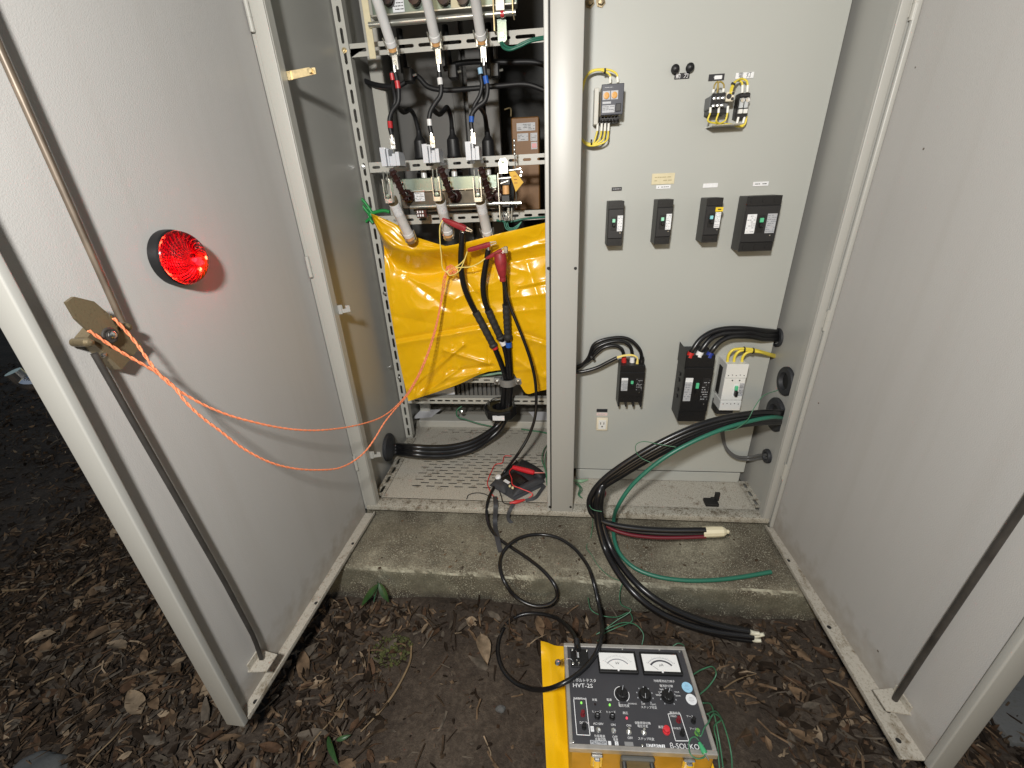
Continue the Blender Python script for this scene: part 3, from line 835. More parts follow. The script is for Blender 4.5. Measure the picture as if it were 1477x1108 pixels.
for q in (P(289, 372, x=XOL + .028), P(281, 387, x=XOL + .028)):
    mb.lathe(q, (1, 0, 0), [(0, 0.0032), (0.004, 0.0032), (0.006, 0)], 10)
mb.build('bright_diode', simple('diode_hot', (1, .8, .4), 0.3, emit=(1.0, 0.62, 0.12), estr=22), bea)
red = point_lamp('warning_lamp_glow', bc + Vector((0.056, 0.012, -0.010)), 0.26, 0.012, (1.0, 0.02, 0.03))

# ------------------------------------------------------------------ breakers and devices on the right panel
PY = 0.187
def label_lines(mb, x0, z0, x1, z1, y, rows, fill=0.7, seed=1):
    """rows of tiny printed marks"""
    r = random.Random(seed)
    h = (z1 - z0) / rows
    for k in range(rows):
        z = z1 - (k + 0.5) * h
        x = x0
        while x < x1 - 1e-4:
            w = r.uniform(0.08, 0.35) * (x1 - x0)
            if r.random() < fill:
                xe = min(x + w * 0.8, x1)
                mb.add([(x, y, z - h * .15), (xe, y, z - h * .15), (xe, y, z + h * .15), (x, y, z + h * .15)], [[0, 1, 2, 3]])
            x += w
def breaker(name, label, w, h, d, loc, group, kind='small', toggle=GREEN_PALE, body=DGREY_PLASTIC, side=SIDE_PLASTIC):
    t = thing(name, label, 'breaker', loc, group)
    X, Y, Z = loc
    hw, hh = w / 2, h / 2
    def B(a, b, bev=0.001): return MB().box((X + a[0], Y + a[1], Z + a[2]), (X + b[0], Y + b[1], Z + b[2]), bev)
    d1 = d * 0.93
    B((-hw, -d1, -hh), (hw, -0.0005, hh), 0.0015).build('case', side, t)
    tc = h * 0.165
    # terminal wells, middle cover
    for s in (1, -1):
        mb = MB()
        mb.box((X - hw + 0.0006, Y - d1 - 0.0015, Z + s * hh), (X + hw - 0.0006, Y - d1 + 0.001, Z + s * (hh - tc)), 0.0005)
        npl = 2 if w < 0.06 else 3
        for k in range(npl):
            cx = X - hw + w * (k + 0.5) / npl
            mb.cyl((cx, Y - d1 - 0.0015, Z + s * (hh - tc * 0.5)), (cx, Y - d1 - 0.003, Z + s * (hh - tc * 0.5)), w * 0.07, n=8)
        mb.build('terminal_cover', BLACK_PLASTIC, t)
    B((-hw + 0.0004, -d, -hh + tc + 0.0005), (hw - 0.0004, -d1 + 0.001, hh - tc - 0.0005), 0.0015).build('front_cover', body, t)
    # toggle well and toggle
    if kind == 'small': tx, tw = -w * 0.13, w * 0.34
    else: tx, tw = 0.0, w * 0.19
    B((tx - tw / 2, -d - 0.0008, -h * 0.15), (tx + tw / 2, -d + 0.001, h * 0.16), 0.0004).build('toggle_well', BLACK_PLASTIC, t)
    B((tx - tw * 0.28, -d - 0.006, h * 0.035), (tx + tw * 0.28, -d - 0.0006, h * 0.115), 0.001).build('toggle', toggle, t)
    B((tx - tw * 0.25, -d - 0.010, -h * 0.055), (tx + tw * 0.25, -d - 0.0006, h * 0.030), 0.0015).build('toggle_grip', BLACK_PLASTIC, t)
    if kind == 'small': labs = [(w * 0.11, w * 0.45, LABEL_WHITE)]
    elif kind == 'wide': labs = [(-w * 0.42, -w * 0.15, LABEL_WHITE), (w * 0.16, w * 0.43, LABEL_GREY)]
    else: labs = [(-w * 0.43, -w * 0.17, LABEL_GREY), (w * 0.17, w * 0.43, DGREY_PLASTIC)]
    for k, (a, b, mt) in enumerate(labs):
        lo = B((a, -d - 0.0006, -h * 0.165), (b, -d + 0.0002, h * 0.185), 0.0).build('rating_label', mt, t)
        mb = MB(); label_lines(mb, X + a + .001, Z - h * 0.15, X + b - .001, Z + h * 0.17, Y - d - 0.0009, 9, 0.6, k + int(X * 1000))
        mb.build('small_print', PRINT_GREY if mt is not DGREY_PLASTIC else LABEL_GREY, lo, smooth=0)
        if kind == 'tall' and k == 0:
            MB().box((X + a, Y - d - 0.0011, Z + h * 0.12), (X + b, Y - d - 0.0004, Z + h * 0.185)).build('label_band', LABEL_WHITE, lo)
    MB().lathe((X + w * 0.33, Y - d, Z - h * 0.21), (0, -1, 0), [(0, 0.002), (0.001, 0.0018), (0.0012, 0)], 8).build('screw', STEEL, t)
    return t
def dev(tl, tr, bl, br, d):
    x, z, w, h = rect_of(tl, tr, bl, br, PY - d)
    return (x, PY, z), w, h
G1 = 'breakers in the upper row on the panel'
loc, w, h = dev((878.5, 290.6), (901, 290), (875, 354.7), (897, 355), 0.060)
breaker('circuit_breaker', 'narrow grey breaker under the small black name strip, leftmost of the upper row', w, h, 0.060, loc, G1)
loc, w, h = dev((949, 288.3), (972, 287.7), (944.3, 352.4), (966.3, 352.4), 0.060)
breaker('circuit_breaker', 'narrow grey breaker under the cream sticker on the panel', w, h, 0.060, loc, G1)
loc, w, h = dev((1020.6, 286), (1044.3, 285.2), (1012.5, 350), (1035.6, 349.5), 0.062)
t = breaker('circuit_breaker', 'narrow grey breaker with a small yellow label on its front', w, h, 0.062, loc, G1, toggle=CYAN_ON)
MB().box((loc[0] + w * 0.06, PY - 0.0640, loc[2] + h * 0.20), (loc[0] + w * 0.52, PY - 0.0625, loc[2] + h * 0.295)).build('warning_label', YEL_LABEL, t)
MB().box((loc[0] + w * 0.2, PY - 0.0645, loc[2] + h * 0.235), (loc[0] + w * 0.4, PY - 0.0639, loc[2] + h * 0.26)).build('print', INK, t)
loc, w, h = dev((1078.3, 283.7), (1130.3, 281.4), (1066.2, 362.8), (1114.1, 362.2), 0.062)
breaker('circuit_breaker', 'wide dark breaker with two pale rating labels at the right of the upper row', w, h, 0.062, loc, G1, 'wide', toggle=GREEN_ON)

G2 = 'breakers in the lower row on the panel'
loc5, w5, h5 = dev((895.3, 528.9), (930.5, 527.7), (891.8, 580.9), (927.6, 580.9), 0.062)
t5 = breaker('circuit_breaker', 'black three pole breaker with red and white capped cables beside the pillar', w5, h5, 0.062, loc5, G2, 'tall', toggle=GREEN_ON, body=BLACK_PLASTIC, side=BLACK_PLASTIC)
mb = MB()
for k in range(4):
    x = loc5[0] - w5 / 2 + 0.003 + (w5 - 0.006) * k / 3
    mb.box((x - 0.003, PY - 0.058, loc5[2] - h5 / 2 - 0.018), (x + 0.003, PY - 0.002, loc5[2] - h5 / 2 + 0.002), 0.001)
mb.build('phase_barrier', DGREY_PLASTIC, t5)
loc6, w6, h6 = dev((989.4, 513.1), (1033.3, 514.3), (979, 609), (1017, 609), 0.088)
t6 = breaker('circuit_breaker', 'tall black breaker with red, white and blue capped cables', w6, h6, 0.088, loc6, G2, 'tall', toggle=GREEN_ON, body=BLACK_PLASTIC, side=DGREY_PLASTIC)
mb = MB()
X, Z = loc6[0], loc6[2]
mb.box((X - w6 / 2 - 0.002, PY - 0.086, Z + h6 * 0.30), (X - w6 / 2 - 0.0002, PY - 0.002, Z + h6 / 2 + 0.016), 0.0005)
for k in (0.05, 0.14, -0.1, -0.2): MB().box((X - w6 / 2 - 0.003, PY - 0.05, Z + h6 * k), (X - w6 / 2 - 0.0002, PY - 0.035, Z + h6 * k + 0.01), 0.001).build('side_lug', DGREY_PLASTIC, t6)
mb.build('side_shield', BLACK_PLASTIC, t6)

# white breaker
loc7, w7, h7 = dev((1048.3, 525.8), (1080, 525.8), (1038, 592.3), (1068, 592.3), 0.080)
t7 = thing('circuit_breaker', 'white breaker with a green and black toggle and yellow wires on top', 'breaker', loc7, G2)
X, Y, Z = loc7
def WB(a, b, mat, name, bev=0.0012, par=None):
    return MB().box((X + a[0], Y + a[1], Z + a[2]), (X + b[0], Y + b[1], Z + b[2]), bev).build(name, mat, par or t7)
hw, hh = w7 / 2, h7 / 2
WB((-hw + .001, -0.070, -hh * 0.55), (hw - .001, -0.0005, hh * 0.99), WHITE_PLASTIC, 'case')
WB((-hw, -0.080, hh * 0.42), (hw, -0.0690, hh), WHITE_PLASTIC, 'terminal_cover')
WB((-hw, -0.080, -hh), (hw, -0.022, -hh * 0.56), WHITE_PLASTIC, 'terminal_cover')
WB((-hw + .0004, -0.0785, -hh * 0.54), (hw - .0004, -0.0690, hh * 0.40), WHITE_PLASTIC, 'front_cover')
mb = MB()
for zz in (hh * 0.54, -hh * 0.70):
    for k in range(5): mb.cyl((X + hw * (-0.72 + 0.36 * k), Y - 0.0795, Z + zz + (0.0015 if k % 2 else 0)), (X + hw * (-0.72 + 0.36 * k), Y - 0.0806, Z + zz + (0.0015 if k % 2 else 0)), 0.0016, n=8)
for k in (-0.25, 0.42): mb.cyl((X + hw * k, Y - 0.078, Z + hh * 0.32), (X + hw * k, Y - 0.0792, Z + hh * 0.32), 0.0024, n=8)
mb.build('screw_hole', INK, t7)
WB((hw * 0.02, -0.0793, -hh * 0.38), (hw * 0.42, -0.0780, hh * 0.16), LABEL_WHITE, 'toggle_frame', 0.0004)
WB((hw * 0.07, -0.086, -hh * 0.08), (hw * 0.36, -0.0785, hh * 0.10), GREEN_ON, 'toggle')
WB((hw * 0.10, -0.092, -hh * 0.32), (hw * 0.36, -0.0785, -hh * 0.09), BLACK_PLASTIC, 'toggle_grip')
lb = WB((hw * 0.52, -0.0790, -hh * 0.36), (hw * 0.94, -0.0783, hh * 0.20), LABEL_GREY, 'rating_label', 0.0)
mb = MB(); label_lines(mb, X + hw * .55, Z - hh * .34, X + hw * .92, Z + hh * .18, Y - 0.0794, 8, 0.6, 5); mb.build('small_print', INK, lb, smooth=0)
WB((-hw - 0.0008, -0.050, -hh * 0.45), (-hw + 0.0015, -0.022, hh * 0.72), INK, 'side_recess', 0.0003)
WB((-hw * 0.9, -0.050, -hh - 0.030), (hw * 0.8, -0.004, -hh * 0.9), DGREY_PLASTIC, 'mounting_foot')

# name plates, fixed on the mounting panel
def nameplate(tl, br, mat, body=None, tsize=0, tmat=None, marks=0, mk_mat=None, label=None, skew=0):
    a = P(*tl, y=PY - 0.001); b = P(*br, y=PY - 0.001)
    o = MB().box((a.x, PY - 0.0022, b.z), (b.x, PY - 0.0002, a.z), 0.0004).build('name_plate', mat, panel, label=label)
    if body: text_obj(body, tsize, front_matrix((a.x + b.x) / 2, PY - 0.0026, (a.z + b.z) / 2), tmat, o)
    if marks:
        mb = MB()
        W_, H_ = b.x - a.x, a.z - b.z
        label_lines(mb, a.x + W_ * 0.12, b.z + H_ * 0.2, b.x - W_ * 0.12, a.z - H_ * 0.2, PY - 0.0025, marks, 0.85, int(a.x * 3000))
        mb.build('small_print', mk_mat, o, smooth=0)
nameplate((973.2, 106.2), (994, 113.4), PLATE_BLACK, '動  力', 0.0125, WHITE, label='black name strip under the two round knobs')
q = nameplate((1022.7, 107.6), (1044, 115.8), PLATE_BLACK, None, label='black name strip over the terminal block', marks=1, mk_mat=LABEL_GREY)
a = P(1031, 109.3, y=PY - 0.003); b = P(1041, 114, y=PY - 0.003)
MB().box((a.x, PY - 0.0034, b.z), (b.x, PY - 0.0021, a.z)).build('name_sticker', LABEL_WHITE, panel)
nameplate((1061.6, 105.5), (1086.4, 112.6), LABEL_WHITE, '電  灯', 0.0125, INK, label='white name strip over the fuse block')
nameplate((882.5, 270.4), (896.7, 275), PLATE_BLACK, None, marks=1, mk_mat=LABEL_GREY, label='small black name strip')
nameplate((940.8, 250.8), (972, 265.2), LABEL_CREAM, None, marks=2, mk_mat=simple('faded_print', (0.40, 0.34, 0.2), 0.6), label='faded cream sticker')
nameplate((946.6, 267.6), (966.8, 272), LABEL_WHITE, None, marks=1, mk_mat=INK, label='white name strip under the cream sticker')
nameplate((1014.4, 265.0), (1034.8, 270.4), LABEL_WHITE, None, label='blank white name strip')
nameplate((1086.6, 262.6), (1107.8, 268), LABEL_WHITE, None, marks=1, mk_mat=INK, label='white name strip over the widest breaker')
nameplate((860.6, 590.0), (876, 594.4), PLATE_BLACK, None, label='black name strip over the socket')
nameplate((860.6, 595.6), (876, 599.4), simple('pink_label', (0.66, 0.52, 0.50), 0.5), None, marks=1, mk_mat=LABEL_GREY, label='pale pink sticker over the socket')
# round knobs
for (px, py, lab) in ((974.3, 99.3, 'round black knob at the left end of the name strip'), (995.7, 97.2, 'round black knob at the right end of the name strip')):
    q = P(px, py, y=PY - 0.012)
    k = thing('knob', lab, 'knob', (q.x, PY - .0002, q.z), 'round black knobs on the panel')
    MB().lathe((q.x, PY - 0.0002, q.z), (0, -1, 0), [(0, 0.0062), (0.006, 0.0062), (0.007, 0.0095), (0.011, 0.0105), (0.017, 0.0085), (0.020, 0.004), (0.0205, 0)], 18).build('cap', BLACK_PLASTIC, k)
    MB().lathe((q.x, PY - 0.0002, q.z), (0, -1, 0), [(0, 0.0085), (0.002, 0.008), (0.002, 0.005)], 18).build('washer', DGREY_PLASTIC, k)
for (px, py) in ((851, 2), (867, 1)):
    q = P(px, py, y=PY - 0.01)
    MB().lathe((q.x, PY - 0.0002, q.z), (0, -1, 0), [(0, 0.012), (0.003, 0.012), (0.0032, 0.008), (0.014, 0.008), (0.015, 0.004), (0.0152, 0)], 6).build('panel_bolt', BRONZE, panel)

# socket outlet
x, z, w, h = rect_of((860.5, 603.5), (877.2, 603.5), (860.0, 621.5), (876.5, 621.7), PY - 0.012)
so = thing('socket_outlet', 'small cream socket outlet low on the panel', 'socket', (x, PY, z))
MB().box((x - w / 2, PY - 0.012, z - h / 2), (x + w / 2, PY - .0004, z + h / 2), 0.003, 2).build('cover', CREAM_PLASTIC, so)
MB().box((x - w * .33, PY - 0.0132, z - h * .36), (x + w * .33, PY - .0115, z + h * .36), 0.0008).build('face', WHITE_PLASTIC, so)
mb = MB()
mb.box((x - w * .17, PY - 0.0138, z + h * .02), (x - w * .11, PY - .013, z + h * .20)); mb.box((x + w * .11, PY - 0.0138, z + h * .02), (x + w * .17, PY - .013, z + h * .20))
mb.cyl((x, PY - 0.0138, z - h * .14), (x, PY - .013, z - h * .14), w * .07, n=10)
mb.build('pin_hole', INK, so)

# relay
x, z, w, h = rect_of((868.7, 121.2), (901.6, 120.3), (865.8, 166.2), (897, 165.6), PY - 0.062)
rl = thing('protection_relay', 'black protection relay with two orange dials beside the pillar', 'relay', (x, PY, z))
MB().box((x - w / 2 + .001, PY - 0.058, z - h / 2), (x + w / 2 - .001, PY - 0.002, z + h / 2), 0.002).build('case', CREAM_PLASTIC, rl)
MB().box((x - w / 2, PY - 0.063, z - h / 2), (x + w / 2, PY - 0.0575, z + h / 2), 0.0012).build('face', simple('relay_face', (0.020, 0.024, 0.040), 0.4), rl)
for k, a in enumerate((-0.44, -0.08)):
    o = MB().box((x + w * a, PY - 0.0636, z + h * 0.0), (x + w * (a + 0.325), PY - .0628, z + h * 0.28)).build('dial_plate', LABEL_GREY, rl)
    MB().lathe((x + w * (a + 0.16), PY - 0.0634, z + h * 0.13), (0, -1, 0), [(0, 0.0075), (0.003, 0.0072), (0.0034, 0.004), (0.003, 0)], 14).build('dial', simple('orange_dial', (0.55, 0.26, 0.03), 0.4), o)
o = MB().box((x - w * .44, PY - 0.0636, z - h * 0.42), (x + w * .12, PY - .0628, z - h * 0.18)).build('rating_label', LABEL_GREY, rl)
mb = MB(); label_lines(mb, x - w * .42, z - h * .40, x + w * .10, z - h * .2, PY - 0.064, 4, .7, 3); mb.build('small_print', INK, o, smooth=0)
o = MB().box((x - w * .44, PY - 0.0636, z - h * 0.13), (x - w * .06, PY - .0628, z - h * 0.06)).build('name_strip', LABEL_GREY, rl)
mb = MB(); label_lines(mb, x - w * .42, z + h * .36, x + w * .0, z + h * .42, PY - 0.0635, 1, .9, 8); mb.build('maker_print', LABEL_GREY, rl, smooth=0)
MB().box((x + w * .16, PY - 0.066, z - h * 0.40), (x + w * .40, PY - .0625, z - h * 0.14), 0.001).build('test_button', BLACK_PLASTIC, rl)
mb = MB()
for k in range(6): mb.box((x - w * .48 + k * w * .155, PY - 0.052, z - h * .66), (x - w * .48 + k * w * .155 + w * .04, PY - 0.012, z - h * .5), .0005)
mb.box((x - w * .5, PY - 0.054, z - h * .62), (x + w * .42, PY - 0.051, z - h * .58), 0.0005)
mb.box((x - w * .5, PY - 0.03, z - h * .72), (x + w * .42, PY - 0.006, z - h * .5), 0.001)
mb.build('terminal_block', BLACK_PLASTIC, rl)
MB().box((x - w * .78, PY - 0.034, z - h * .75), (x - w * .56, PY - 0.0005, z + h * .48), 0.0015).build('mounting_rail', RACK, rl)
rx, rz, rw, rh = x, z, w, h
def wire(name, label, cat, pts, r, mat, group=None, n=8, sub=8):
    return tag(MB().tube([PP(k) if len(k) == 4 else Vector(k) for k in pts], r, n, sub).build(name, mat, smooth=60), label, cat, group)
def bundle(name, label, cat, paths, r, mat, base=None, group=None, sleeves=(), ties=(), tie_r=None, name_part='wire'):
    t = thing(name, label, cat, base if base is not None else PP(paths[0][0]), group)
    for p in paths:
        MB().tube([PP(k) for k in p], r, 8, 8).build(name_part, mat, t, smooth=60)
    for (a, b, rr, mt) in sleeves:
        MB().cyl(PP(a), PP(b), rr, n=10).build('sleeve', mt, t)
    for (a, d, rr) in ties:
        c = PP(a); d = Vector(d).normalized()
        MB().cyl(c - d * 0.002, c + d * 0.002, rr, n=10).build('cable_tie', BLACK_PLASTIC, t)
    return t
yy = PY - 0.03
bundle('wire_bundle', 'yellow control wires looping from the top of the relay behind the pillar', 'wires', [
    [(880, 119, 'y', yy), (880, 109, 'y', yy), (872, 103, 'y', yy), (858, 102, 'y', yy), (847, 109, 'y', yy), (842, 122, 'y', yy), (838, 140, 'y', yy)],
    [(891, 118, 'y', yy), (890, 108, 'y', yy), (882, 102, 'y', yy), (868, 100, 'y', yy), (852, 103, 'y', yy), (844, 114, 'y', yy), (840, 125, 'y', yy), (837, 142, 'y', yy)]],
    0.0024, YEL_WIRE, sleeves=[((880, 120, 'y', yy), (880, 111, 'y', yy), 0.0032, WHITE_SLEEVE), ((891, 119, 'y', yy), (890.4, 111, 'y', yy), 0.0032, WHITE_SLEEVE)],
    ties=[((872.5, 102.5, 'y', yy), (1, 0, 0), 0.006)])
ps, sl = [], []
for k, (xx, xb) in enumerate(((862, 866), (868, 870), (873, 873), (878, 877))):
    ps.append([(xx, 178, 'y', yy), (xx - 0.6, 188, 'y', yy), (xx - 3, 198 + k * 1.5, 'y', yy - .003 * k), (855 + k, 207 + k, 'y', yy - .002 * k), (846, 206 + k, 'y', yy), (838, 200, 'y', yy)])
    sl.append(((xx, 178, 'y', yy), (xx - 0.5, 189, 'y', yy), 0.0030, WHITE_SLEEVE))
bundle('wire_bundle', 'yellow control wires curving down from the bottom of the relay', 'wires', ps, 0.0024, YEL_WIRE, sleeves=sl, ties=[((853, 206, 'y', yy), (1, 0, 0), 0.008)])

# terminal block on a bracket, fuse block
x, z, w, h = rect_of((1026, 134.5), (1057, 133.8), (1023.5, 170), (1054, 168), PY - 0.055)
tb = thing('terminal_block', 'grey transformer terminal block on a small bracket plate under the black name strip', 'terminal block', (x, PY, z))
MB().box((x - w * .50, PY - 0.045, z - h * .12), (x + w * .40, PY - 0.0005, z + h * .45), 0.002).build('body', simple('grey_moulding', (0.13, 0.135, 0.14), 0.5), tb)
MB().box((x - w * .46, PY - 0.056, z - h * .05), (x + w * .14, PY - 0.0445, z + h * .5), 0.001).build('terminal_face', BLACK_PLASTIC, tb)
MB().box((x - w * .46, PY - 0.050, z - h * .34), (x + w * .45, PY - 0.0005, z - h * .13), 0.001).build('terminal_face', BLACK_PLASTIC, tb)
for k in range(3):
    for zz in (0.28, -0.02):
        MB().lathe((x - w * .36 + k * w * .20, PY - 0.056, z + h * zz), (0, -1, 0), [(0, 0.0042), (0.003, 0.0042), (0.004, 0.002), (0.0041, 0)], 8).build('terminal_screw', STEEL, tb)
o = MB().box((x + w * .16, PY - 0.060, z + h * .12), (x + w * .52, PY - 0.0448, z + h * .52), 0.0015).build('connector', CREAM_PLASTIC, tb)
for (a, b, r) in ((.28, .33, .006), (.45, .44, .0035), (.45, .22, .0035)):
    MB().cyl((x + w * a, PY - 0.0598, z + h * b), (x + w * a, PY - 0.061, z + h * b), r, n=10).build('hole', INK, o)
q0 = P(1024, 184, y=PY)
MB().box((q0.x - 0.012, PY - 0.058, q0.z - .002), (q0.x + 0.062, PY - 0.0005, q0.z + 0.0005), 0.0005).build('bracket_plate', STEEL, tb)
yb = PY - 0.05
ps, sl = [], []
for k, (xx, xe) in enumerate(((1025, 1024), (1037, 1032), (1050, 1040))):
    ps.append([(xx, 155 - k, 'y', yb), (xx - 1, 164, 'y', yb), (xx - 4, 174, 'y', yb), (1034 + 3 * k, 178, 'y', yb + .01), (1058, 180, 'y', PY - .03), (1066 + k * 2, 183, 'y', PY - .02), (1071 + k * 2, 178, 'y', PY - .02), (1073 + k * 2, 168, 'y', PY - .02)])
    sl.append(((xx, 155 - k, 'y', yb), (xx - .8, 163, 'y', yb), 0.003, WHITE_SLEEVE))
bundle('wire_bundle', 'yellow wires running along the bracket plate to the fuse block', 'wires', ps, 0.0022, YEL_WIRE, sleeves=sl + [((1065, 169, 'y', PY - .025), (1063, 178, 'y', PY - .025), .003, WHITE_SLEEVE), ((1074, 169, 'y', PY - .025), (1071.5, 178, 'y', PY - .025), .003, WHITE_SLEEVE)])
bundle('wire_bundle', 'thin brown yellow wires on top of the terminal block', 'wires', [
    [(1029, 132, 'y', yb), (1031, 122, 'y', yb), (1035, 118, 'y', yb), (1036, 126, 'y', yb), (1034, 134, 'y', yb)],
    [(1044, 130, 'y', yb), (1044, 122, 'y', yb), (1039, 118, 'y', yb), (1036, 120, 'y', yb), (1035, 130, 'y', yb)]], 0.0018, simple('brown_yellow_wire', (0.30, 0.22, 0.04), .45),
    sleeves=[((1028.5, 134, 'y', yb), (1029.3, 129, 'y', yb), .003, WHITE_SLEEVE), ((1043, 133, 'y', yb), (1043.7, 128, 'y', yb), .003, WHITE_SLEEVE)])
x, z, w, h = rect_of((1066, 134.5), (1083, 133), (1062.5, 170.5), (1078.5, 170.5), PY - 0.03)
fb = thing('fuse_block', 'clear topped two pole fuse block under the white name strip', 'fuse block', (x, PY, z))
MB().box((x - w * .5, PY - 0.026, z - h * .5), (x + w * .5, PY - 0.0005, z + h * .5), 0.0012).build('base', BLACK_PLASTIC, fb)
for k in (-0.22, 0.22):
    MB().cyl((x + w * k, PY - 0.030, z - h * .1), (x + w * k, PY - 0.030, z + h * .28), 0.0052, n=12).build('fuse', simple('fuse_glass', (0.5, 0.52, 0.52), 0.15), fb)
    MB().lathe((x + w * k, PY - 0.032, z + h * .20), (0, -1, 0), [(-.004, 0.005), (0.005, 0.005), (0.0052, 0)], 10).build('contact', STEEL, fb)
    MB().box((x + w * (k - .18), PY - 0.034, z - h * .32), (x + w * (k + .18), PY - 0.0255, z - h * .14), 0.001).build('terminal_cover', WHITE_PLASTIC, fb)
MB().box((x - w * .42, PY - 0.029, z + h * .34), (x + w * .48, PY - 0.0255, z + h * .46), 0.001).build('retainer', DGREY_PLASTIC, fb)
yc = PY - 0.026
bundle('wire_bundle', 'yellow wire pair arching over the top of the fuse block', 'wires', [
    [(1052.5, 136, 'y', PY - .06), (1055, 126, 'y', PY - .05), (1059, 119, 'y', PY - .04), (1066, 116.5, 'y', yc), (1070, 119, 'y', yc), (1071, 126, 'y', yc), (1071, 134, 'y', yc)],
    [(1054.5, 136, 'y', PY - .06), (1057, 126, 'y', PY - .05), (1062, 117, 'y', PY - .04), (1071, 114, 'y', yc), (1077, 117, 'y', yc), (1078.5, 124, 'y', yc), (1078, 133, 'y', yc)]], 0.0024, YEL_WIRE,
    sleeves=[((1071, 123, 'y', yc), (1070.5, 134, 'y', yc), .0032, WHITE_SLEEVE), ((1078.4, 123, 'y', yc), (1077.8, 133, 'y', yc), .0032, WHITE_SLEEVE)],
    ties=[((1057.5, 121.5, 'y', PY - .047), (0.4, 0, 0.8), 0.0055)])

# cables on the lower breakers
y5 = PY - 0.028
cb = thing('cable_set', 'three black cables arching from the pillar into the black breaker', 'cables', P(898, 525, y=y5))
ends = [((900, 514), (897, 504), (888, 499), (872, 501)), ((912, 512), (909, 500), (899, 493), (882, 493)), ((926, 522), (923, 505), (908, 490), (890, 487))]
for k, e in enumerate(ends):
    pts = [(*e[0], 'y', y5)] + [(*p, 'y', y5 - 0.004 * k) for p in e[1:]] + [(862 - k * 2, 508 - k * 6, 'y', y5 - .006 * k), (848, 521 - k * 2, 'y', y5 - .003 * k), (832, 529 + k * 1.5, 'y', y5), (815, 532 + k, 'y', y5)]
    MB().tube([PP(p) for p in pts], 0.0056, 12, 8).build('cable', BLACK_CABLE, cb, smooth=60)
for a, b, mt in (((900, 527), (900, 515), RED_CAP), ((911.5, 527), (912, 515), WHITE_CAP), ((925, 527), (926, 515), BLACK_PLASTIC)):
    MB().cyl(P(*a, y=y5), P(*b, y=y5), 0.0085, 0.0072, n=14).build('terminal_cap', mt, cb)
MB().cyl(P(853, 515.5, y=y5), P(855, 514, y=y5), 0.015, n=12).build('cable_tie', BLACK_PLASTIC, cb)
c2 = thing('control_cable', 'black control cable with bared yellow cores beside the red capped cable', 'cable', P(892, 517, y=PY - .05))
MB().tube([P(*p, y=PY - .05) for p in ((890, 516), (876, 523), (862, 530), (846, 535), (832, 537), (815, 536))], 0.0058, 12, 8).build('sheath', BLACK_CABLE, c2, smooth=60)
for k in range(2):
    MB().tube([P(*p, y=PY - .052) for p in ((890, 515 + k * 1.5), (900, 512.5 + k), (912, 512 + k), (919, 516), (920 - k * 2, 525))], 0.0022, 8, 6).build('core', YEL_PALE_WIRE, c2, smooth=60)
y6 = PY - 0.074
cb = thing('cable_set', 'three thick black cables bending from the tall black breaker to the right wall', 'cables', P(996, 513, y=y6))
for k, (a, mid, end, mt) in enumerate((((995.5, 511), [(1001, 502), (1011, 489), (1027, 479), (1046, 474.5), (1070, 474)], (1100, 477), RED_CAP), ((1009, 510), [(1014, 502), (1025, 489), (1040, 482), (1060, 480), (1080, 480)], (1100, 483), WHITE_CAP), ((1023.5, 511), [(1030, 502), (1040, 492), (1054, 486), (1072, 485), (1085, 486)], (1100, 489), BLUE_CAP))):
    e = P(*end, y=y6 + 0.045)
    pts = [P(*a, y=y6)] + [P(*p, y=y6 + .007 * j) for j, p in enumerate(mid)] + [e, P(1123, 479 + 5 * k, x=0.697)]
    MB().tube(pts, 0.0082, 14, 8).build('cable', BLACK_CABLE, cb, smooth=60)
    b = P(*a, y=y6)
    MB().cyl(b - Vector((0.002, 0, 0.009)), b + (pts[1] - b).normalized() * 0.007, 0.0110, 0.0098, n=14).build('terminal_cap', mt, cb)
q = P(1122, 487, x=0.697)
MB().lathe((0.699, q.y, q.z), (-1, 0, 0), [(0, 0.030), (0.006, 0.029), (0.007, 0.02)], 20).build('wall_bush', GREY_RUBBER, cb)
y7 = PY - 0.055
yw = thing('wire_bundle', 'thick yellow wires bending from the white breaker to the right wall', 'wires', P(1053, 523, y=y7))
for k, p in enumerate((((1049, 523), (1051, 512), (1057, 505), (1070, 503), (1085, 504)), ((1058.5, 523), (1060, 514), (1066, 507), (1076, 505), (1090, 506)), ((1070, 523), (1071.5, 515), (1077, 509), (1086, 507), (1096, 508)))):
    MB().tube([P(*a, y=y7) for a in p] + [P(1108, 510 + k, y=PY - .03), P(1117, 512 + k * 1.5, x=0.699)], 0.0042, 10, 8).build('wire', YEL_WIRE, yw, smooth=60)
for (a, b) in (((1073, 504.5)), ((1086, 506))):
    c = P(a, b, y=y7); MB().cyl(c - Vector((0.0016, 0, 0)), c + Vector((0.0016, 0, 0)), 0.0095, n=12).build('cable_tie', BLACK_PLASTIC, yw)
gw = thing('cable_set', 'pair of thin grey cables from under the white breaker to the small wall grommet', 'cables', P(1043, 600, y=PY - .03))
for k in range(2):
    MB().tube([P(*p, y=PY - .035) for p in ((1041 + 2 * k, 610), (1042 + 2 * k, 632 + k), (1049, 648 + 2 * k), (1062, 658 + 3 * k), (1080, 659.5 + 4 * k))] + [P(1095, 656.5 + 5 * k, y=PY - .06), P(1108, 656 + 5 * k, x=0.697)], 0.0045, 10, 8).build('cable', simple('grey_cable', (0.10, 0.10, 0.10), 0.35), gw, smooth=60)

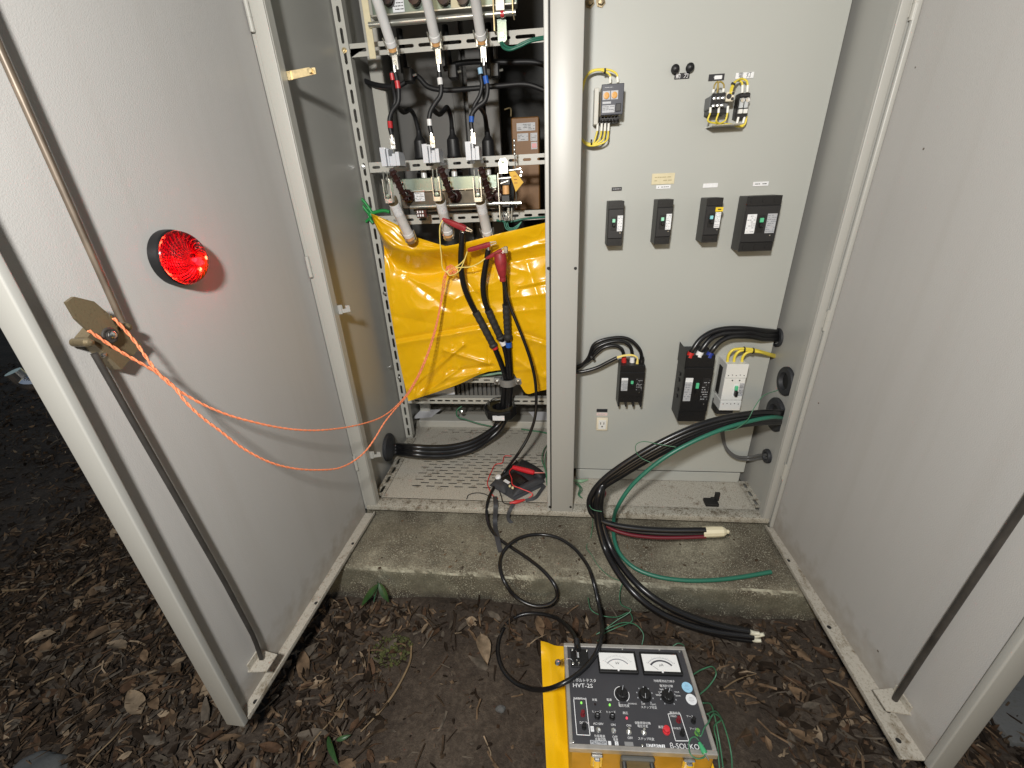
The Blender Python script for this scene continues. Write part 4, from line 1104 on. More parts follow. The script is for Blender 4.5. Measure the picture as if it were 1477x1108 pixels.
# ------------------------------------------------------------------ left bay: load break switches
def fuse_tube(par, a, b, r=0.0145, label=True, top=True):
    a, b = Vector(a), Vector(b); d = (b - a).normalized()
    L = (b - a).length
    o = MB().lathe(a, d, [(0.0, 0), (0.0, r), (0.012, r), (0.013, r * .97), (L - 0.014, r * .97), (L - 0.013, r * 1.04), (L, r * 1.04), (L, 0)], 24).build('fuse_tube', FUSE_GREY, par, smooth=35)
    MB().lathe(b, d, [(0, r * .9), (0.020, r * .9), (0.022, r * .7), (0.022, 0)], 16).build('end_cap', BRASS, o)
    if top: MB().lathe(a, -d, [(-0.002, r * 1.05), (0.018, r * 1.05), (0.02, r * .8), (0.02, 0)], 16).build('end_cap', ZINC, o)
    if label:
        mb = MB(); t = d.orthogonal().normalized()
        f = (CAM - (a + b) / 2); f = (f - d * f.dot(d)).normalized(); w = d.cross(f)
        vs, fs = [], []
        for k in range(9):
            an = (k / 8 - 0.5) * 1.9
            for hh in (0.16 if top else 0.02, 0.42 if top else .30):
                vs.append(a + d * (L * hh) + (f * cos(an) + w * sin(an)) * r * 1.0)
        fs = [[2 * k, 2 * k + 1, 2 * k + 3, 2 * k + 2] for k in range(8)]
        mb.add(vs, fs); lb = mb.build('label', LABEL_WHITE, o)
        mb = MB(); rr = random.Random(int(a.x * 1000))
        for i in range(26):
            an = rr.uniform(-.8, .8); hh = rr.uniform(.19, .40) if top else rr.uniform(.04, .28); wa = rr.uniform(.03, .13); dh = .006
            q = [a + d * (L * (hh + e)) + (f * cos(an + g) + w * sin(an + g)) * r * 1.012 for g, e in ((0, 0), (wa, 0), (wa, dh), (0, dh))]
            mb.add(q, [[0, 1, 2, 3]])
        mb.build('small_print', simple('blue_grey_print', (0.22, 0.23, 0.32), .6), lb, smooth=0)
    # spring clip round the lower end
    mb = MB()
    for s in (-1, 1):
        w = d.cross(Vector((0, -1, 0))).normalized()
        mb.tube([b + d * .018 - Vector((0, -.002, 0)) + w * s * r * 1.1, b - d * .004 + w * s * r * 1.28, b - d * .02 + w * s * r * 1.35], 0.0022, 6, 4)
        mb.box(b + d * 0.012 + w * s * r * .9 - Vector((.002, .006, .012)), b + d * 0.012 + w * s * r * .9 + Vector((.002, .012, .012)))
    mb.lathe(b + d * 0.01, d, [(0, r * 1.12), (0.006, r * 1.14), (0.012, r * 1.1)], 16)
    mb.build('spring_clip', ZINC, o)
    return o
def lug(par, c, w=0.018, h=0.038, d=0.004):
    """tin plated terminal lug with its bolt"""
    c = Vector(c)
    o = MB().box(c - Vector((w / 2, d / 2, h / 2)), c + Vector((w / 2, d / 2, h / 2)), 0.0015).build('terminal_lug', STEEL, par)
    MB().lathe(c - Vector((0, d / 2, 0)), (0, -1, 0), [(0, 0.0062), (0.003, 0.0062), (0.0031, 0.004), (0.008, 0.004), (0.0082, 0)], 6).build('bolt', ZINC, o)
    return o

up_sw = thing('load_break_switch', 'upper fused load break switch cut off by the top of the photo', 'switch', (-0.34, RY, 1.5), 'load break switches')
ty0, ty1 = 0.25, 0.34
tops, bots = ((540, -12), (613, -12), (684, -12)), ((565, 66), (628, 57), (694, 54))
UPB = []
for a, b in zip(tops, bots):
    A, B = P(*a, y=ty0), P(*b, y=ty1)
    A = A + (A - B) * 0.6
    fuse_tube(up_sw, A, B); UPB.append(B)
fz = P(640, 12, y=0.41)
MB().box((-0.545, 0.40, fz.z - 0.012), (-0.115, 0.41, fz.z + 0.30), 0.002).build('base_frame', ZINC_GREEN, up_sw)
MB().box((-0.545, 0.375, fz.z - 0.016), (-0.115, 0.4105, fz.z - 0.011), 0.001).build('frame_lip', ZINC, up_sw)
sA, sB = P(532, 35, y=0.36), P(744, 19, y=0.36)
MB().cyl((sA.x, 0.36, (sA.z + sB.z) / 2), (sB.x, 0.36, (sA.z + sB.z) / 2), 0.0075, n=14).build('drive_shaft', ZINC, up_sw)
q = P(535, 40, y=0.37)
MB().box((q.x - .016, 0.366, q.z - .075), (q.x + .004, 0.370, q.z + .25), .001).build('side_plate', LABEL_CREAM, up_sw)
a, b = P(565, 0, y=.397), P(584, 17, y=.397)
o = MB().box((a.x, .3960, b.z), (b.x, .3985, a.z + .03)).build('rating_label', LABEL_WHITE, up_sw)
mb = MB(); label_lines(mb, a.x + .002, b.z + .003, b.x - .002, a.z + .025, .3955, 7, .65, 4); mb.build('small_print', INK, o, smooth=0)
for px in (558, 598, 640, 668):
    q = P(px, 4, y=.37)
    MB().lathe((q.x, .398, q.z + .012), (0, -1, 0), [(0, .017), (.012, .017), (.014, .012), (.024, .012), (.026, .019), (.036, .018), (.037, 0)], 18).build('insulator', BROWN_RESIN, up_sw)
q = P(664, 6, y=.39)
MB().box((q.x - .028, .392, q.z - .01), (q.x + .006, .3985, q.z + .05)).build('warning_plate', LABEL_CREAM, up_sw)
a, b = P(717, 28, y=.38), P(728, 61, y=.38)
pl = MB().plate((a.x, .378, b.z), (1, 0, 0), (0, 0, 1), [(0, 0), (.02, 0), (.026, .006), (.026, a.z - b.z - .004), (.022, a.z - b.z), (0, a.z - b.z)], (), .003).build('earth_plate', ZINC_GREEN, up_sw, smooth=0)
MB().lathe((a.x + .013, .376, b.z + .018), (0, -1, 0), [(0, .0075), (.004, .0075), (.0042, .005), (.010, .005), (.0102, 0)], 6).build('bolt', ZINC, pl)
a, b = P(714, -5, y=.37), P(728, 15, y=.37)
MB().box((a.x, .368, b.z), (b.x, .372, a.z + .02), .001).build('drive_lever', ZINC, up_sw)
MB().box((a.x - .006, .35, b.z - .05), (a.x - .002, .39, a.z + .05), .001).build('side_plate', ZINC_YEL, up_sw)
a = P(740, 10, y=.365)
MB().box((a.x - .002, .35, a.z - .02), (a.x + .002, .40, a.z + .06), .001).build('side_plate', ZINC_YEL, up_sw)
MB().cyl(P(722, 20.5, y=.36), P(727, 20, y=.36), .0085, n=12).build('red_mark', RED_TAPE, up_sw)
for k, B in enumerate(UPB):
    lug(up_sw, (B.x + 0.004, B.y + 0.002, B.z - 0.040))
wire('earth_wire', 'pair of green earth wires looping from the upper switch to the pillar', 'wire', [(722, 62, 'y', .375), (726, 69, 'y', .36), (735, 72, 'y', .35), (750, 67, 'y', .35), (765, 60, 'y', .35), (790, 55, 'y', .36)], 0.0038, GREEN_CABLE)
wire('earth_wire', 'upper strand of green earth wire beside the topmost rail', 'wire', [(724, 61, 'y', .378), (730, 67, 'y', .37), (740, 69, 'y', .36), (752, 63, 'y', .36), (768, 56.5, 'y', .36), (792, 52, 'y', .37)], 0.0034, GREEN_CABLE)

# connecting leads between the two switches
def lead(label, path, tapes, low):
    t = thing('connecting_lead', label, 'cable', PP(path[0]), 'leads between the upper and lower switch')
    pts = [PP(p) for p in path]
    MB().tube(pts, 0.0068, 12, 8).build('cable', BLACK_MATT, t, smooth=60)
    for (a, b, mt) in tapes:
        A, B_ = PP(a), PP(b)
        MB().cyl(A, B_, 0.0076, n=12).build('tape_band', mt, t)
    lug(t, PP(low) , 0.017, 0.034)
    c = PP(path[-1]); MB().cyl(c + Vector((0, 0, .004)), c - Vector((0, 0, .018)), .0056, n=10).build('crimp', STEEL, t)
    c = PP(path[0]); MB().cyl(c - Vector((0, 0, .004)), c + Vector((0, 0, .018)), .0056, n=10).build('crimp', STEEL, t)
    return t
yl = 0.335
t = lead('black connecting lead with red tape bands', [(570, 105, 'y', yl), (573, 118, 'y', yl), (575, 135, 'y', yl), (574, 148, 'y', yl), (566, 160, 'y', yl), (562, 172, 'y', yl), (562.5, 184, 'y', yl), (565, 195, 'y', yl)],
     [((572.6, 117, 'y', yl - .001), (574.4, 128, 'y', yl - .001), RED_TAPE), ((562.3, 175, 'y', yl - .001), (563.3, 185, 'y', yl - .001), RED_TAPE)], (566.5, 207, 'y', yl))
MB().tube([PP(p) for p in ((565, 104, 'y', yl), (566, 112, 'y', yl), (567, 125, 'y', yl + .01), (570, 145, 'y', yl + .02), (564, 165, 'y', yl + .015), (565.5, 190, 'y', yl + .005))], .0058, 10, 8).build('cable', BLACK_MATT, t, smooth=60)
MB().cyl(PP((565.2, 106, 'y', yl - .002)), PP((566.6, 116, 'y', yl - .002)), .0066, n=12).build('tape_band', RED_TAPE, t)
lead('black connecting lead with white tape bands', [(633.5, 104, 'y', yl), (634.5, 115, 'y', yl), (636.5, 126, 'y', yl), (635, 138, 'y', yl), (627, 150, 'y', yl), (621, 161, 'y', yl), (619, 172, 'y', yl), (620, 183, 'y', yl), (622, 192, 'y', yl)],
     [((634, 112.5, 'y', yl - .001), (635.5, 122.5, 'y', yl - .001), WHITE_CAP), ((619, 172, 'y', yl - .001), (620, 181.5, 'y', yl - .001), WHITE_CAP)], (624, 205, 'y', yl))
t = lead('black connecting lead with blue tape bands', [(698, 95, 'y', yl), (699.5, 106, 'y', yl), (702, 118, 'y', yl), (703, 132, 'y', yl), (699, 146, 'y', yl), (688, 155, 'y', yl), (681, 165, 'y', yl), (679.5, 176, 'y', yl), (680.5, 187, 'y', yl)],
     [((699.8, 110, 'y', yl - .001), (702, 121, 'y', yl - .001), BLUE_TAPE), ((680, 168, 'y', yl - .001), (680, 176.5, 'y', yl - .001), BLUE_TAPE)], (682.5, 200, 'y', yl))
MB().tube([PP(p) for p in ((693, 96, 'y', yl + .004), (693.5, 112, 'y', yl + .01), (695, 122, 'y', yl + .012), (692, 138, 'y', yl + .012), (684, 153, 'y', yl + .01), (681, 172, 'y', yl + .004))], .006, 10, 8).build('cable', BLACK_MATT, t, smooth=60)
MB().cyl(PP((692, 98, 'y', yl)), PP((693.5, 107, 'y', yl)), .0068, n=12).build('tape_band', simple('pale_blue_tape', (.3, .5, .68), .4), t)

# lower switch
lo_sw = thing('load_break_switch', 'lower fused load break switch above the yellow sheet', 'switch', (-0.34, RY, 1.1), 'load break switches')
LB = []
for a, b in zip(((568, 293), (635, 290), (693, 291)), ((590, 340), (646, 335), (703, 336))):
    A, B = P(*a, y=0.27), P(*b, y=0.345)
    fuse_tube(lo_sw, A, B, 0.0172, True, False)
    LB.append((A, B))
for k, (A, B) in enumerate(LB):
    # brass cap, trigger frame and brown post above each tube
    d = (B - A).normalized()
    hd = thing.__call__ if False else None
    o = MB().lathe(A + d * .004, -d, [(0, .0165), (.020, .0165), (.023, .014), (.024, 0)], 18).build('fuse_holder', BRONZE, lo_sw)
    c = A - d * 0.030
    mb = MB()
    w = .011
    for s in (-1, 1): mb.box((c.x + s * w - .0018, c.y - .018, c.z - .022), (c.x + s * w + .0018, c.y + .004, c.z + .045), .0006)
    mb.box((c.x - w, c.y - .019, c.z - .024), (c.x + w, c.y - .015, c.z - .010), .001)
    for s in (-1, 1): mb.tube([(c.x + s * .006, c.y - .014, c.z + .066), (c.x + s * .0065, c.y - .017, c.z + .03), (c.x + s * .002, c.y - .019, c.z + .004)], .0016, 6, 4)
    mb.build('trigger_frame', ZINC, lo_sw)
    MB().lathe((c.x, c.y - .018, c.z - .004), (0, -1, 0), [(0, .006), (.004, .006), (.0042, .0045), (.008, .004), (.0082, 0)], 8).build('bolt', ZINC_GREEN, lo_sw)
    mb = MB()
    mb.tube([(c.x + .006, c.y + .03, c.z + .070), (c.x + .012, c.y + .045, c.z + .045), (c.x + .018, c.y + .065, c.z + .01), (c.x + .022, c.y + .09, c.z - .02)], .012, 12, 5, radii=[.009, .010, .010, .009])
    for j in range(5):
        q = Vector((c.x + .008 + .0035 * j, c.y + .034 + .012 * j, c.z + .062 - .018 * j))
        mb.lathe(q, (-.25, -.5, .8), [(-.004, .009), (-.001, .014), (.004, .009)], 16)
    mb.build('insulator', BROWN_RESIN, lo_sw)
    q = P(((573, 290), (640, 290), (702, 288))[k][0] + 18, 283, y=.40)
    MB().lathe((q.x, .43, q.z), (0, -1, 0), [(0, .022), (.02, .024), (.05, .021), (.062, .012), (.063, 0)], 18).build('post_insulator', BROWN_RESIN, lo_sw)
# arc chutes
for k, (a, b, c) in enumerate((((547, 213), (556, 240), (575, 219)), ((608, 208), (618, 235), (633, 217)), ((670.5, 204.5), (681, 231), (691, 213)))):
    A, B, C_ = P(*a, y=.29), P(*b, y=.29), P(*c, y=.29)
    z0, z1 = B.z, A.z
    mb = MB()
    for (x0, x1, zt, dy) in ((A.x, A.x + .016, z1, 0), (A.x + .0185, A.x + .0235, z1 - .004, .006), (C_.x - .024, C_.x - .014, z1 - .018, .004), (C_.x - .012, C_.x - .001, z1 - .014, 0)):
        outl = [(0, 0), (.055, 0), (.055, zt - z0 - .01), (.046, zt - z0), (0, zt - z0)]
        mb.plate((x1, .29 + dy, z0), (0, 1, 0), (0, 0, 1), outl, (), x1 - x0)
    mb.box((A.x + .016, .302, z0), (C_.x - .012, .306, z1 - .024), .001)
    mb.build('arc_chute', CHUTE, lo_sw, smooth=0)
    # rounded open mouth
a, b = P(586, 258, y=.40), P(716, 276, y=.40)
MB().box((a.x - .02, .395, b.z), (b.x + .004, .41, a.z), .002).build('base_frame', ZINC_GREEN, lo_sw)
a2, b2 = P(586, 277, y=.395), P(716, 293, y=.395)
MB().box((a2.x - .02, .392, b2.z - .005), (b2.x + .004, .398, a2.z), .001).build('front_plate', BROWN_PLATE, lo_sw)
MB().box((a2.x - .02, .378, a2.z - .001), (b2.x + .004, .40, a2.z + .0025), .0008).build('frame_lip', ZINC, lo_sw)
a, b = P(597, 275, y=.388), P(613, 290, y=.388)
o = MB().box((a.x, .388, b.z), (b.x, .3915, a.z)).build('rating_label', LABEL_WHITE, lo_sw)
mb = MB(); label_lines(mb, a.x + .002, b.z + .002, b.x - .002, a.z - .002, .3875, 6, .65, 9); mb.build('small_print', INK, o, smooth=0)
q = P(664, 284, y=.39); MB().lathe(q, (0, -1, 0), [(0, .005), (.004, .005), (.0042, 0)], 8).build('bolt', STEEL, lo_sw)
for (px, py) in ((671, 274), (714, 273), (714, 281)):
    q = P(px, py, y=.391); MB().lathe(q, (0, -1, 0), [(0, .003), (.001, .003), (.0012, 0)], 8).build('rivet', ZINC, lo_sw)
sA, sB = P(592, 299, y=.37), P(716, 293, y=.37)
MB().cyl((sA.x, .37, sA.z), (P(752, 293, y=.37).x, .37, sA.z), .0065, n=14).build('drive_shaft', ZINC, lo_sw)
MB().box((sA.x, .40, sA.z - .018), (sB.x, .41, sA.z + .008), .001).build('shaft_plate', BROWN_PLATE, lo_sw)
a, b = P(600, 303, y=.35), P(616, 314, y=.35)
o = MB().box((a.x, .35, b.z), (b.x, .37, a.z), .001).build('terminal_strip', BROWN_RESIN, lo_sw)
mb = MB()
for k in range(3):
    for j in range(2): mb.box((a.x + .003 + k * .0085, .3485, b.z + .004 + j * .011), (a.x + .0075 + k * .0085, .3505, b.z + .011 + j * .011))
mb.build('terminal_tag', WHITE, o, smooth=0)
# operating mechanism at the right of the lower switch
mech = thing('operating_mechanism', 'zinc plated spring mechanism with a copper coil at the right of the lower switch', 'mechanism', P(730, 315, y=.38))
a, b = P(719, 227, y=.375), P(731, 250, y=.375)
o = MB().plate((a.x, .375, b.z), (1, 0, 0), (0, 0, 1), [(0, 0), (.028, 0), (.028, .034), (.022, .044), (.006, .044), (0, .034)], (), .003).build('earth_plate', ZINC, mech, smooth=0)
q = P(725.5, 232, y=.372); MB().lathe(q, (0, -1, 0), [(0, .008), (.004, .008), (.0042, .005), (.009, .005), (.0092, 0)], 6).build('bolt', ZINC_GREEN, o)
a, b = P(717.5, 250, y=.36), P(720, 318, y=.36)
MB().box((a.x, .35, b.z), (a.x + .004, .40, a.z), .001).build('side_plate', ZINC, mech)
a, b = P(724, 268, y=.36), P(735, 280, y=.36)
MB().lathe(((a.x + b.x) / 2, .365, b.z), (0, 0, 1), [(0, 0), (0, .011), (a.z - b.z, .011), (a.z - b.z, 0)], 18).build('copper_coil', BRASS, mech)
MB().box((a.x - .004, .352, b.z - .040), (b.x + .002, .385, b.z - .001), .003).build('magnet_block', BLACK_PLASTIC, mech)
MB().box((a.x - .005, .356, a.z + .001), (b.x + .004, .385, a.z + .028), .002).build('switch_block', BLACK_PLASTIC, mech)
mb = MB()
for (p0, p1, r) in (((719, 258), (739, 256), .0028), ((722, 265), (733, 261), .003), ((711, 293.5), (752, 293), .006), ((734, 246), (750, 244), .0028), ((731, 312), (733, 300), .003), ((738, 318), (738, 300), .0026), ((734, 318), (734, 300), .0022)):
    mb.cyl(P(*p0, y=.352), P(*p1, y=.352), r, n=10)
mb.build('linkage', ZINC, mech)
q0, q1 = P(742, 203, y=.36), P(745, 300, y=.36)
mb = MB().cyl(q0, q1, .0018, n=8)
for py in (203, 210, 216, 222): 
    mb.lathe(P(741.5 + (py - 203) * .03, py, y=.359), (0, 0, 1), [(-.005, .002), (-.002, .004), (.002, .004), (.005, .002)], 10)
for (px, py) in ((750, 244), (751, 254), (752, 249)): mb.lathe(P(px, py, y=.355), (0, -1, 0), [(0, .004), (.004, .004), (.0045, 0)], 10)
mb.build('pull_chain', STEEL, mech)
mb = MB()
for k in range(3): mb.tube([P(726 + 3 * k, 306, y=.35), P(727 + 2.6 * k, 314, y=.347), P(731 + .8 * k, 317, y=.349), P(735 - k, 312, y=.35)], .0022, 8, 5)
mb.build('spring', STEEL, mech)
tg = MB()
A = [P(*k, y=.345) for k in ((734, 248), (743, 247), (755, 263), (744, 277), (739, 262))]
poly_prism(tg, A, (0, -1, 0), .0015)
yt = tag(tg.build('caution_tag', simple('yellow_card', (0.72, 0.42, 0.02), .55), smooth=0), 'bent yellow card tag hanging on the mechanism', 'tag')
mb = MB()
for k in range(3):
    p = P(740.5 + k * .6, 254 + k * 5, y=.3432); mb.box((p.x, p.y - .0006, p.z - .001), (p.x + .010, p.y, p.z + .001))
mb.build('print', simple('faded_red_print', (.35, .12, .02), .6), yt)
for k in range(3):
    wire('earth_wire', ('lowest', 'middle', 'uppermost')[k] + ' of the three pale green wires looping under the mechanism', 'wire', [(727 + 2.5 * k, 321, 'y', .38), (730 + 2 * k, 330 - k, 'y', .375), (737 + k, 333 - 2 * k, 'y', .375), (745, 330 - 2 * k, 'y', .38), (752, 320, 'y', .385)], .0014, simple('mint_wire', (.12, .36, .26), .4), 'pale green wires under the mechanism', n=6)
wire('earth_wire', 'dark green earth wire lying along the rail above the yellow sheet', 'wire', [(716, 318, 'y', .40), (735, 320, 'y', .395), (755, 316, 'y', .40), (775, 314, 'y', .41), (792, 313, 'y', .42)], .0036, GREEN_CABLE)

# things at the back of the left bay
ob = thing('orange_box', 'orange transformer case with white labels deep in the left bay', 'transformer', P(757, 222, y=.80))
a, b = P(737, 170, y=.80), P(778, 226, y=.80)
MB().box((a.x, .80, b.z - .2), (b.x, .95, a.z), .004).build('case', ORANGE_BOX, ob)
for (p0, p1, mt) in (((745, 178), (772, 188), LABEL_WHITE), ((746, 193), (762, 203), LABEL_GREY), ((765, 192), (775, 203), LABEL_GREY), ((766, 205), (775, 215), LABEL_WHITE)):
    A, B = P(*p0, y=.799), P(*p1, y=.799); mt = LABEL_GREY  # labels greyed to stand for the dimness at the back
    o = MB().box((A.x, .7985, B.z), (B.x, .8004, A.z)).build('label', mt, ob)
    mb = MB(); label_lines(mb, A.x + .003, B.z + .003, B.x - .003, A.z - .003, .798, 4, .6, int(p0[0])); mb.build('small_print', INK, o, smooth=0)
A, B = P(767, 207, y=.798), P(774, 213, y=.798)
MB().box((A.x, .7972, B.z), (B.x, .798, A.z)).build('danger_mark', RED_TAPE, ob)
MB().tube([P(737, 168, y=.82), P(737, 158, y=.82), P(735, 156, y=.83), P(728, 158, y=.84)], .003, 8, 4).build('lifting_hook', ZINC_YEL, ob)
def pothead(label, top, path, base):
    t = thing('cable_pothead', label, 'cable end', PP(base), 'dark cable ends behind the switches')
    MB().tube([PP(p) for p in path], .0075, 10, 6).build('cable', BLACK_MATT, t, smooth=60)
    b = PP(path[-1])
    MB().lathe(b, (0, 0, -1), [(-.01, .008), (.012, .010), (.03, .022), (.075, .024), (.085, .027), (.09, .020), (.13, .021), (.135, .026), (.16, .026), (.16, 0)], 20).build('boot', DGREY_PLASTIC, t)
    return t
pothead('dark cable pothead behind the red taped lead', None, [(572, 152, 'y', .36), (582, 162, 'y', .45), (592, 159, 'y', .52), (598, 168, 'y', .56), (604, 190, 'y', .58)], (606, 210, 'y', .58))
pothead('dark cable pothead behind the white taped lead', None, [(624, 158, 'y', .36), (634, 165, 'y', .45), (640, 160, 'y', .50), (645, 155, 'y', .53), (650, 168, 'y', .56), (652, 188, 'y', .58)], (652, 210, 'y', .58))
pothead('dark cable pothead behind the blue taped lead', None, [(690, 152, 'y', .37), (696, 160, 'y', .46), (700, 170, 'y', .55), (703, 190, 'y', .60)], (703, 210, 'y', .60))
wire('bus_cable', 'sagging black cable across the back of the left bay', 'cable', [(500, 103, 'y', .7), (540, 122, 'y', .62), (575, 124, 'y', .6), (600, 110, 'y', .6), (617, 125, 'y', .6), (640, 130, 'y', .6), (680, 128, 'y', .6), (720, 124, 'y', .6), (760, 122, 'y', .6), (790, 132, 'y', .6)], .0085, BLACK_MATT)
wire('bus_cable', 'upper black cable behind the topmost rail', 'cable', [(640, 100, 'y', .62), (660, 92, 'y', .62), (690, 89, 'y', .62), (730, 90, 'y', .62), (770, 90, 'y', .62), (795, 97, 'y', .62)], .0085, BLACK_MATT)
for k, px in enumerate((588, 652, 712)):
    lab = ('black cable clamp hanging behind the red taped lead', 'black cable clamp hanging behind the white taped lead', 'black cable clamp hanging behind the blue taped lead')[k]
    py = (105, 100, 98)[k]
    t = thing('cable_clamp', lab, 'clamp', P(px, py, y=.58), 'cable clamps at the back')
    q = P(px, py, y=.58)
    MB().cyl((q.x - .012, .58, q.z + .12), (q.x - .010, .58, q.z + .0), .010, .013, n=12).build('stem', BLACK_MATT, t)
    MB().box((q.x - .012, .56, q.z - .03), (q.x + .02, .60, q.z + .012), .004).build('jaw', DGREY_PLASTIC, t)
    MB().cyl((q.x + .02, .575, q.z - .01), (q.x + .032, .575, q.z - .008), .004, n=8).build('bolt', ZINC, t)
for k, (px, py) in enumerate(((611, 247), (655, 246), (704, 244))):
    q = P(px, py, y=.50)
    t = thing('support_insulator', ('white support insulator behind the first fuse', 'white support insulator behind the second fuse', 'white support insulator behind the third fuse')[k], 'insulator', q, 'white support insulators behind the middle rail')
    MB().lathe((q.x, .50, q.z - .02), (0, 0, 1), [(-.03, 0), (-.03, .010), (.02, .010), (.026, .0085), (.032, .0105), (.04, .0105), (.045, .007), (.045, 0)], 16).build('body', PORCELAIN, t)
    MB().cyl((q.x, .50, q.z - .07), (q.x, .50, q.z - .049), .006, n=10).build('stud', ZINC, t)
# ribbed heater behind the foot of the sheet, papers
a, b = P(655, 556, y=.60), P(745, 576, y=.60)
rb = thing('ribbed_reactor', 'dark ribbed reactor body behind the two lowest rails', 'reactor', (a.x, .62, b.z))
MB().box((a.x - .02, .625, b.z - .02), (b.x + .03, .72, a.z + .04), .003).build('core', INNER_DARK, rb)
for k in range(11):
    x = a.x - .01 + k * .021
    MB().box((x, .600, b.z - .02), (x + .013, .6245, a.z + .04), .001).build('fin', INNER_DARK, rb)
def paper(label, quad):
    mb = MB(); poly_prism(mb, [PP(q) for q in quad], (0, -.3, .9), .0006)
    return tag(mb.build('paper_sheet', PAPER, smooth=0), label, 'paper', 'papers left behind the rails')
paper('white paper hanging under the left corner of the yellow sheet', [(612, 571, 'y', .50), (655, 558, 'y', .50), (656, 569, 'y', .50), (630, 570, 'y', .50)])
paper('white paper lying on the rear channel at the left', [(595, 604, 'z', .055), (606, 592, 'z', .055), (637, 590, 'z', .055), (622, 602, 'z', .055)])
paper('white paper lying on the rear channel next to the pillar', [(773, 606, 'z', .055), (762, 594, 'z', .055), (792, 594, 'z', .055), (800, 606, 'z', .055)])

# ------------------------------------------------------------------ yellow insulating sheet
def lerp_curve(pts, t):
    n = len(pts) - 1
    d = [0]
    for i in range(n): d.append(d[-1] + math.hypot(pts[i + 1][0] - pts[i][0], pts[i + 1][1] - pts[i][1]))
    s = t * d[-1]
    for i in range(n):
        if s <= d[i + 1] or i == n - 1:
            k = (s - d[i]) / max(d[i + 1] - d[i], 1e-9)
            return [a + (b - a) * k for a, b in zip(pts[i], pts[i + 1])]
def smoothpts(pts, sub=6):
    v, _ = catmull([Vector(p + (0,) if len(p) == 2 else p) for p in pts], [0] * len(pts), sub)
    return [(p.x, p.y, p.z) for p in v]
def xcurve(pts, x):
    for i in range(len(pts) - 1):
        if pts[i][0] <= x <= pts[i + 1][0] or i == len(pts) - 2:
            k = (x - pts[i][0]) / max(pts[i + 1][0] - pts[i][0], 1e-6)
            return pts[i][1] + (pts[i + 1][1] - pts[i][1]) * k
CREASES = [  # photo line, width px, depth m (+ towards the viewer)
    ((560, 492), (706, 466), 3.2, -.010), ((560, 498), (700, 474), 4.5, .009), ((575, 385), (640, 388), 8, .006), ((748, 418), (790, 410), 3.0, -.006), ((748, 413), (790, 405), 4, .006),
    ((590, 562), (668, 498), 3.4, .014), ((600, 572), (612, 520), 3, .009), ((606, 572), (662, 532), 3.0, .012), ((598, 560), (640, 516), 3, -.010), ((620, 566), (690, 538), 3, .007), ((640, 550), (652, 500), 3.5, .006), ((735, 430), (790, 424), 5, .006), ((560, 372), (570, 470), 4, .005), ((665, 395), (700, 440), 4, -.006), ((700, 452), (790, 446), 4, .004), ((640, 505), (705, 525), 3.2, .011), ((655, 512), (612, 560), 4, -.008),
    ((745, 478), (790, 492), 3, -.008), ((745, 484), (788, 498), 4, .007), ((655, 534), (710, 528), 3, -.008), ((652, 545), (690, 538), 4, .006),
    ((580, 395), (655, 432), 9, .008), ((655, 432), (720, 405), 9, .006), ((585, 400), (650, 448), 5, -.005), ((700, 372), (790, 350), 7, .014), ((690, 388), (790, 368), 7, -.008),
    ((660, 440), (655, 470), 6, .005), ((705, 500), (704, 540), 2.2, -.006), ((760, 380), (780, 440), 7, .006), ((600, 365), (700, 388), 8, -.010), ((570, 350), (640, 378), 6, -.008),
    ((680, 410), (690, 470), 7, -.004), ((600, 445), (690, 455), 9, .006), ((562, 455), (640, 470), 7, -.004), ((745, 520), (785, 545), 5, .008), ((765, 500), (785, 535), 4, -.006)]
def seg_dist(px, py, a, b):
    ax, ay = a; bx, by = b
    dx, dy = bx - ax, by - ay
    t = ((px - ax) * dx + (py - ay) * dy) / (dx * dx + dy * dy)
    e = 0 if 0 <= t <= 1 else (min(abs(t), abs(t - 1)) * math.hypot(dx, dy))
    t = max(0, min(1, t))
    return math.hypot(px - ax - t * dx, py - ay - t * dy), e
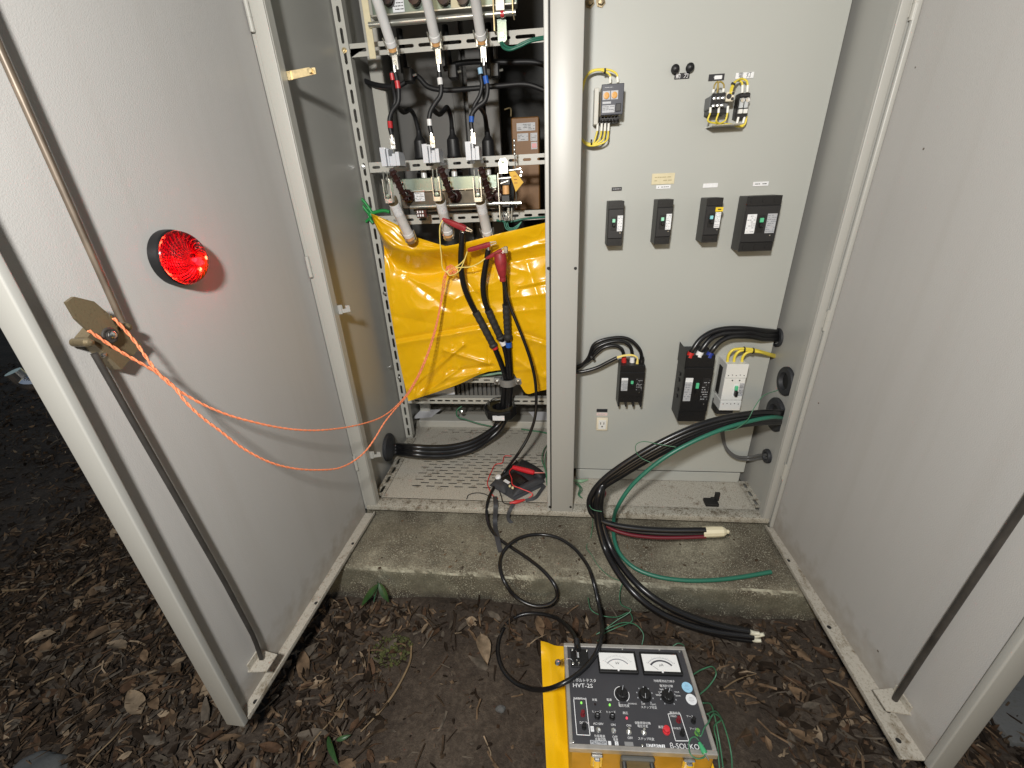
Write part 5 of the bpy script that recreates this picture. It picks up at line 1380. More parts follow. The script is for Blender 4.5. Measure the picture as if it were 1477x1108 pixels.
def sheet_front():
    top = smoothpts([(535, 308), (543, 328), (556, 346), (575, 356), (600, 360), (630, 357), (660, 352), (690, 345), (720, 337), (755, 329), (792, 320)])
    bot = smoothpts([(589, 579), (610, 572), (635, 564), (665, 553), (690, 541), (705, 536)]) + smoothpts([(707, 536), (722, 534), (738, 536), (745, 545), (752, 558), (760, 568), (775, 565), (797, 560)])
    left = smoothpts([(535, 308), (549, 340), (553, 352), (556, 400), (565, 460), (576, 520), (589, 579)])
    NU, NV = 210, 190
    vs = []
    for j in range(NV + 1):
        v = j / NV
        for i in range(NU + 1):
            u = i / NU
            tx, ty = lerp_curve(top, u)[:2]
            bx, by = lerp_curve(bot, u)[:2]
            # left edge stays on its own curve
            lx, ly = lerp_curve(left, v)[:2]
            l0x, l0y = top[0][0] + (bot[0][0] - top[0][0]) * v, top[0][1] + (bot[0][1] - top[0][1]) * v
            k = (1 - u) ** 6
            px = tx + (bx - tx) * v + (lx - l0x) * k
            py = ty + (by - ty) * v + (ly - l0y) * k
            base = 0.382 - 0.02 * sin(pi * v) 
            # pocket: the top lip stands forward of the fuses at the left
            pocket = exp(-((u - 0.30) / 0.24) ** 2) * exp(-(v / 0.09) ** 2)
            base -= 0.125 * pocket
            base += 0.022 * exp(-((u - .36) / .26) ** 2) * exp(-((v - .17) / .055) ** 2)
            base -= 0.045 * exp(-((u - .78) / .30) ** 2) * exp(-(v / .10) ** 2)
            if v > .75: base -= 0.03 * ((v - .75) / .25) ** 2 * max(0, 1 - u / .45)
            yv = base
            for (a, b, w, dep) in CREASES:
                if abs(px - (a[0] + b[0]) / 2) > 120: continue
                dd, e = seg_dist(px, py, a, b)
                yv -= dep * exp(-(sqrt(dd * dd + .35) / w) ** 1.15) * exp(-(e / 12) ** 2)
            yv -= 0.006 * noise.noise(Vector((px * .022, py * .022, 3)))
            n1 = abs(noise.noise(Vector((px * .020, py * .034, 5.5)))); n2 = abs(noise.noise(Vector((px * .045 + py * .02, py * .05 - px * .015, 8.5))))
            yv -= 0.010 * max(0, .30 - n1) ** 1.0 + 0.0045 * max(0, .25 - n2)
            vs.append(P(px, py, y=yv))
    mb = MB()
    n = NU + 1
    mb.add(vs, [[j * n + i, j * n + i + 1, (j + 1) * n + i + 1, (j + 1) * n + i] for j in range(NV) for i in range(NU)])
    return mb
sh = thing('insulating_sheet', 'wrinkled glossy yellow vinyl sheet tied across the left bay', 'sheet', P(660, 560, y=.38))
sheet_front().build('sheet_front', VINYL, sh, smooth=60)
def sheet_back():
    top = smoothpts([(535, 308), (555, 316), (574, 325), (590, 338), (612, 346), (640, 354), (655, 356)])
    bot = smoothpts([(535, 309), (548, 336), (560, 350), (578, 362), (605, 372), (640, 372), (655, 362)])
    NU, NV = 46, 16
    vs = []
    for j in range(NV + 1):
        v = j / NV
        for i in range(NU + 1):
            u = i / NU
            a, b = lerp_curve(top, u), lerp_curve(bot, u)
            yv = .385 + .028 * sin(pi * u) - .03 * v - .006 * noise.noise(Vector((u * 7, v * 5, 2)))
            vs.append(P(a[0] + (b[0] - a[0]) * v, a[1] + (b[1] - a[1]) * v, y=yv))
    n = NU + 1
    return MB().add(vs, [[j * n + i, j * n + i + 1, (j + 1) * n + i + 1, (j + 1) * n + i] for j in range(NV) for i in range(NU)])
sheet_back().build('sheet_back', VINYL, sh, smooth=60)
# green cord tying its corner
gs = thing('tie_cord', 'bright green plastic cord knotted round the upright at the sheet corner', 'cord', P(535, 312, y=.43))
yk = .435
for pts, r in ((((535, 312), (527, 302), (520, 293), (516, 288), (521, 287), (530, 297), (537, 308)), .0055), (((536, 308), (546, 305), (555, 304), (562, 306)), .0062), (((535, 313), (530, 318), (524, 323), (520, 326)), .0045), (((531, 300), (536, 307), (534, 316), (538, 322)), .006)):
    MB().tube([P(*p, y=yk) for p in pts], r, 8, 6).build('strand', GREEN_STRING, gs, smooth=60)
MB().lathe(P(535, 310, y=yk), (0, -1, 0), [(-.012, 0), (-.009, .008), (0, .011), (.009, .008), (.012, 0)], 12).build('knot', GREEN_STRING, gs)
wire('string_end', 'thin pale string hanging from the green cord', 'string', [(517, 291, 'y', .43), (518, 300, 'y', .43), (520, 310, 'y', .43), (521, 318, 'y', .43)], .0014, YEL_PALE_WIRE)

# ------------------------------------------------------------------ high voltage cable tails
def hv_tail(label, path, grey, band, mat):
    t = thing('cable_tail', label, 'cable', PP(path[-1]), 'three high voltage cable tails')
    pts = [PP(p) for p in path]
    n = len(pts)
    MB().tube(pts, .0105, 14, 8, radii=[.0098] * 2 + [.0105] * (n - 2)).build('cable', BLACK_CABLE, t, smooth=60)
    gp = [PP(p) for p in grey]
    seg, _ = catmull(gp, [0] * len(gp), 8)
    rad = [.0135 + .0007 * sin(i * 1.3) + (.0025 if i > len(seg) - 5 else 0) for i in range(len(seg))]
    MB().tube(seg, .014, 14, 1, smooth=False, radii=rad).build('heat_shrink', HEAT_SHRINK, t, smooth=60)
    MB().cyl(PP(band[0]), PP(band[1]), .0119, n=16).build('tape_band', mat, t)
    c = pts[0]
    MB().cyl(c - Vector((0, 0, .006)), c + Vector((0, 0, .016)), .0062, n=10).build('lug', STEEL, t)
    return t
ya, yb2 = .285, .40
def ys_(k, n): return .29 + (.385 - .29) * (k / (n - 1)) ** 1.5
def with_y(pp): return [(a, b, 'y', ys_(k, len(pp))) for k, (a, b) in enumerate(pp)]
p1 = with_y([(667.5, 335), (666, 352), (665, 372), (666, 395), (671, 418), (680, 439), (692, 461), (703, 482), (712, 499), (721, 520), (728, 540), (731, 553)])
p2 = with_y([(704.5, 360), (702, 375), (699, 392), (697, 412), (699, 432), (705, 450), (713, 468), (720, 483), (726, 496), (731, 515), (733, 535), (734, 553)])
p3 = with_y([(727, 398), (728.5, 412), (729.5, 428), (730, 442), (731, 460), (732, 478), (733.5, 496), (735, 515), (736.5, 535), (737.5, 553)])
def on(path, f):  # a point along a pixel path
    k = f * (len(path) - 1); i = min(int(k), len(path) - 2); e = k - i
    return tuple(path[i][j] + (path[i + 1][j] - path[i][j]) * e if j != 2 else 'y' for j in range(4))
hv_tail('left cable tail with red tape and grey heat shrink on the yellow sheet', p1, [on(p1, f) for f in (.50, .56, .63, .69, .73)], [(711.5, 496.5, 'y', on(p1, .73)[3] - .001), (714.5, 503.5, 'y', on(p1, .74)[3] - .001)], RED_TAPE)
hv_tail('middle cable tail with white tape and grey heat shrink on the yellow sheet', p2, [on(p2, f) for f in (.44, .50, .57, .63, .67)], [(723.5, 491, 'y', on(p2, .72)[3] - .001), (726.8, 497.5, 'y', on(p2, .73)[3] - .001)], WHITE_CAP)
hv_tail('right cable tail with blue tape under the big red clip', p3, [on(p3, f) for f in (.31, .40, .48, .54, .62)], [(733.5, 493.5, 'y', on(p3, .66)[3] - .001), (734, 500.5, 'y', on(p3, .67)[3] - .001)], BLUE_TAPE)
# the three core cable below the clamp
t = thing('main_cable', 'thick black three core cable bending from the ring to the left wall grommet', 'cable', P(733, 553, y=.39))
for k in range(3):
    dx, dy = ((-5, 0), (1, -3), (4, 3))[k]
    pts = [P(733 + dx, 550, y=.388), P(731 + dx, 575, y=.388), P(727 + dx * .9, 600, y=.386), P(717 + dx * .7, 617 + dy, y=.375), P(703, 630 + dy * 1.6, y=.345), P(683, 642 + dy * 1.8, y=.305), P(655, 650 + dy * 2, y=.27), P(625, 652 + dy * 2, y=.24), P(595, 650 + dy * 1.8, y=.222), P(572, 648 + dy * 1.6, x=-.66), P(556, 647 + dy, x=-.694)]
    MB().tube(pts, .0118, 14, 8).build('core', BLACK_CABLE, t, smooth=60)
# clamp
q = P(732, 552, y=.375)
cl = thing('cable_cleat', 'grey cast cable cleat holding the cable tails to a rail', 'cleat', q)
MB().lathe((q.x, .39, q.z), (0, 0, 1), [(-.014, .028), (-.014, .034), (.014, .034), (.014, .028)], 24).build('ring', simple('cast_grey', (.30, .30, .29), .45, .4, bump=.4, bscale=120), cl)
for s in (-1, 1):
    MB().box((q.x + s * .030, .378, q.z - .012), (q.x + s * .056, .402, q.z + .016), .003).build('ear', simple('cast_grey_ear', (.33, .33, .32), .45, .4), cl)
    MB().lathe((q.x + s * .043, .378, q.z + .004), (0, -1, 0), [(0, .009), (.004, .009), (.0042, .006), (.012, .006), (.0122, 0)], 8).build('bolt', STEEL, cl)
# ring transformer
q = P(722, 592, y=.385)
zc_ = thing('ring_transformer', 'black ring current transformer with a white label round the cable', 'transformer', q)
MB().lathe((q.x, .385, q.z), (0, 0, 1), [(-.018, .030), (-.020, .062), (-.016, .067), (.016, .067), (.020, .062), (.018, .030), (-.018, .030)], 8).build('ring', BLACK_PLASTIC, zc_, smooth=20)
MB().lathe((q.x, .385, q.z), (0, 0, 1), [(.0195, .058), (.0202, .035), (.018, .034)], 28).build('amber_face', simple('dark_resin', (.045, .036, .016), .35), zc_)
MB().box((q.x - .024, .385 - .0685, q.z - .010), (q.x + .024, .385 - .0625, q.z + .010), .0005).build('label', LABEL_WHITE, zc_)
for s in (-1, 1):
    MB().lathe((q.x + s * .05, .40, q.z + .02), (0, 0, 1), [(-.03, .0055), (.010, .0055), (.0102, .003), (.018, .003), (.0182, 0)], 8).build('bolt', STEEL, zc_)
MB().tube([P(705, 580, y=.38), P(700, 584, y=.37), P(699, 590, y=.37), P(703, 594, y=.37)], .0022, 8, 5).build('lead', DGREY_PLASTIC, zc_)
wire('sense_wire', 'thin black wire behind the ring transformer', 'wire', [(704, 582, 'y', .40), (712, 575, 'y', .42), (728, 573, 'y', .42), (742, 578, 'y', .42)], .002, BLACK_MATT)
for (lab, pts, r) in (('green wire dropping from the rear channel to the floor', [(666, 586, 'y', .53), (659, 592, 'y', .52), (660, 601, 'y', .52), (671, 605, 'y', .52), (690, 611, 'y', .52), (703, 614, 'y', .52), (725, 618, 'y', .53)], .0034),
                      ('green wire on the floor beside the pillar', [(752, 619, 'z', .026), (765, 621, 'z', .026), (780, 623, 'z', .026), (800, 628, 'z', .026)], .0034),
                      ('pale green wires behind the notch of the yellow sheet', [(672, 544, 'y', .43), (690, 542, 'y', .43), (708, 540, 'y', .43), (722, 538, 'y', .43), (735, 541, 'y', .43)], .006)):
    wire('earth_wire', lab, 'wire', pts, r, GREEN_WIRE if r < .005 else simple('pale_green_sheath', (.20, .34, .24), .4))
q = P(666, 594, y=.525); t = thing('earth_terminal', 'small earth terminal on the rear channel', 'terminal', q)
MB().lathe(q, (0, -1, 0), [(0, .010), (.003, .010), (.0032, .006), (.012, .006), (.0122, 0)], 6).build('bolt', STEEL, t)
MB().box(q + Vector((-.012, -.002, -.006)), q + Vector((.006, .001, .01)), .001).build('lug', GREEN_CABLE, t)

# ------------------------------------------------------------------ red clips, yellow leads, orange cord
def clip(label, a, b, y, w0=.011, w1=.007):
    A, B = P(*a, y=y), P(*b, y=y)
    d = (B - A).normalized(); L = (B - A).length
    t = thing('crocodile_clip', label, 'clip', B, 'red sleeved crocodile clips')
    mb = MB()
    n = Vector((0, -1, 0)); w = d.cross(n).normalized()
    prof = [(0, w1 * .7), (.15, w1), (.5, w0 * .9), (.85, w0), (1, w0 * .8)]
    vs = []
    for (f, ww) in prof:
        c = A + d * L * f
        vs += [c + w * ww * .85 + n * ww * .4, c + w * ww * .3 + n * ww * .75, c - w * ww * .5 + n * ww * .7, c - w * ww * .85 + n * ww * .1, c - w * ww * .5 - n * ww * .6, c + w * ww * .5 - n * ww * .6]
    fs = [[6 * k + i, 6 * k + (i + 1) % 6, 6 * k + 6 + (i + 1) % 6, 6 * k + 6 + i] for k in range(4) for i in range(6)] + [list(range(6)), list(range(24, 30))]
    mb.add(vs, fs)
    mb.build('sleeve', RED_CLIP, t, smooth=50)
    mb = MB()
    for s in (-1, 1): mb.add([B + w * s * .002, B + w * s * .007, B + d * .020 + w * s * .004, B + d * .022 + w * s * .001] + [p - n * .004 for p in (B + w * s * .002, B + w * s * .007, B + d * .020 + w * s * .004, B + d * .022 + w * s * .001)], [[0, 1, 2, 3], [4, 5, 6, 7], [0, 1, 5, 4], [1, 2, 6, 5], [2, 3, 7, 6], [3, 0, 4, 7]])
    mb.build('jaw', STEEL, t, smooth=0)
    return t
clip('red crocodile clip across the middle fuse on the left cable tail', (638, 316), (672, 330), .27, .012, .008)
clip('red crocodile clip on the tip of the middle cable tail', (675, 361), (707, 352), .285, .010, .009)
clip('short red crocodile clip next to the big red test clip', (701, 373), (724, 361), .28, .009, .006)
bt = thing('test_clip', 'big red conical test clip on the right cable tail', 'clip', P(727, 362, y=.27))
A, B = P(721, 366, y=.262), P(725.5, 406, y=.262)
d = (B - A).normalized(); L = (B - A).length
MB().lathe(A, d, [(-.004, 0), (-.002, .017), (.006, .0205), (L * .35, .0205), (L * .75, .0135), (L * .86, .0095), (L * .87, .0108), (L * .97, .0108), (L, .0095), (L, 0)], 24).build('sleeve', RED_CLIP, bt)
MB().box(P(729, 361, y=.262) - Vector((.005, .004, .010)), P(729, 361, y=.262) + Vector((.008, .006, .012)), .0015).build('jaw', STEEL, bt)
KN = (645, 391, 'y', .292)
yl_ = 'yellow clip leads'
wire('clip_lead', 'pale yellow lead dropping straight from the uppermost red clip', 'wire', [(639, 317, 'y', .268), (635, 325, 'y', .265), (634.5, 345, 'y', .27), (636.5, 368, 'y', .28), (639, 388, 'y', .29), (645, 393, 'y', .29)], .0021, YEL_PALE_WIRE, yl_)
wire('clip_lead', 'pale yellow lead from the middle red clip curving to the orange knot', 'wire', [(674, 363, 'y', .283), (670, 374, 'y', .285), (661, 383, 'y', .287), (651, 388, 'y', .288), KN], .0021, YEL_PALE_WIRE, yl_)
wire('clip_lead', 'pale yellow lead from the short red clip to the orange knot', 'wire', [(700, 373, 'y', .278), (690, 380, 'y', .28), (678, 385, 'y', .282), (662, 386, 'y', .285), (650, 388, 'y', .29), (644, 394, 'y', .29)], .0021, YEL_PALE_WIRE, yl_)
wire('clip_lead', 'loose bight of yellow lead hanging under the orange knot', 'wire', [(673, 366, 'y', .283), (668, 380, 'y', .283), (663, 390, 'y', .283), (655, 396, 'y', .285), (648, 397, 'y', .287), (645, 392, 'y', .29)], .0019, YEL_PALE_WIRE, yl_)
def braid(name, path, label, r=.0020):
    pts = [PP(p) for p in path]
    pts, _ = catmull(pts, [0] * len(pts), 14)
    mb = MB()
    N = len(pts)
    tan = [(pts[min(i + 1, N - 1)] - pts[max(i - 1, 0)]).normalized() for i in range(N)]
    nr = tan[0].orthogonal().normalized()
    L = 0; frames = []
    for i in range(N):
        nr = (nr - tan[i] * nr.dot(tan[i])).normalized(); b = tan[i].cross(nr)
        if i: L += (pts[i] - pts[i - 1]).length
        frames.append((nr.copy(), b, L))
    for s in range(2):
        q = [pts[i] + (f[0] * cos(f[2] / .010 * 2.2 + s * pi) + f[1] * sin(f[2] / .010 * 2.2 + s * pi)) * r * .62 for i, f in enumerate(frames)]
        mb.tube(q, r * .72, 6, 1, smooth=False)
    return mb.build(name, ROPE_MAT, rope, smooth=60, label=label)
# the cord leaves the door plane and swings across to the sheet
def depth_path(pp, xa, xb, pw=1.5):
    n = len(pp); d = [0]
    for i in range(n - 1): d.append(d[-1] + math.hypot(pp[i + 1][0] - pp[i][0], pp[i + 1][1] - pp[i][1]))
    return [(a, b, 'x', xa + (xb - xa) * (d[k] / d[-1]) ** pw) for k, (a, b) in enumerate(pp)]
xe = P(643, 393, y=.285).x
rope = thing('orange_rope', 'orange twisted rope tied from the door latch to the yellow clip leads', 'rope', P(164, 459, x=lx + .006))
sA = depth_path([(164, 459), (182, 478), (200, 500), (214, 520), (228, 538), (247, 556), (290, 582), (330, 599), (370, 610), (410, 618), (450, 621), (490, 618), (525, 611), (550, 602), (566, 591), (585, 571), (600, 547), (614, 516), (624, 486), (632, 455), (637, 425), (640, 402), (643, 393)], lx + .019, xe, 1.7)
braid('strand', sA, 'upper strand')
sB = depth_path([(128, 477), (150, 492), (175, 508), (203, 524), (225, 537), (247, 554), (268, 580), (290, 601), (318, 622), (345, 643), (370, 658), (395, 669), (425, 676), (460, 678), (490, 675), (512, 664), (528, 650), (541, 632), (553, 612), (567, 594), (588, 570), (605, 541), (618, 510), (628, 478), (634, 450), (640, 420), (643, 400), (646, 394)], lx + .019, xe + .002, 1.7)
braid('strand', sB, 'sagging lower strand')
kn = MB()
for k in range(4):
    pts = [P(645 + 8 * cos(a * 1.4 + k) * (.6 + .3 * k / 3) + 3 + k * 1.5, 391 + 6 * sin(a * 1.7 + k * 1.1) - k, y=.288 + .004 * sin(a + k)) for a in (0, 1, 2, 3, 4)]
    kn.tube(pts, .0017, 6, 6)
kn.build('knot', ROPE_MAT, rope, smooth=60)

# ------------------------------------------------------------------ tester lead, black coil on the plinth
lead_pts = [(725.5, 404, 'y', .262), (728, 415, 'y', .262), (735, 440, 'y', .26), (745, 465, 'y', .255), (757, 495, 'y', .25), (766, 522, 'y', .245), (772, 550, 'y', .24), (773.5, 580, 'y', .23), (771, 605, 'y', .215), (762, 630, 'y', .20), (747, 655, 'y', .175), (728, 680, 'z', .036), (713, 702, 'z', .030), (704, 722, 'z', .028), (702, 740, 'y', -.012), (705, 757, 'z', -.012), (716, 774, 'z', -.02), (735, 788, 'z', -.0235), (762, 806, 'z', -.0235), (786, 826, 'z', -.022), (801, 846, 'y', -.263), (803, 862, 'y', -.275), (792, 872, 'y', -.285), (770, 874, 'y', -.285), (745, 862, 'y', -.272), (728, 840, 'y', -.258), (721, 818, 'z', -.022), (724, 800, 'z', -.0225), (735, 785, 'z', -.012), (755, 774, 'z', -.016), (780, 771, 'z', -.0235), (805, 776, 'z', -.0235), (828, 791, 'z', -.0235), (845, 812, 'z', -.0225), (855, 836, 'y', -.262), (863, 870, 'y', -.31), (868, 900, 'y', -.375), (866, 925, 'z', .020), (858, 945, 'z', .012), (843, 964, 'z', .010), (824, 979, 'z', .010), (805, 989, 'z', .000), (783, 995, 'z', -.06), (762, 993, 'z', -.115), (742, 984, 'z', -.138), (726, 967, 'z', -.142), (718, 943, 'z', -.142), (721, 918, 'z', -.142), (733, 898, 'z', -.142), (752, 887, 'z', -.138), (775, 885, 'z', -.13), (798, 890, 'z', -.11), (815, 901, 'z', -.07), (827, 915, 'z', -.02), (832, 928, 'z', .016), (834.5, 938, 'z', .022)]
wire('tester_lead', 'long black test lead running from the red clip down to the tester in loose coils', 'cable', lead_pts, .0056, BLACK_CABLE, n=12, sub=7)

# ------------------------------------------------------------------ thick cables over the sill at the right
def thick(label, pts, r, mat, group=None, cat='cable', name='power_cable'):
    return wire(name, label, cat, pts, r, mat, group, n=14, sub=8)
PG = 'cut black power cables hanging out of the right bay'
def arc_pts(off=0, lo=0):
    o = off
    return [(1130, 597 + o, 'x', .697), (1118, 597 + o, 'y', .02), (1090, 598 + o, 'y', -.015), (1050, 604 + o * 1.05, 'y', -.04), (1010, 615 + o * 1.1, 'y', -.055), (970, 632 + o * 1.1, 'y', -.065), (930, 653 + o * 1.1, 'y', -.072), (895, 675 + o, 'y', -.078), (870, 694 + o * .8, 'y', -.082)]
thick('uppermost black cut cable ending in cream tape above the plinth', arc_pts(-2) + [(856, 709, 'y', -.086), (850, 724, 'y', -.092), (853, 739, 'y', -.10), (865, 750, 'y', -.11), (885, 757, 'y', -.118), (915, 762, 'y', -.125), (960, 765, 'y', -.13), (1018, 765, 'y', -.135)], .0092, BLACK_CABLE, PG)
thick('black cut cable beside the red one, ending in cream tape', arc_pts(3) + [(860, 712, 'y', -.080), (854, 727, 'y', -.088), (858, 743, 'y', -.096), (872, 755, 'y', -.106), (895, 763, 'y', -.115), (930, 768, 'y', -.122), (970, 770, 'y', -.128), (1018, 769, 'y', -.132)], .0088, BLACK_CABLE, PG)
thick('dark red cut cable lowest in the taped bunch', arc_pts(13) + [(872, 712, 'y', -.072), (863, 730, 'y', -.080), (865, 748, 'y', -.105), (879, 761, 'y', -.118), (903, 770, 'y', -.13), (940, 775, 'y', -.137), (980, 775.5, 'y', -.14), (1018, 774, 'y', -.142)], .0058, MAROON_CABLE, PG)
thick('thick black cut cable reaching over the plinth edge, outer one', arc_pts(6) + [(864, 712, 'y', -.10), (861, 735, 'y', -.11), (864, 762, 'y', -.13), (873, 792, 'z', .016), (890, 824, 'z', -.002), (914, 855, 'z', -.020), (945, 880, 'y', -.315), (985, 899, 'y', -.33), (1030, 911, 'y', -.335), (1086, 918, 'y', -.335)], .0098, BLACK_CABLE, PG)
thick('thick black cut cable reaching over the plinth edge, inner one', arc_pts(10) + [(868, 712, 'y', -.09), (866, 735, 'y', -.10), (871, 762, 'y', -.12), (882, 792, 'z', .014), (901, 822, 'z', -.002), (927, 850, 'z', -.016), (958, 872, 'y', -.305), (997, 890, 'y', -.318), (1040, 903, 'y', -.325), (1082, 911, 'y', -.328)], .0096, BLACK_CABLE, PG)
thick('thick black cut cable underneath, ending near the right door', arc_pts(12) + [(866, 716, 'y', -.085), (863, 740, 'y', -.095), (867, 770, 'y', -.118), (877, 800, 'z', .000), (895, 832, 'z', -.014), (922, 862, 'y', -.295), (955, 886, 'y', -.312), (1000, 905, 'y', -.325), (1050, 918, 'y', -.332), (1084, 923, 'y', -.333)], .0090, BLACK_CABLE, PG)
tp = thing('tape_wrap', 'torn cream tape wrapped round the cut cable ends', 'tape', P(1034, 768, y=-.133))
A, B = P(1014, 767.5, y=-.132), P(1046, 766.5, y=-.135)
d = (B - A).normalized()
MB().lathe(A, d, [(0, 0), (0, .016), ((B - A).length * .5, .0165), ((B - A).length * .9, .0150), ((B - A).length, .011), ((B - A).length + .006, .004), ((B - A).length + .006, 0)], 10).build('wrap', TAPE_CREAM, tp, smooth=20)
MB().box(B - Vector((.004, .006, .006)), B + Vector((.012, .004, .006)), .003).build('torn_end', TAPE_CREAM, tp)
ct = thing('cable_stub', 'bared whitish conductor ends of the lowest cut cables', 'cable end', P(1090, 918, y=-.335))
for (a, b) in (((1084, 917), (1102, 915)), ((1082, 912), (1096, 914)), ((1084, 922), (1098, 924))):
    MB().tube([P(*a, y=-.334), P((a[0] + b[0]) / 2, (a[1] + b[1]) / 2 + .6, y=-.335), P(*b, y=-.338)], .0062, 10, 4, radii=[.0068, .006, .0045]).build('conductor', simple('pale_core', (.62, .60, .48), .5), ct, smooth=50)
thick('long green earth cable curving over the sill onto the plinth', [(1130, 603, 'x', .69), (1112, 602, 'y', -.01), (1080, 608, 'y', -.045), (1040, 620, 'y', -.075), (1000, 637, 'y', -.09), (965, 656, 'y', -.10), (935, 678, 'y', -.108), (910, 702, 'y', -.115), (893, 727, 'y', -.118), (885, 752, 'z', .045), (886, 778, 'z', .022), (895, 800, 'z', .008), (915, 819, 'z', -.004), (945, 831, 'z', -.010), (985, 837, 'z', -.010), (1025, 837, 'z', -.008), (1065, 833, 'z', -.004), (1112, 825, 'z', .002)], .0060, GREEN_CABLE, None, 'cable', 'earth_cable')
# thin green wires about
TG = 'thin green wires'
thin = [('thin green wire looping over the black bunch in front of the panel', [(1122, 563, 'y', .0), (1100, 572, 'y', -.04), (1088, 588, 'y', -.06), (1078, 606, 'y', -.075), (1062, 618, 'y', -.08), (1045, 622, 'y', -.08)], .0011),
        ('thin green wire standing off the bunch in a small loop', [(975, 645, 'y', -.10), (950, 641, 'y', -.09), (928, 637, 'y', -.08), (918, 641, 'y', -.08), (917, 650, 'y', -.08), (924, 660, 'y', -.085), (938, 667, 'y', -.095), (950, 672, 'y', -.11)], .0011),
        ('thin green wire tied round the bunch at the sill', [(870, 690, 'y', -.06), (852, 712, 'y', -.08), (850, 728, 'y', -.10), (855, 735, 'y', -.12), (868, 738, 'y', -.125)], .0012),
        ('thin green wire hanging from the bunch to the plinth', [(853, 735, 'y', -.09), (855, 755, 'y', -.06), (852, 775, 'z', -.028), (846, 790, 'z', -.028), (853, 800, 'z', -.028), (862, 815, 'z', -.028), (880, 832, 'z', -.028), (895, 838, 'z', -.026)], .0012),
        ('tangled thin green wire at the plinth foot behind the tester', [(848, 862, 'y', -.275), (853, 880, 'y', -.285), (868, 888, 'y', -.30), (890, 890, 'y', -.30), (908, 884, 'y', -.29), (912, 895, 'y', -.30), (890, 905, 'y', -.32), (870, 915, 'z', -.135), (862, 925, 'z', -.135)], .0014),
        ('thin green wire loop hanging at the plinth face', [(898, 840, 'y', -.262), (894, 856, 'y', -.27), (896, 872, 'y', -.28), (910, 880, 'y', -.29), (888, 896, 'y', -.31), (872, 908, 'z', -.13)], .0014),
        ('thin green wire arched over the leaf litter behind the tester', [(860, 915, 'z', -.135), (880, 905, 'z', -.12), (900, 898, 'z', -.11), (918, 902, 'z', -.11), (928, 915, 'z', -.12), (926, 930, 'z', -.138)], .0016),
        ('thin green wire arched on the soil right of the tester', [(968, 934, 'z', -.12), (978, 928, 'z', -.11), (986, 931, 'z', -.12), (988, 940, 'z', -.14)], .0014),
        ('thin green wire loop beside the upper right corner of the tester', [(997, 975, 'z', -.05), (1012, 966, 'z', -.06), (1028, 962, 'z', -.07), (1033, 972, 'z', -.09), (1024, 988, 'z', -.10), (1008, 1003, 'z', -.09)], .0016),
        ('thin green wire running down the right side of the tester', [(1014, 1014, 'z', -.03), (1025, 1016, 'z', -.06), (1030, 1030, 'z', -.09), (1035, 1055, 'z', -.12), (1040, 1085, 'z', -.135), (1045, 1125, 'z', -.138)], .0016),
        ('thin green wire falling outermost beside the tester', [(1020, 1030, 'z', -.02), (1032, 1026, 'z', -.05), (1040, 1036, 'z', -.08), (1050, 1065, 'z', -.12), (1055, 1090, 'z', -.138), (1056, 1125, 'z', -.138)], .0016),
        ('thin green wire coiled at the tester corner', [(1022, 1040, 'z', -.01), (1030, 1030, 'z', -.02), (1040, 1038, 'z', -.05), (1030, 1048, 'z', -.08), (1034, 1070, 'z', -.11), (1038, 1110, 'z', -.138)], .0016),
        ('bundle of green wire standing by the pillar on the cabinet floor', [(790, 641, 'z', .03), (784, 650, 'z', .05), (782, 665, 'z', .06), (787, 680, 'z', .05), (789, 700, 'z', .03)], .0022),
        ('second strand of the green wire by the pillar on the cabinet floor', [(792, 645, 'z', .03), (787, 656, 'z', .06), (786, 672, 'z', .06), (790, 690, 'z', .04)], .0022)]
for lab, pts, r in thin:
    wire('thin_wire', lab, 'wire', pts, r, GREEN_WIRE, TG, n=6, sub=6)
gt = thing('green_clip', 'green clip with wire on the right bay floor beside the pillar', 'clip', P(836, 697, z=.018))
MB().tube([P(828, 693, z=.022), P(838, 694, z=.024), (P(848, 692, z=.022))], .006, 10, 5, radii=[.004, .007, .003]).build('body', simple('mint_plastic', (.22, .38, .24), .5), gt, smooth=60)
for k in range(3):
    MB().tube([P(830 + 2 * k, 697, z=.02), P(836 + 2 * k, 704 + k, z=.02), P(834 + k, 714, z=.02), P(840, 719, z=.02)], .0016, 6, 5).build('wire', GREEN_WIRE, gt, smooth=60)
sc = thing('plastic_offcut', 'black plastic offcut standing on the right bay floor', 'offcut', P(1030, 727, z=.017))
MB().box(P(1018, 731, z=.017), P(1032, 722, z=.017) + Vector((0, 0, .012)), .001).build('foot', HOLE, sc)
q = P(1033, 722, z=.017)
MB().box((q.x - .008, q.y - .004, .017), (q.x + .008, q.y + .004, .052), .001).build('upright', HOLE, sc)
MB().box((q.x - .020, q.y - .006, .017), (q.x - .008, q.y + .004, .030), .001).build('step', HOLE, sc)

# ------------------------------------------------------------------ meter pouch with test leads
pc = P(748, 690, z=.02)
po = thing('meter_pouch', 'open dark nylon pouch holding a meter on the left bay floor', 'pouch', pc)
def quad_pillow(pts, h, sag=0.0):
    pts = [Vector(p) for p in pts]
    N = 12
    vs = []
    for j in range(N + 1):
        for i in range(N + 1):
            u, v = i / N, j / N
            p = pts[0] * (1 - u) * (1 - v) + pts[1] * u * (1 - v) + pts[2] * u * v + pts[3] * (1 - u) * v
            e = (1 - abs(2 * u - 1) ** 4) * (1 - abs(2 * v - 1) ** 4)
            z = h * e + .003 * noise.noise(p * 40)
            vs.append(p + Vector((0, 0, z)))
    n = N + 1
    mb = MB().add(vs, [[j * n + i, j * n + i + 1, (j + 1) * n + i + 1, (j + 1) * n + i] for j in range(N) for i in range(N)])
    mb.add([p - Vector((0, 0, .001)) for p in pts], [[0, 1, 2, 3]])
    return mb
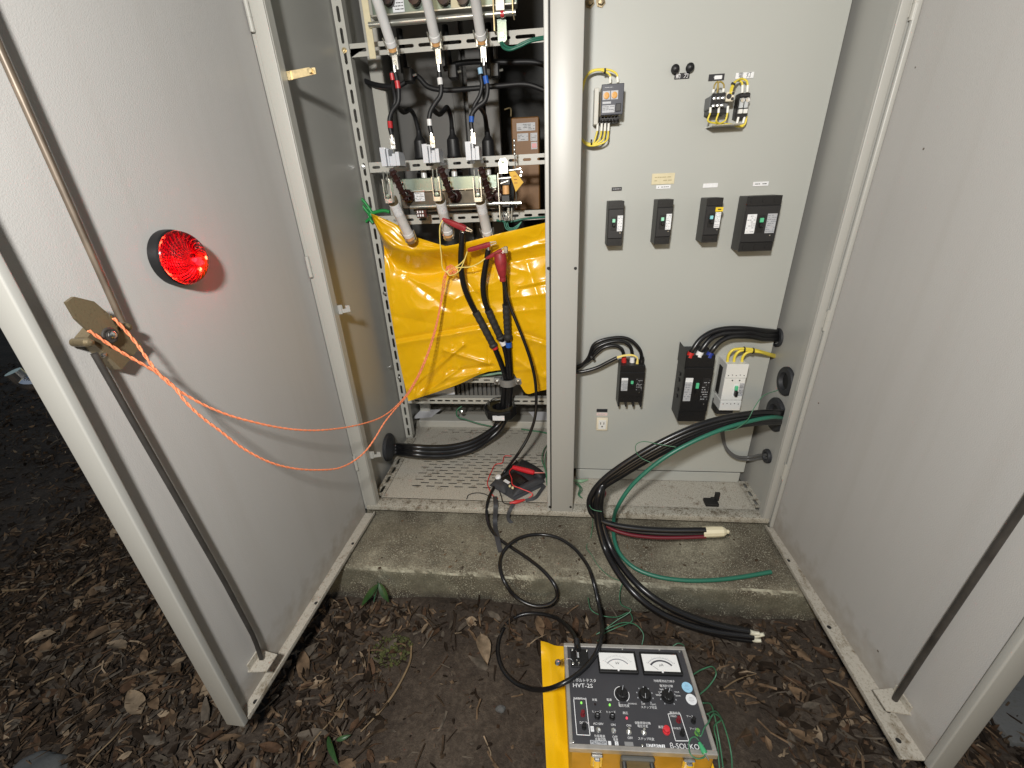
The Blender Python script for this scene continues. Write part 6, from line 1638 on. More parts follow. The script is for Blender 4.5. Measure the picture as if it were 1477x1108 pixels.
quad_pillow([P(*k, z=.021) for k in ((706, 700), (742, 722), (786, 700), (745, 664))], .016).build('base_panel', POUCH, po, smooth=60)
quad_pillow([P(*k, z=.030) for k in ((740, 717), (786, 695), (784, 688), (738, 708))], .018).build('side_panel', POUCH, po, smooth=60)
quad_pillow([P(*k, z=.030) for k in ((741, 676), (753, 662), (789, 685), (783, 693))], .020).build('flap', simple('pouch_flap', (.018, .018, .020), .6, bump=.3, bscale=300), po, smooth=60)
quad_pillow([P(*k, z=.030) for k in ((707, 700), (728, 712), (740, 700), (716, 690))], .016).build('side_panel', POUCH, po, smooth=60)
me_ = thing('multimeter', 'black multimeter with yellow sockets lying in the pouch', 'meter', P(745, 694, z=.04))
quad_pillow([P(*k, z=.040) for k in ((718, 692), (740, 706), (764, 694), (742, 679))], .012).build('case', BLACK_PLASTIC, me_, smooth=60)
def floor_patch(a, b, c, z, t=.002):
    mb = MB(); A, B, C_ = P(*a, z=z), P(*b, z=z), P(*c, z=z)
    poly_prism(mb, [A, B, C_, A + C_ - B], (0, 0, 1), t); return mb
floor_patch((726, 693.5), (733, 698), (736, 695.5), .056).build('display', LABEL_WHITE, me_, smooth=0)
floor_patch((746, 695), (752, 699), (758, 694), .056).build('scale_plate', DGREY_PLASTIC, me_, smooth=0)
MB().lathe(P(719, 689, z=.045), (-.3, -.2, .9), [(0, .011), (.006, .011), (.009, .007), (.0095, 0)], 14).build('dial', LABEL_WHITE, me_)
for (px, py) in ((735.5, 702), (739.5, 704.5)):
    MB().lathe(P(px, py, z=.052), (0, 0, 1), [(0, .0045), (.006, .0042), (.0065, 0)], 10).build('socket', simple('cream_socket', (.75, .66, .4), .4), me_)
pr = thing('red_probe', 'red test probe lying across the pouch', 'probe', P(755, 678, z=.055))
A, B = P(740, 674, z=.062), P(771, 682, z=.062)
d = (B - A).normalized()
MB().lathe(A, d, [(0, 0), (0, .008), (.02, .0095), ((B - A).length * .7, .0105), ((B - A).length * .95, .009), ((B - A).length, .005), ((B - A).length, 0)], 14).build('grip', simple('red_probe_plastic', (.55, .02, .03), .35), pr)
MB().cyl(B, P(785, 682, z=.058), .0028, .0012, n=8).build('tip', simple('pink_tip', (.7, .25, .22), .4), pr)
RG = 'red meter leads'
wire('meter_lead', 'red meter lead curling over the perforated floor left of the pouch', 'wire', [(740, 674, 'z', .06), (735, 680, 'z', .055), (738, 690, 'z', .062), (740, 700, 'z', .064), (752, 705, 'z', .055), (768, 713, 'z', .04), (762, 719, 'z', .03), (745, 724, 'z', .03)], .0020, RED_LEAD, RG, n=8)
wire('meter_lead', 'red meter lead in a loose loop behind the black test lead', 'wire', [(738, 658, 'z', .024), (728, 658, 'z', .024), (724, 668, 'z', .024), (715, 670, 'z', .024), (709, 680, 'z', .024), (704, 692, 'z', .024), (703, 698, 'z', .024), (706, 706, 'z', .026), (712, 716, 'z', .026), (718, 719, 'z', .026)], .0019, RED_LEAD, RG, n=8)
wire('meter_lead', 'thin black meter lead looping on the sill', 'wire', [(673, 720, 'z', .022), (676, 714, 'z', .023), (688, 711, 'z', .023), (700, 713, 'z', .023), (710, 719, 'z', .023)], .0016, BLACK_MATT, None, n=8)
wire('meter_lead', 'thin black meter lead from the pouch to the red crocodile boot', 'wire', [(720, 708, 'z', .03), (723, 716, 'z', .03), (726, 725, 'z', .03), (734, 727, 'z', .03), (745, 723, 'z', .028)], .0018, BLACK_MATT, None, n=8)
MBk = MB().tube([P(735, 726, z=.03), P(745, 724, z=.03), P(756, 721, z=.03)], .006, 10, 5, radii=[.004, .007, .004])
tag(MBk.build('clip_boot', simple('red_boot', (.5, .03, .03), .45), smooth=60), 'red crocodile boot on the sill in front of the pouch', 'clip')
def strap(label, pts, w, mat):
    pts = [PP(p) for p in pts]; pts, _ = catmull(pts, [0] * len(pts), 8)
    mb = MB(); vs = []
    N = len(pts)
    for i in range(N):
        t = (pts[min(i + 1, N - 1)] - pts[max(i - 1, 0)]).normalized()
        s = t.cross(Vector((.2, -.7, .6))).normalized()
        nn = s.cross(t)
        vs += [pts[i] - s * w / 2, pts[i] + s * w / 2, pts[i] + s * w / 2 - nn * .002, pts[i] - s * w / 2 - nn * .002]
    fs = [[4 * i + k, 4 * i + (k + 1) % 4, 4 * i + 4 + (k + 1) % 4, 4 * i + 4 + k] for i in range(N - 1) for k in range(4)]
    mb.add(vs, fs + [[0, 1, 2, 3], [4 * N - 4, 4 * N - 3, 4 * N - 2, 4 * N - 1]])
    return tag(mb.build('pouch_strap', mat, smooth=40), label, 'strap', 'straps of the meter pouch')
strap('grey strap hanging straight from the pouch over the sill', [(714, 716, 'z', .03), (715, 730, 'y', -.006), (714, 752, 'y', -.018), (717, 775, 'z', -.015), (722, 796, 'z', -.024)], .016, POUCH)
strap('grey strap bending over the sill under the coiled test lead', [(744, 722, 'z', .03), (736, 735, 'y', -.006), (733, 748, 'y', -.012), (740, 757, 'y', -.018), (746, 768, 'y', -.03), (744, 782, 'z', -.025)], .012, POUCH)
strap('grey strap along the pouch at the pillar', [(758, 722, 'z', .028), (772, 718, 'z', .028), (780, 708, 'z', .03), (786, 700, 'z', .03)], .012, POUCH)

# ------------------------------------------------------------------ insulation tester on the yellow mat
TC = Vector((0.172, -0.566, -0.146)); TR = 0.036; TW, TD, TH = 0.297, 0.222, 0.146
te = thing('high_voltage_tester', 'grey high voltage tester box with two meters standing on a yellow mat', 'tester', TC)
te_rot = TR
ct_, st_ = cos(TR), sin(TR)
def Tuv(px, py, dz=0.0):
    """photo point on the tester's face -> its own right/back coordinates"""
    q = P(px, py, z=TC.z + TH + dz) - TC
    return (q.x * ct_ + q.y * st_, -q.x * st_ + q.y * ct_)
class TB(MB):
    """builds in the tester's own frame, turned with it"""
    def build(s, name, mat, parent=te, smooth=30, label=None):
        R = Matrix.Rotation(TR, 4, 'Z')
        off = world_loc(parent)
        s.v = [TC + (R @ p) for p in s.v]
        return MB.build(s, name, mat, parent, smooth, label)
def tbox(u0, v0, z0, u1, v1, z1, mat, name, bev=.0008, par=te):
    return TB().box((u0, v0, z0), (u1, v1, z1), bev).build(name, mat, par)
hu, hv = TW / 2, TD / 2
tbox(-hu + .003, -hv + .003, .004, hu - .003, hv - .003, TH - .012, TESTER_CASE, 'case', .004)
# rim and face
rim = TB()
for (a, b, c, d_) in ((-hu, -hv, hu, -hv + .009), (-hu, hv - .009, hu, hv), (-hu, -hv + .009, -hu + .009, hv - .009), (hu - .009, -hv + .009, hu, hv - .009)):
    rim.box((a, b, TH - .014), (c, d_, TH + .002), .0012)
rim.build('rim', TESTER_RIM)
face = tbox(-hu + .0085, -hv + .0085, TH - .010, hu - .0085, hv - .0085, TH - .0005, TESTER_FACE, 'face', .0004)
ZF = TH - .0005
def cyl_on(px, py, r, h, mat, name, n=16, par=None, cap=None, dz=0):
    u, v = Tuv(px, py)
    prof = [(0, r), (h * .85, r * .97), (h, r * .82), (h, 0)]
    t = TB(); t.lathe((u, v, ZF + dz), (0, 0, 1), prof, n); return t.build(name, mat, par or te)
for (px, py) in ((816.5, 933), (897.5, 936.5), (951, 937.5), (980, 940), (827, 1070), (926.5, 1075.5), (1028, 1082)):
    cyl_on(px, py, .0022, .0012, STEEL, 'screw', 8)
# connector block
a = Tuv(822.5, 937); b = Tuv(850, 964)
blk = tbox(a[0], b[1], ZF, b[0], a[1], ZF + .004, BLACK_PLASTIC, 'connector_block', .001)
for (px, py, r, h) in ((825.5, 939, .0025, .002), (846.5, 940, .0025, .002), (826.5, 958.5, .003, .002), (835, 959, .0025, .004), (832, 954, .002, .002)):
    cyl_on(px, py, r, h, STEEL, 'contact', 8, blk, dz=.004)
a = Tuv(833, 947); 
tt = TB(); tt.cyl((a[0], a[1] + .012, ZF + .016), (a[0] + .001, a[1] - .008, ZF + .008), .004, n=12); tt.build('plug_body', STEEL, blk)
tt = TB(); tt.cyl((a[0] - .0005, a[1] + .030, ZF + .022), (a[0], a[1] + .008, ZF + .016), .0075, n=14); tt.build('plug_boot', BLACK_PLASTIC, blk)
# two meters
def gauge(tl, tr, bl, br, unit, bold):
    q = [Tuv(*k) for k in (tl, tr, bl, br)]
    u0 = (q[0][0] + q[2][0]) / 2; u1 = (q[1][0] + q[3][0]) / 2; v1 = (q[0][1] + q[1][1]) / 2; v0 = (q[2][1] + q[3][1]) / 2
    m_ = .0055
    o = TB().box((u0 - m_ * .6, v0 - m_, ZF), (u1 + m_ * .9, v1 + m_ * 1.3, ZF + .010), .0015).build('gauge', BLACK_PLASTIC)
    TB().box((u0, v0, ZF + .0092), (u1, v1, ZF + .0104)).build('gauge_plate', simple('gauge_white', (.80, .80, .78), .3, coat=.5), o)
    w = u1 - u0
    cx, cv, R = (u0 + u1) / 2, v0 - w * .05, w * .50
    def arc(R0, R1, a0, a1, mat, nm):
        t = TB(); n = 24; vs = []
        for k in range(n + 1):
            an = radians(a0 + (a1 - a0) * k / n)
            for rr in (R0, R1): vs.append((cx + cos(an) * rr, cv + sin(an) * rr * .92, ZF + .01075))
        t.add(vs, [[2 * k, 2 * k + 1, 2 * k + 3, 2 * k + 2] for k in range(n)]); t.build(nm, mat, o, 0)
    arc(R * .70, R * (.80 if bold else .76), 38, 142, simple('scale_grey_' + unit[0], (.06, .06, .07) if bold else (.25, .25, .27), .5), 'scale_arc')
    arc(R * .90, R * (.93 if bold else .91), 38, 142, LABEL_GREY, 'scale_arc')
    t = TB()
    for k in range(21):
        an = radians(38 + 104 * k / 20); r0, r1 = R * .94, R * (1.02 if k % 5 == 0 else .98)
        d1 = Vector((cos(an), sin(an) * .92, 0)); pr_ = Vector((-sin(an), cos(an), 0)) * .0002
        c0 = Vector((cx, cv, ZF + .01075))
        t.add([c0 + d1 * r0 - pr_, c0 + d1 * r1 - pr_, c0 + d1 * r1 + pr_, c0 + d1 * r0 + pr_], [[0, 1, 2, 3]])
    t.build('tick', DGREY_PLASTIC, o, 0)
    t = TB(); an = radians(140); d1 = Vector((cos(an), sin(an) * .92, 0)); pr_ = Vector((-sin(an), cos(an), 0)) * .0004; c0 = Vector((cx, cv, ZF + .0112))
    t.add([c0 + d1 * R * .3 - pr_, c0 + d1 * R * .9 - pr_ * .4, c0 + d1 * R * .9 + pr_ * .4, c0 + d1 * R * .3 + pr_], [[0, 1, 2, 3]]); t.build('needle', INK, o, 0)
    ttext(unit, .0085, cx, cv + R * .44, INK, o, .0112)
    cyl_u(cx, v0 - m_ * .25, .0024, .0012, WHITE, 'zero_screw', o, .010)
    return o
def cyl_u(u, v, r, h, mat, name, par, dz=0):
    t = TB(); t.lathe((u, v, ZF + dz), (0, 0, 1), [(0, r), (h, r * .9), (h, 0)], 10); return t.build(name, mat, par)
def ttext(body, size, u, v, mat, par, dz=.0004, sx=1.0):
    M = Matrix.Translation(TC) @ Matrix.Rotation(TR, 4, 'Z') @ Matrix.Translation((u, v, ZF + dz))
    return text_obj(body, size, M, mat, par, 'lettering', sx=sx)
gauge((863, 945), (913, 946.5), (866, 968), (917.5, 971), 'kV', False)
gauge((924, 947.5), (973.5, 948), (929.5, 970.5), (982, 974), 'μA', True)
def T(body, size, px, py, sx=1.0):
    u, v = Tuv(px, py); return ttext(body, size, u, v, WHITE, face, .0012, sx)
T('ハイボルトテスタ', .0088, 840, 982, .92)
T('HVT-2S', .0125, 840.5, 989.5, 1.15)
T('電圧可変', .0060, 900, 1018.5); T('ステップ可変', .0058, 936, 1021); T('電流計切替', .0060, 961, 990); T('地絡電流出力端子', .0060, 958, 983)
T('5mA', .0048, 954, 994.5); T('1mA', .0048, 952, 998.5); T('500μA', .0048, 950, 1003); T('10mA', .0044, 976, 998.5); T('50mA', .0044, 978, 1004)
T('0', .006, 893, 1014.5); T('INCREASE', .0042, 912, 1015.5); T('OFF', .0046, 928, 1016); T('12(kV)', .0046, 942, 1016.5)
T('外部電源入力', .0050, 836.5, 1008); T('充電', .0058, 857.5, 1010); T('電源', .0058, 878.5, 1010); T('高圧', .0058, 902, 1029)
T('ヒューズ', .0052, 860.5, 1027); T('ヒューズ', .0052, 881, 1027.5); T('DC12V', .0062, 842.5, 1043); T('AC100V', .0062, 863, 1044.5); T('ON', .0062, 884.5, 1046); T('ON', .0062, 907, 1047)
T('自動昇降切換', .0056, 927, 1043.5); T('電圧可変', .0056, 927, 1048); T('ステップ可変', .0056, 932, 1066.5)
T('OFF', .0062, 887, 1063.5); T('OFF', .0062, 909, 1065); T('外部電源', .0056, 865, 1062.5); T('充電切換', .0056, 866, 1067); T('電源', .0050, 888, 1067.5)
T('高圧出力', .0054, 957, 1049.5); T('電流出力', .0056, 973.5, 1029); T('100kΩ', .0048, 971, 1033.5); T('12V出力', .0048, 976, 1051); T('アース', .0050, 995, 1034); T('アース', .0050, 1000, 1052)
T('β-SOUKOU', .0135, 991, 1077.5, 1.0)
# knobs
def knob(px, py, r, h, ang):
    u, v = Tuv(px, py, .006)
    o = TB().lathe((u, v, ZF), (0, 0, 1), [(0, r * 1.05), (h * .3, r), (h * .32, r * .9), (h * .9, r * .84), (h, r * .72), (h, 0)], 24).build('rotary_knob', BLACK_PLASTIC)
    R = Matrix.Translation((u, v, 0)) @ Matrix.Rotation(radians(ang), 4, 'Z')
    t = TB(); t.box((-r * .16, -r * .95, ZF + h * .5), (r * .16, r * .95, ZF + h * 1.25), .001, 1, R); t.build('grip', BLACK_PLASTIC, o)
    t = TB(); t.box((-r * .05, -r * .95, ZF + h * 1.251), (r * .05, -r * .2, ZF + h * 1.28), 0, 1, R); t.build('pointer', LABEL_GREY, o)
    return u, v, r
u, v, r = knob(897, 999.5, .0135, .011, 160)
def ring_arc(u, v, R0, R1, a0, a1, z):
    t = TB(); vs = []
    for k in range(31):
        an = radians(a0 + (a1 - a0) * k / 30)
        for rr in (R0, R1): vs.append((u + cos(an) * rr, v + sin(an) * rr, z))
    t.add(vs, [[2 * k, 2 * k + 1, 2 * k + 3, 2 * k + 2] for k in range(30)]); t.build('dial_ring', WHITE, face, 0)
ring_arc(u, v, r * 1.16, r * 1.25, 95, 240, ZF + .0012); ring_arc(u, v, r * 1.16, r * 1.25, -60, 20, ZF + .0012)
for (cu_, cv_) in ((930.5, 1001), (963.5, 1003)):
    u, v, r = knob(cu_, cv_, .0135, .011, -12 if cu_ < 940 else 150)
    t = TB()
    for k in range(9):
        an = radians(-55 + 290 * k / 8)
        t.add([(u + cos(an) * r * 1.3 + dx, v + sin(an) * r * 1.3 + dy, ZF + .0012) for dx, dy in ((-.001, -.0014), (.001, -.0014), (.001, .0014), (-.001, .0014))], [[0, 1, 2, 3]])
    t.build('dial_mark', LABEL_GREY, face, 0)
# framed areas
def frame(pts):
    q = [Tuv(*k) for k in pts]
    t = TB(); w = .0007
    for i in range(len(q)):
        a, b = Vector((*q[i], 0)), Vector((*q[(i + 1) % len(q)], 0))
        d_ = (b - a).normalized(); s = Vector((-d_.y, d_.x, 0)) * w
        z = Vector((0, 0, ZF + .0012))
        t.add([a - s + z, b - s + z, b + s + z, a + s + z], [[0, 1, 2, 3]])
    t.build('printed_frame', WHITE, face, 0)
frame(((827.5, 1008.5), (845, 1008.5), (851, 1061), (832, 1060)))
frame(((963.5, 1030), (981, 1030), (993.5, 1069), (974.5, 1069)))
# posts, fuses, leds, switches
def post_(px, py, mat, r=.0042, h=.013):
    u, v = Tuv(px, py)
    o = TB().lathe((u, v, ZF), (0, 0, 1), [(0, r * 1.25), (.002, r * 1.25), (.0022, r * .85), (h * .55, r * .85), (h * .6, r), (h, r * .95), (h, r * .35), (h * .9, 0)], 14).build('binding_post', mat)
DRED = simple('dark_red_post', (.16, .012, .018), .3)
post_(840.5, 1031, DRED); post_(842.5, 1049.5, BLACK_PLASTIC); post_(978.5, 1040, DRED); post_(984, 1059, BLACK_PLASTIC); post_(1000, 1041, BLACK_PLASTIC); post_(1005.5, 1058, simple('green_post', (.12, .30, .06), .35))
for (px, py) in ((861.5, 1034), (883, 1035)):
    u, v = Tuv(px, py)
    o = TB().lathe((u, v, ZF), (0, 0, 1), [(0, .0062), (.002, .0062), (.003, .0052), (.010, .0050), (.0105, .004), (.0105, 0)], 16).build('fuse_holder', BLACK_PLASTIC)
    TB().box((u - .002, v - .0006, ZF + .0104), (u + .002, v + .0006, ZF + .0109)).build('slot', LABEL_GREY, o)
for (px, py, mt) in ((838.5, 1014, LED_GREEN), (858.5, 1016, simple('led_off', (.03, .02, .02), .25)), (879.5, 1017, LED_GREEN), (904, 1036, LED_RED)):
    u, v = Tuv(px, py)
    TB().lathe((u, v, ZF), (0, 0, 1), [(0, .0024), (.0025, .0022), (.004, .0012), (.0044, 0)], 10).build('indicator', mt)
for (px, py, up_) in ((863, 1053.5, -1), (885, 1054.5, -1), (907, 1056.5, .2), (928.5, 1057.5, .2)):
    u, v = Tuv(px, py)
    o = TB().lathe((u, v, ZF), (0, 0, 1), [(0, .0055), (.0018, .0055), (.002, .0042), (.004, .0040), (.0042, 0)], 8).build('toggle_switch', STEEL)
    t = TB(); t.cyl((u, v, ZF + .003), (u + .0005, v + .005 * up_, ZF + .014), .0014, .0024, n=8); t.build('lever', STEEL, o)
u, v = Tuv(961, 1055)
o = TB().lathe((u, v, ZF), (0, 0, 1), [(0, .0075), (.004, .0075), (.0042, .0062), (.012, .0062), (.0125, .005), (.0125, 0)], 16).build('push_button', RED_KNOB)
# stickers
for (px, py, mt, r, lab) in ((991, 991.5, STICK_BLUE, .0115, 'pale blue round sticker'), (997, 1009, LABEL_WHITE, .0115, 'white round sticker')):
    u, v = Tuv(px, py)
    o = TB().lathe((u, v, ZF + .0006), (0, 0, 1), [(0, r), (.0003, r), (.0003, 0)], 28).build('round_sticker', mt, te, label=lab)
    t = TB()
    for k, (dv, ww) in enumerate(((.004, .008), (.001, .012), (-.002, .012), (-.005, .007))): t.box((u - ww / 2, v + dv - .0005, ZF + .0009), (u + ww / 2, v + dv + .0003, ZF + .0011))
    t.build('print', simple('pale_print', (.25, .4, .55) if mt is STICK_BLUE else (.4, .4, .4), .5), o, 0)
def sticker(p0, p1, mt, body=None, size=.007, sx=1):
    a, b = Tuv(*p0), Tuv(*p1)
    o = tbox(a[0], b[1], ZF, b[0], a[1], ZF + .0009, mt, 'sticker', 0)
    if body: ttext(body, size, (a[0] + b[0]) / 2, (a[1] + b[1]) / 2, INK, o, .0012, sx)
sticker((932, 1073), (960, 1081), LABEL_WHITE, '8Z68571', .0098, 1.0)
sticker((851, 1067.5), (876, 1075), LABEL_GREY, 'MZ1M40M', .0078, .9)
sticker((877, 1069), (882, 1076), LABEL_WHITE); sticker((886.5, 1069.5), (892.5, 1077), LABEL_WHITE, '2', .007); sticker((851.5, 1047.5), (857, 1055.5), LABEL_WHITE, '1', .006)
sticker((900.5, 1070), (914, 1076.5), simple('foil_sticker', (.30, .30, .30), .4, .3))
# latches and handle on the front side
for px in (862, 995):
    u, _ = Tuv(px, 1086)
    o = TB().box((u - .012, -hv - .005, TH - .055), (u + .012, -hv + .004, TH - .016), .002).build('toggle_latch', STEEL)
    TB().box((u - .006, -hv - .010, TH - .075), (u + .006, -hv - .004, TH - .020), .002).build('latch_lever', CHROME, o)
u, _ = Tuv(922, 1090)
o = TB().box((u - .034, -hv - .006, TH - .060), (u + .034, -hv + .004, TH - .018), .003).build('handle_plate', simple('handle_grey', (.12, .12, .11), .5, .3), te)
t = TB(); t.tube([(u - .028, -hv - .004, TH - .030), (u - .026, -hv - .020, TH - .034), (u, -hv - .024, TH - .036), (u + .026, -hv - .020, TH - .034), (u + .028, -hv - .004, TH - .030)], .005, 10, 6); t.build('handle', simple('handle_black', (.03, .03, .03), .45), o)
for px in (838, 960):
    u, _ = Tuv(px, 929)
    TB().box((u - .016, hv - .004, TH - .030), (u + .016, hv + .003, TH - .002), .001).build('hinge', STEEL)
# earth clip on the face
ec = thing('earth_clip', 'green crocodile clip lying on the lower right corner of the tester', 'clip', P(1013, 1080, z=.012))
A, B = P(1008.5, 1071, z=.010), P(1017, 1087, z=.010)
d = (B - A).normalized()
MB().lathe(A, d, [(0, 0), (0, .003), (.006, .0045), (.018, .006), ((B - A).length * .85, .005), ((B - A).length, .003), ((B - A).length, 0)], 12).build('boot', simple('green_boot', (.06, .36, .16), .45), ec)
MB().cyl(B, B + d * .012, .002, .001, n=8).build('jaw', STEEL, ec)
wire('clip_wire', 'green clip wire looping from the earth post over the tester corner', 'wire', [(1004, 1055, 'z', .014), (1010, 1062, 'z', .02), (1016, 1050, 'z', .02), (1024, 1038, 'z', .012), (1022, 1030, 'z', .005)], .0014, GREEN_WIRE, None, n=6)
wire('clip_wire', 'green clip wire loop over the lettering of the tester', 'wire', [(1008, 1068, 'z', .012), (1003, 1063, 'z', .016), (996, 1066, 'z', .016), (993.5, 1076, 'z', .012), (996, 1088, 'z', .012), (1004, 1094, 'z', .010), (1014, 1093, 'z', .010), (1018, 1089, 'z', .010)], .0014, GREEN_WIRE, None, n=6)
wire('ring_wire', 'thin wire from the tester connector to a steel eye on the mat', 'wire', [(827, 955, 'z', .012), (824, 951, 'z', .016), (815, 950.5, 'z', .012), (807, 954, 'z', -.02)], .0008, STEEL, None, n=5)
q = P(805, 956, z=-.03)
tag(MB().lathe(q, (-.5, -.3, .8), [(-.006, .002), (-.004, .007), (0, .008), (.004, .007), (.006, .002), (.006, 0)], 14).build('steel_eye', CHROME), 'small round steel eye beside the tester', 'fitting')

# yellow mat under the tester
def mat_mesh():
    c = [P(780, 934, z=-.148), P(830, 932, z=-.148), Vector((.34, -.37, -.148)), Vector((.37, -.80, -.148)), Vector((-.012, -.82, -.148)), P(801, 1108, z=-.148)]
    NU, NV = 40, 50
    TL, TRt, BL, BR = c[0], Vector((.335, -.376, -.148)), Vector((-.006, -.84, -.148)), Vector((.36, -.84, -.148))
    vs = []
    for j in range(NV + 1):
        for i in range(NU + 1):
            u, v = i / NU, j / NV
            p = TL * (1 - u) * (1 - v) + TRt * u * (1 - v) + BL * (1 - u) * v + BR * u * v
            z = ground_z(p.x, p.y) * .35 + .65 * -.148 + .014
            z += .006 * noise.noise(Vector((p.x * 12, p.y * 12, 5))) + .006 * exp(-((u - .06) / .03) ** 2) * sin(v * 5 + 1)
            if abs(p.x - TC.x) < hu + .01 and abs(p.y - TC.y) < hv + .01: z = min(z, TC.z - .001)
            z += .020 * exp(-(((u) / .05) ** 2 + ((v - .02) / .05) ** 2))
            vs.append((p.x, p.y, z))
    n = NU + 1
    return MB().add(vs, [[j * n + i, j * n + i + 1, (j + 1) * n + i + 1, (j + 1) * n + i] for j in range(NV) for i in range(NU)])
tag(mat_mesh().build('yellow_mat', VINYL, smooth=60), 'yellow vinyl mat spread on the soil under the tester', 'mat')

# ------------------------------------------------------------------ leaf litter, leaves, plants, stones
def leaf_mesh(name, L, Wd, curl, bend, mat, seed):
    r = random.Random(seed)
    mb = MB(); N = 7; vs = []
    for i in range(N):
        t = i / (N - 1)
        w = Wd * (sin(pi * t ** .8) ** .8 + .04) * (1 + r.uniform(-.08, .08))
        z = bend * sin(pi * t) * L
        for s in (-1, -.5, 0, .5, 1):
            vs.append(((t - .5) * L, s * w / 2, z + curl * abs(s) ** 1.5 * Wd + r.uniform(-.0008, .0008)))
    fs = [[i * 5 + k, i * 5 + k + 1, (i + 1) * 5 + k + 1, (i + 1) * 5 + k] for i in range(N - 1) for k in range(4)]
    mb.add(vs, fs)
    mb.tube([(-.5 * L, 0, .0004), (-.62 * L, .002, .002)], .0007, 4, 1, smooth=False)
    o = mb.build(name, mat, smooth=60)
    return o
R = random.Random(11)
leafkinds = []
for k in range(14):
    mt = LITTER[[2, 3, 4, 5, 2, 1, 3, 2, 4, 5, 1, 3, 2, 4][k]]
    leafkinds.append((leaf_mesh('leaf', R.uniform(.045, .085), R.uniform(.018, .034), R.uniform(-.25, .35), R.uniform(-.06, .14), mt, k)))
def free_spot(x, y):
    if -.80 < x < .86 and y > -.262: return False
    if TC.x - hu - .05 < x < TC.x + hu + .02 and TC.y - hv - .3 < y < TC.y + hv + .05: return False
    return True
# density of litter: thick at the left, along the plinth foot and at the right door, thin on the trodden soil
def density(x, y):
    d = .15
    if x < -.42: d = max(d, min(1, (-.42 - x) / .22 + .35))
    d = max(d, .75 * exp(-((y + .33) / .06) ** 2) if y < -.26 else 0)
    if x > .40: d = max(d, .9 * exp(-((y + .42 + (x - .55) * .4) / .10) ** 2), .85 * exp(-((x - .62) / .12) ** 2))
    if x > .78 or y < -.95: d = 1
    return d
n_leaf = 0
tries = 0
while n_leaf < 285 and tries < 9000:
    tries += 1
    x, y = R.uniform(-1.75, 1.25), R.uniform(-1.0, .35)
    if R.random() < .15: y += .5
    if not free_spot(x, y) or R.random() > density(x, y): continue
    if n_leaf < 14: o = leafkinds[n_leaf]
    else:
        o = leafkinds[R.randrange(14)].copy(); COL.objects.link(o)
    s = R.uniform(.6, 1.15)
    o.scale = (s, s, s)
    o.location = (x, y, ground_z(x, y) + R.uniform(.006, .014))
    o.rotation_euler = (R.gauss(0, .28), R.gauss(0, .28), R.uniform(0, 6.28))
    o.parent = ground
    n_leaf += 1
def litter():
    mb = MB()
    n = 0; t = 0
    while n < 50000 and t < 400000:
        t += 1
        x, y = (R.uniform(-2.1, 1.5), R.uniform(-1.1, .55)) if n < 26000 else (-.85 - 4.0 * R.random() ** 1.4, R.uniform(-.5, 2.6)) if n < 44000 else (R.uniform(.95, 3.4), R.uniform(-1.0, 2.0))
        dn = density(x, y)
        if not free_spot(x, y) or R.random() > dn: continue
        n += 1; bare = dn < .2
        mb.idx = R.choices(range(6), (6, 5, 2.6, 2.2, 1.3, .5))[0]
        z = ground_z(x, y) + R.uniform(-.003, .014)
        a = R.uniform(0, 6.28)
        M = Matrix.Translation((x, y, z)) @ Euler((R.gauss(0, .5), R.gauss(0, .45), a)).to_matrix().to_4x4()
        k = R.random()
        if k < .58:
            L = (.006 + .016 * R.random()) if bare else .010 + .048 * R.random() ** 1.8; Wd = L * R.uniform(.22, .5)
            c = R.uniform(-.3, .4) * Wd
            mb.add([(-L / 2, 0, 0), (-L * .15, -Wd / 2, c), (L * .25, -Wd * .42, c), (L / 2, 0, .002), (L * .2, Wd * .45, c), (-L * .2, Wd / 2, c), (0, 0, 0)],
                   [[0, 1, 6], [1, 2, 6], [2, 3, 6], [3, 4, 6], [4, 5, 6], [5, 0, 6]], M)
        elif k < .85:
            L, Wd = R.uniform(.02, .07), R.uniform(.0012, .003)
            b = R.uniform(-.3, .3) * L * .4
            mb.add([(-L / 2, -Wd, 0), (0, b - Wd, .004), (L / 2, -Wd, 0), (L / 2, Wd, 0), (0, b + Wd, .004), (-L / 2, Wd, 0), (0, b, .007)],
                   [[0, 1, 6, 5], [1, 2, 3, 6], [6, 3, 4], [5, 6, 4]], M)
        else:
            s = R.uniform(.003, .009)
            mb.add([(s, 0, 0), (0, s, 0), (-s, 0, 0), (0, -s, 0), (0, 0, s * .8)], [[0, 1, 4], [1, 2, 4], [2, 3, 4], [3, 0, 4]], M)
    mb.idx = 0
    return mb
tag(litter().build('leaf_litter', LITTER, smooth=0), 'brown leaf litter and twigs covering the forest soil', 'leaf litter', kind='stuff')
# crumbs and dry bits lying on the plinth and in the bay
def crumbs():
    mb = MB()
    for k in range(260):
        x, y = R.uniform(-.6, .66), R.uniform(-.24, -.02)
        M = Matrix.Translation((x, y, -.029)) @ Euler((R.gauss(0, .3), R.gauss(0, .3), R.uniform(0, 6.3))).to_matrix().to_4x4()
        s = .0008 + .0045 * R.random() ** 3
        mb.idx = R.choice((1, 1, 2, 3, 3))
        mb.add([(s * 1.6, 0, 0), (0, s, 0), (-s * 1.5, 0, 0), (0, -s, 0), (0, 0, s * .7)], [[0, 1, 4], [1, 2, 4], [2, 3, 4], [3, 0, 4]], M)
    mb.idx = 0
    return mb
tag(crumbs().build('plinth_crumbs', LITTER, smooth=0), 'scattered dirt crumbs on the concrete plinth', 'dirt', kind='stuff')
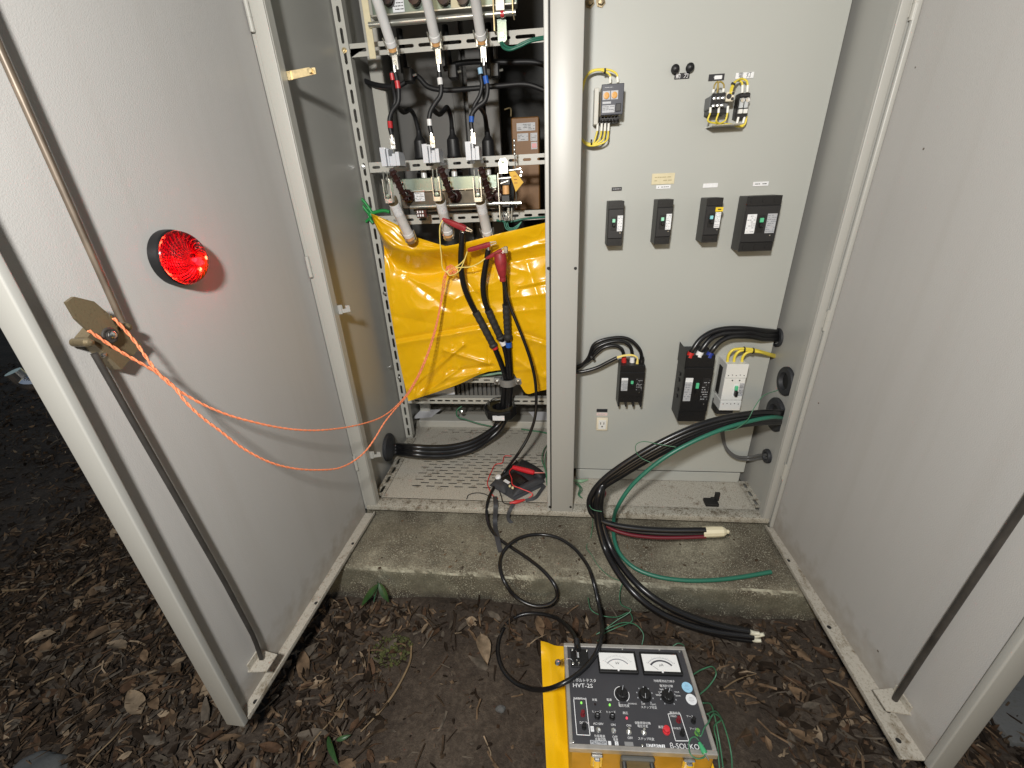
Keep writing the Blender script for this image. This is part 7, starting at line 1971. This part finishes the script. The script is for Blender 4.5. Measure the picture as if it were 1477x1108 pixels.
# twigs
TWG = simple('twig_bark', (.17, .115, .06), .7, var=.3, vscale=40)
def twig(label, pts, r, mat=TWG):
    v = []
    for (px, py, h) in pts:
        q = P(px, py, z=-.15); v.append(Vector((q.x, q.y, ground_z(q.x, q.y) + h)))
    return tag(MB().tube(v, r, 7, 6, radii=[r] * (len(v) - 1) + [r * .4]).build('twig', mat, smooth=60), label, 'twig', 'twigs on the soil')
twig('long curved pale twig on the soil left of the tester', [(594, 934, .008), (592, 955, .010), (582, 978, .010), (565, 1005, .010), (545, 1030, .010), (520, 1055, .008)], .0030)
twig('thin straight twig in the leaf litter near the left door', [(497, 1008, .012), (480, 1035, .012), (455, 1065, .012), (440, 1090, .010)], .0022)
twig('broken pale twig left of the open door', [(50, 985, .012), (85, 968, .014), (118, 955, .012)], .0035)
twig('short twig at the left edge of the litter', [(0, 845, .012), (20, 845, .014), (36, 843, .012)], .0045)
twig('grey stick fragment left of the door edge', [(95, 845, .012), (115, 830, .014), (132, 815, .012)], .0055)
twig('thin stalk lying under the left door edge', [(120, 1108, .012), (140, 1085, .016), (165, 1062, .018), (180, 1040, .012)], .0018)
twig('thin stalk crossing the soil right of the tester', [(1040, 1000, .008), (1062, 985, .010), (1090, 975, .010)], .0018)
twig('dry stalk near the right door foot', [(1190, 985, .012), (1215, 1000, .016), (1240, 1030, .012)], .0020)
# seedling at the plinth foot
q = P(538, 868, z=-.145); q.z = ground_z(q.x, q.y)
sd = thing('seedling', 'small green seedling with drooping leaves at the foot of the plinth', 'plant', q)
def live_leaf(base, tip, Wd, sagv, par, nm='leaf'):
    base, tip = Vector(base), Vector(tip)
    d = tip - base; L = d.length; d.normalize()
    s = d.cross(Vector((0, -.6, .8))).normalized(); nrm = s.cross(d)
    mb = MB(); vs = []
    for i in range(9):
        t = i / 8; w = Wd * sin(pi * t ** .75) ** .9 + .0004
        c = base + d * L * t + nrm * sagv * sin(pi * t)
        for e in (-1, -.5, 0, .5, 1): vs.append(c + s * e * w / 2 + nrm * abs(e) * w * .18)
    mb.add(vs, [[i * 5 + k, i * 5 + k + 1, (i + 1) * 5 + k + 1, (i + 1) * 5 + k] for i in range(8) for k in range(4)])
    mb.build(nm, GREEN_LEAF, par, smooth=60)
MB().tube([q, q + Vector((.004, 0, .02)), P(546, 842, y=q.y - .005)], .0016, 6, 4).build('stem', GREEN_WIRE, sd)
stp = q + Vector((.006, -.004, .055))
stp = P(546, 842, y=q.y - .005)
live_leaf(stp, P(521, 875, y=q.y - .03), .019, .004, sd); live_leaf(stp + Vector((.003, 0, .003)), P(561, 869, y=q.y - .028), .020, .004, sd); live_leaf(stp, stp + Vector((.002, -.004, .014)), .006, .001, sd)
q = P(480, 1090, z=-.145); q.z = ground_z(q.x, q.y) + .01
gb = thing('grass_plant', 'long green blade of grass in the litter near the left door', 'plant', q)
live_leaf(P(473, 1062, z=-.135), P(488, 1104, z=-.135), .014, .004, gb, 'blade'); live_leaf(P(485, 1068, z=-.135), P(506, 1060, z=-.135), .010, .003, gb, 'blade')
# moss clump
q = P(565, 935, z=-.145); q.z = ground_z(q.x, q.y)
mb = MB()
for k in range(240):
    a, rr = R.uniform(0, 6.28), .045 * sqrt(R.random())
    M = Matrix.Translation((q.x + cos(a) * rr * 1.3, q.y + sin(a) * rr, ground_z(q.x + cos(a) * rr * 1.3, q.y + sin(a) * rr) + .008 * R.random())) @ Euler((R.gauss(0, .6), R.gauss(0, .6), R.uniform(0, 6.3))).to_matrix().to_4x4()
    s = R.uniform(.002, .006)
    mb.add([(s * 1.5, 0, 0), (0, s, 0), (-s, 0, 0), (0, -s, 0), (0, 0, s)], [[0, 1, 4], [1, 2, 4], [2, 3, 4], [3, 0, 4]], M)
tag(mb.build('moss_clump', MOSSY, smooth=0), 'yellow green moss clump on the soil in front of the plinth', 'moss', kind='stuff')
# stones
def rock(name, label, c, size, seed, mat=STONE_MAT, cat='stone'):
    bm = bmesh.new(); bmesh.ops.create_icosphere(bm, subdivisions=4, radius=1)
    for v in bm.verts:
        n1 = noise.noise(v.co * 1.4 + Vector((seed, 0, 0))) * .22 + noise.noise(v.co * 4 + Vector((seed, 2, 0))) * .06
        v.co *= 1 + n1
        v.co = Vector((v.co.x * size[0], v.co.y * size[1], v.co.z * size[2])) + Vector(c)
    bm.verts.index_update()
    mb = MB().add([v.co for v in bm.verts], [[v.index for v in f.verts] for f in bm.faces]); bm.free()
    return tag(mb.build(name, mat, smooth=60), label, cat)
q = P(65, 1100, z=-.15)
rock('grey_stone', 'rounded grey stone at the lower left edge of the litter', (q.x - .01, q.y - .03, ground_z(q.x, q.y) + .0), (.075, .06, .03), 3)
q = P(700, 1035, z=-.15)
rock('small_stone', 'small pale stone on the soil left of the yellow mat', (P(722, 1022, z=-.145).x, P(722, 1022, z=-.145).y, -.146), (.012, .009, .006), 5)
sb = MB()
q0 = P(1440, 1010, z=-.14)
sb.box((q0.x - .06, q0.y - .10, -.19), (q0.x + .32, q0.y + .16, -.125), .008, 2)
tag(sb.build('stone_slab', STONE_MAT, smooth=40), 'flat grey stone slab beyond the foot of the right door', 'slab')
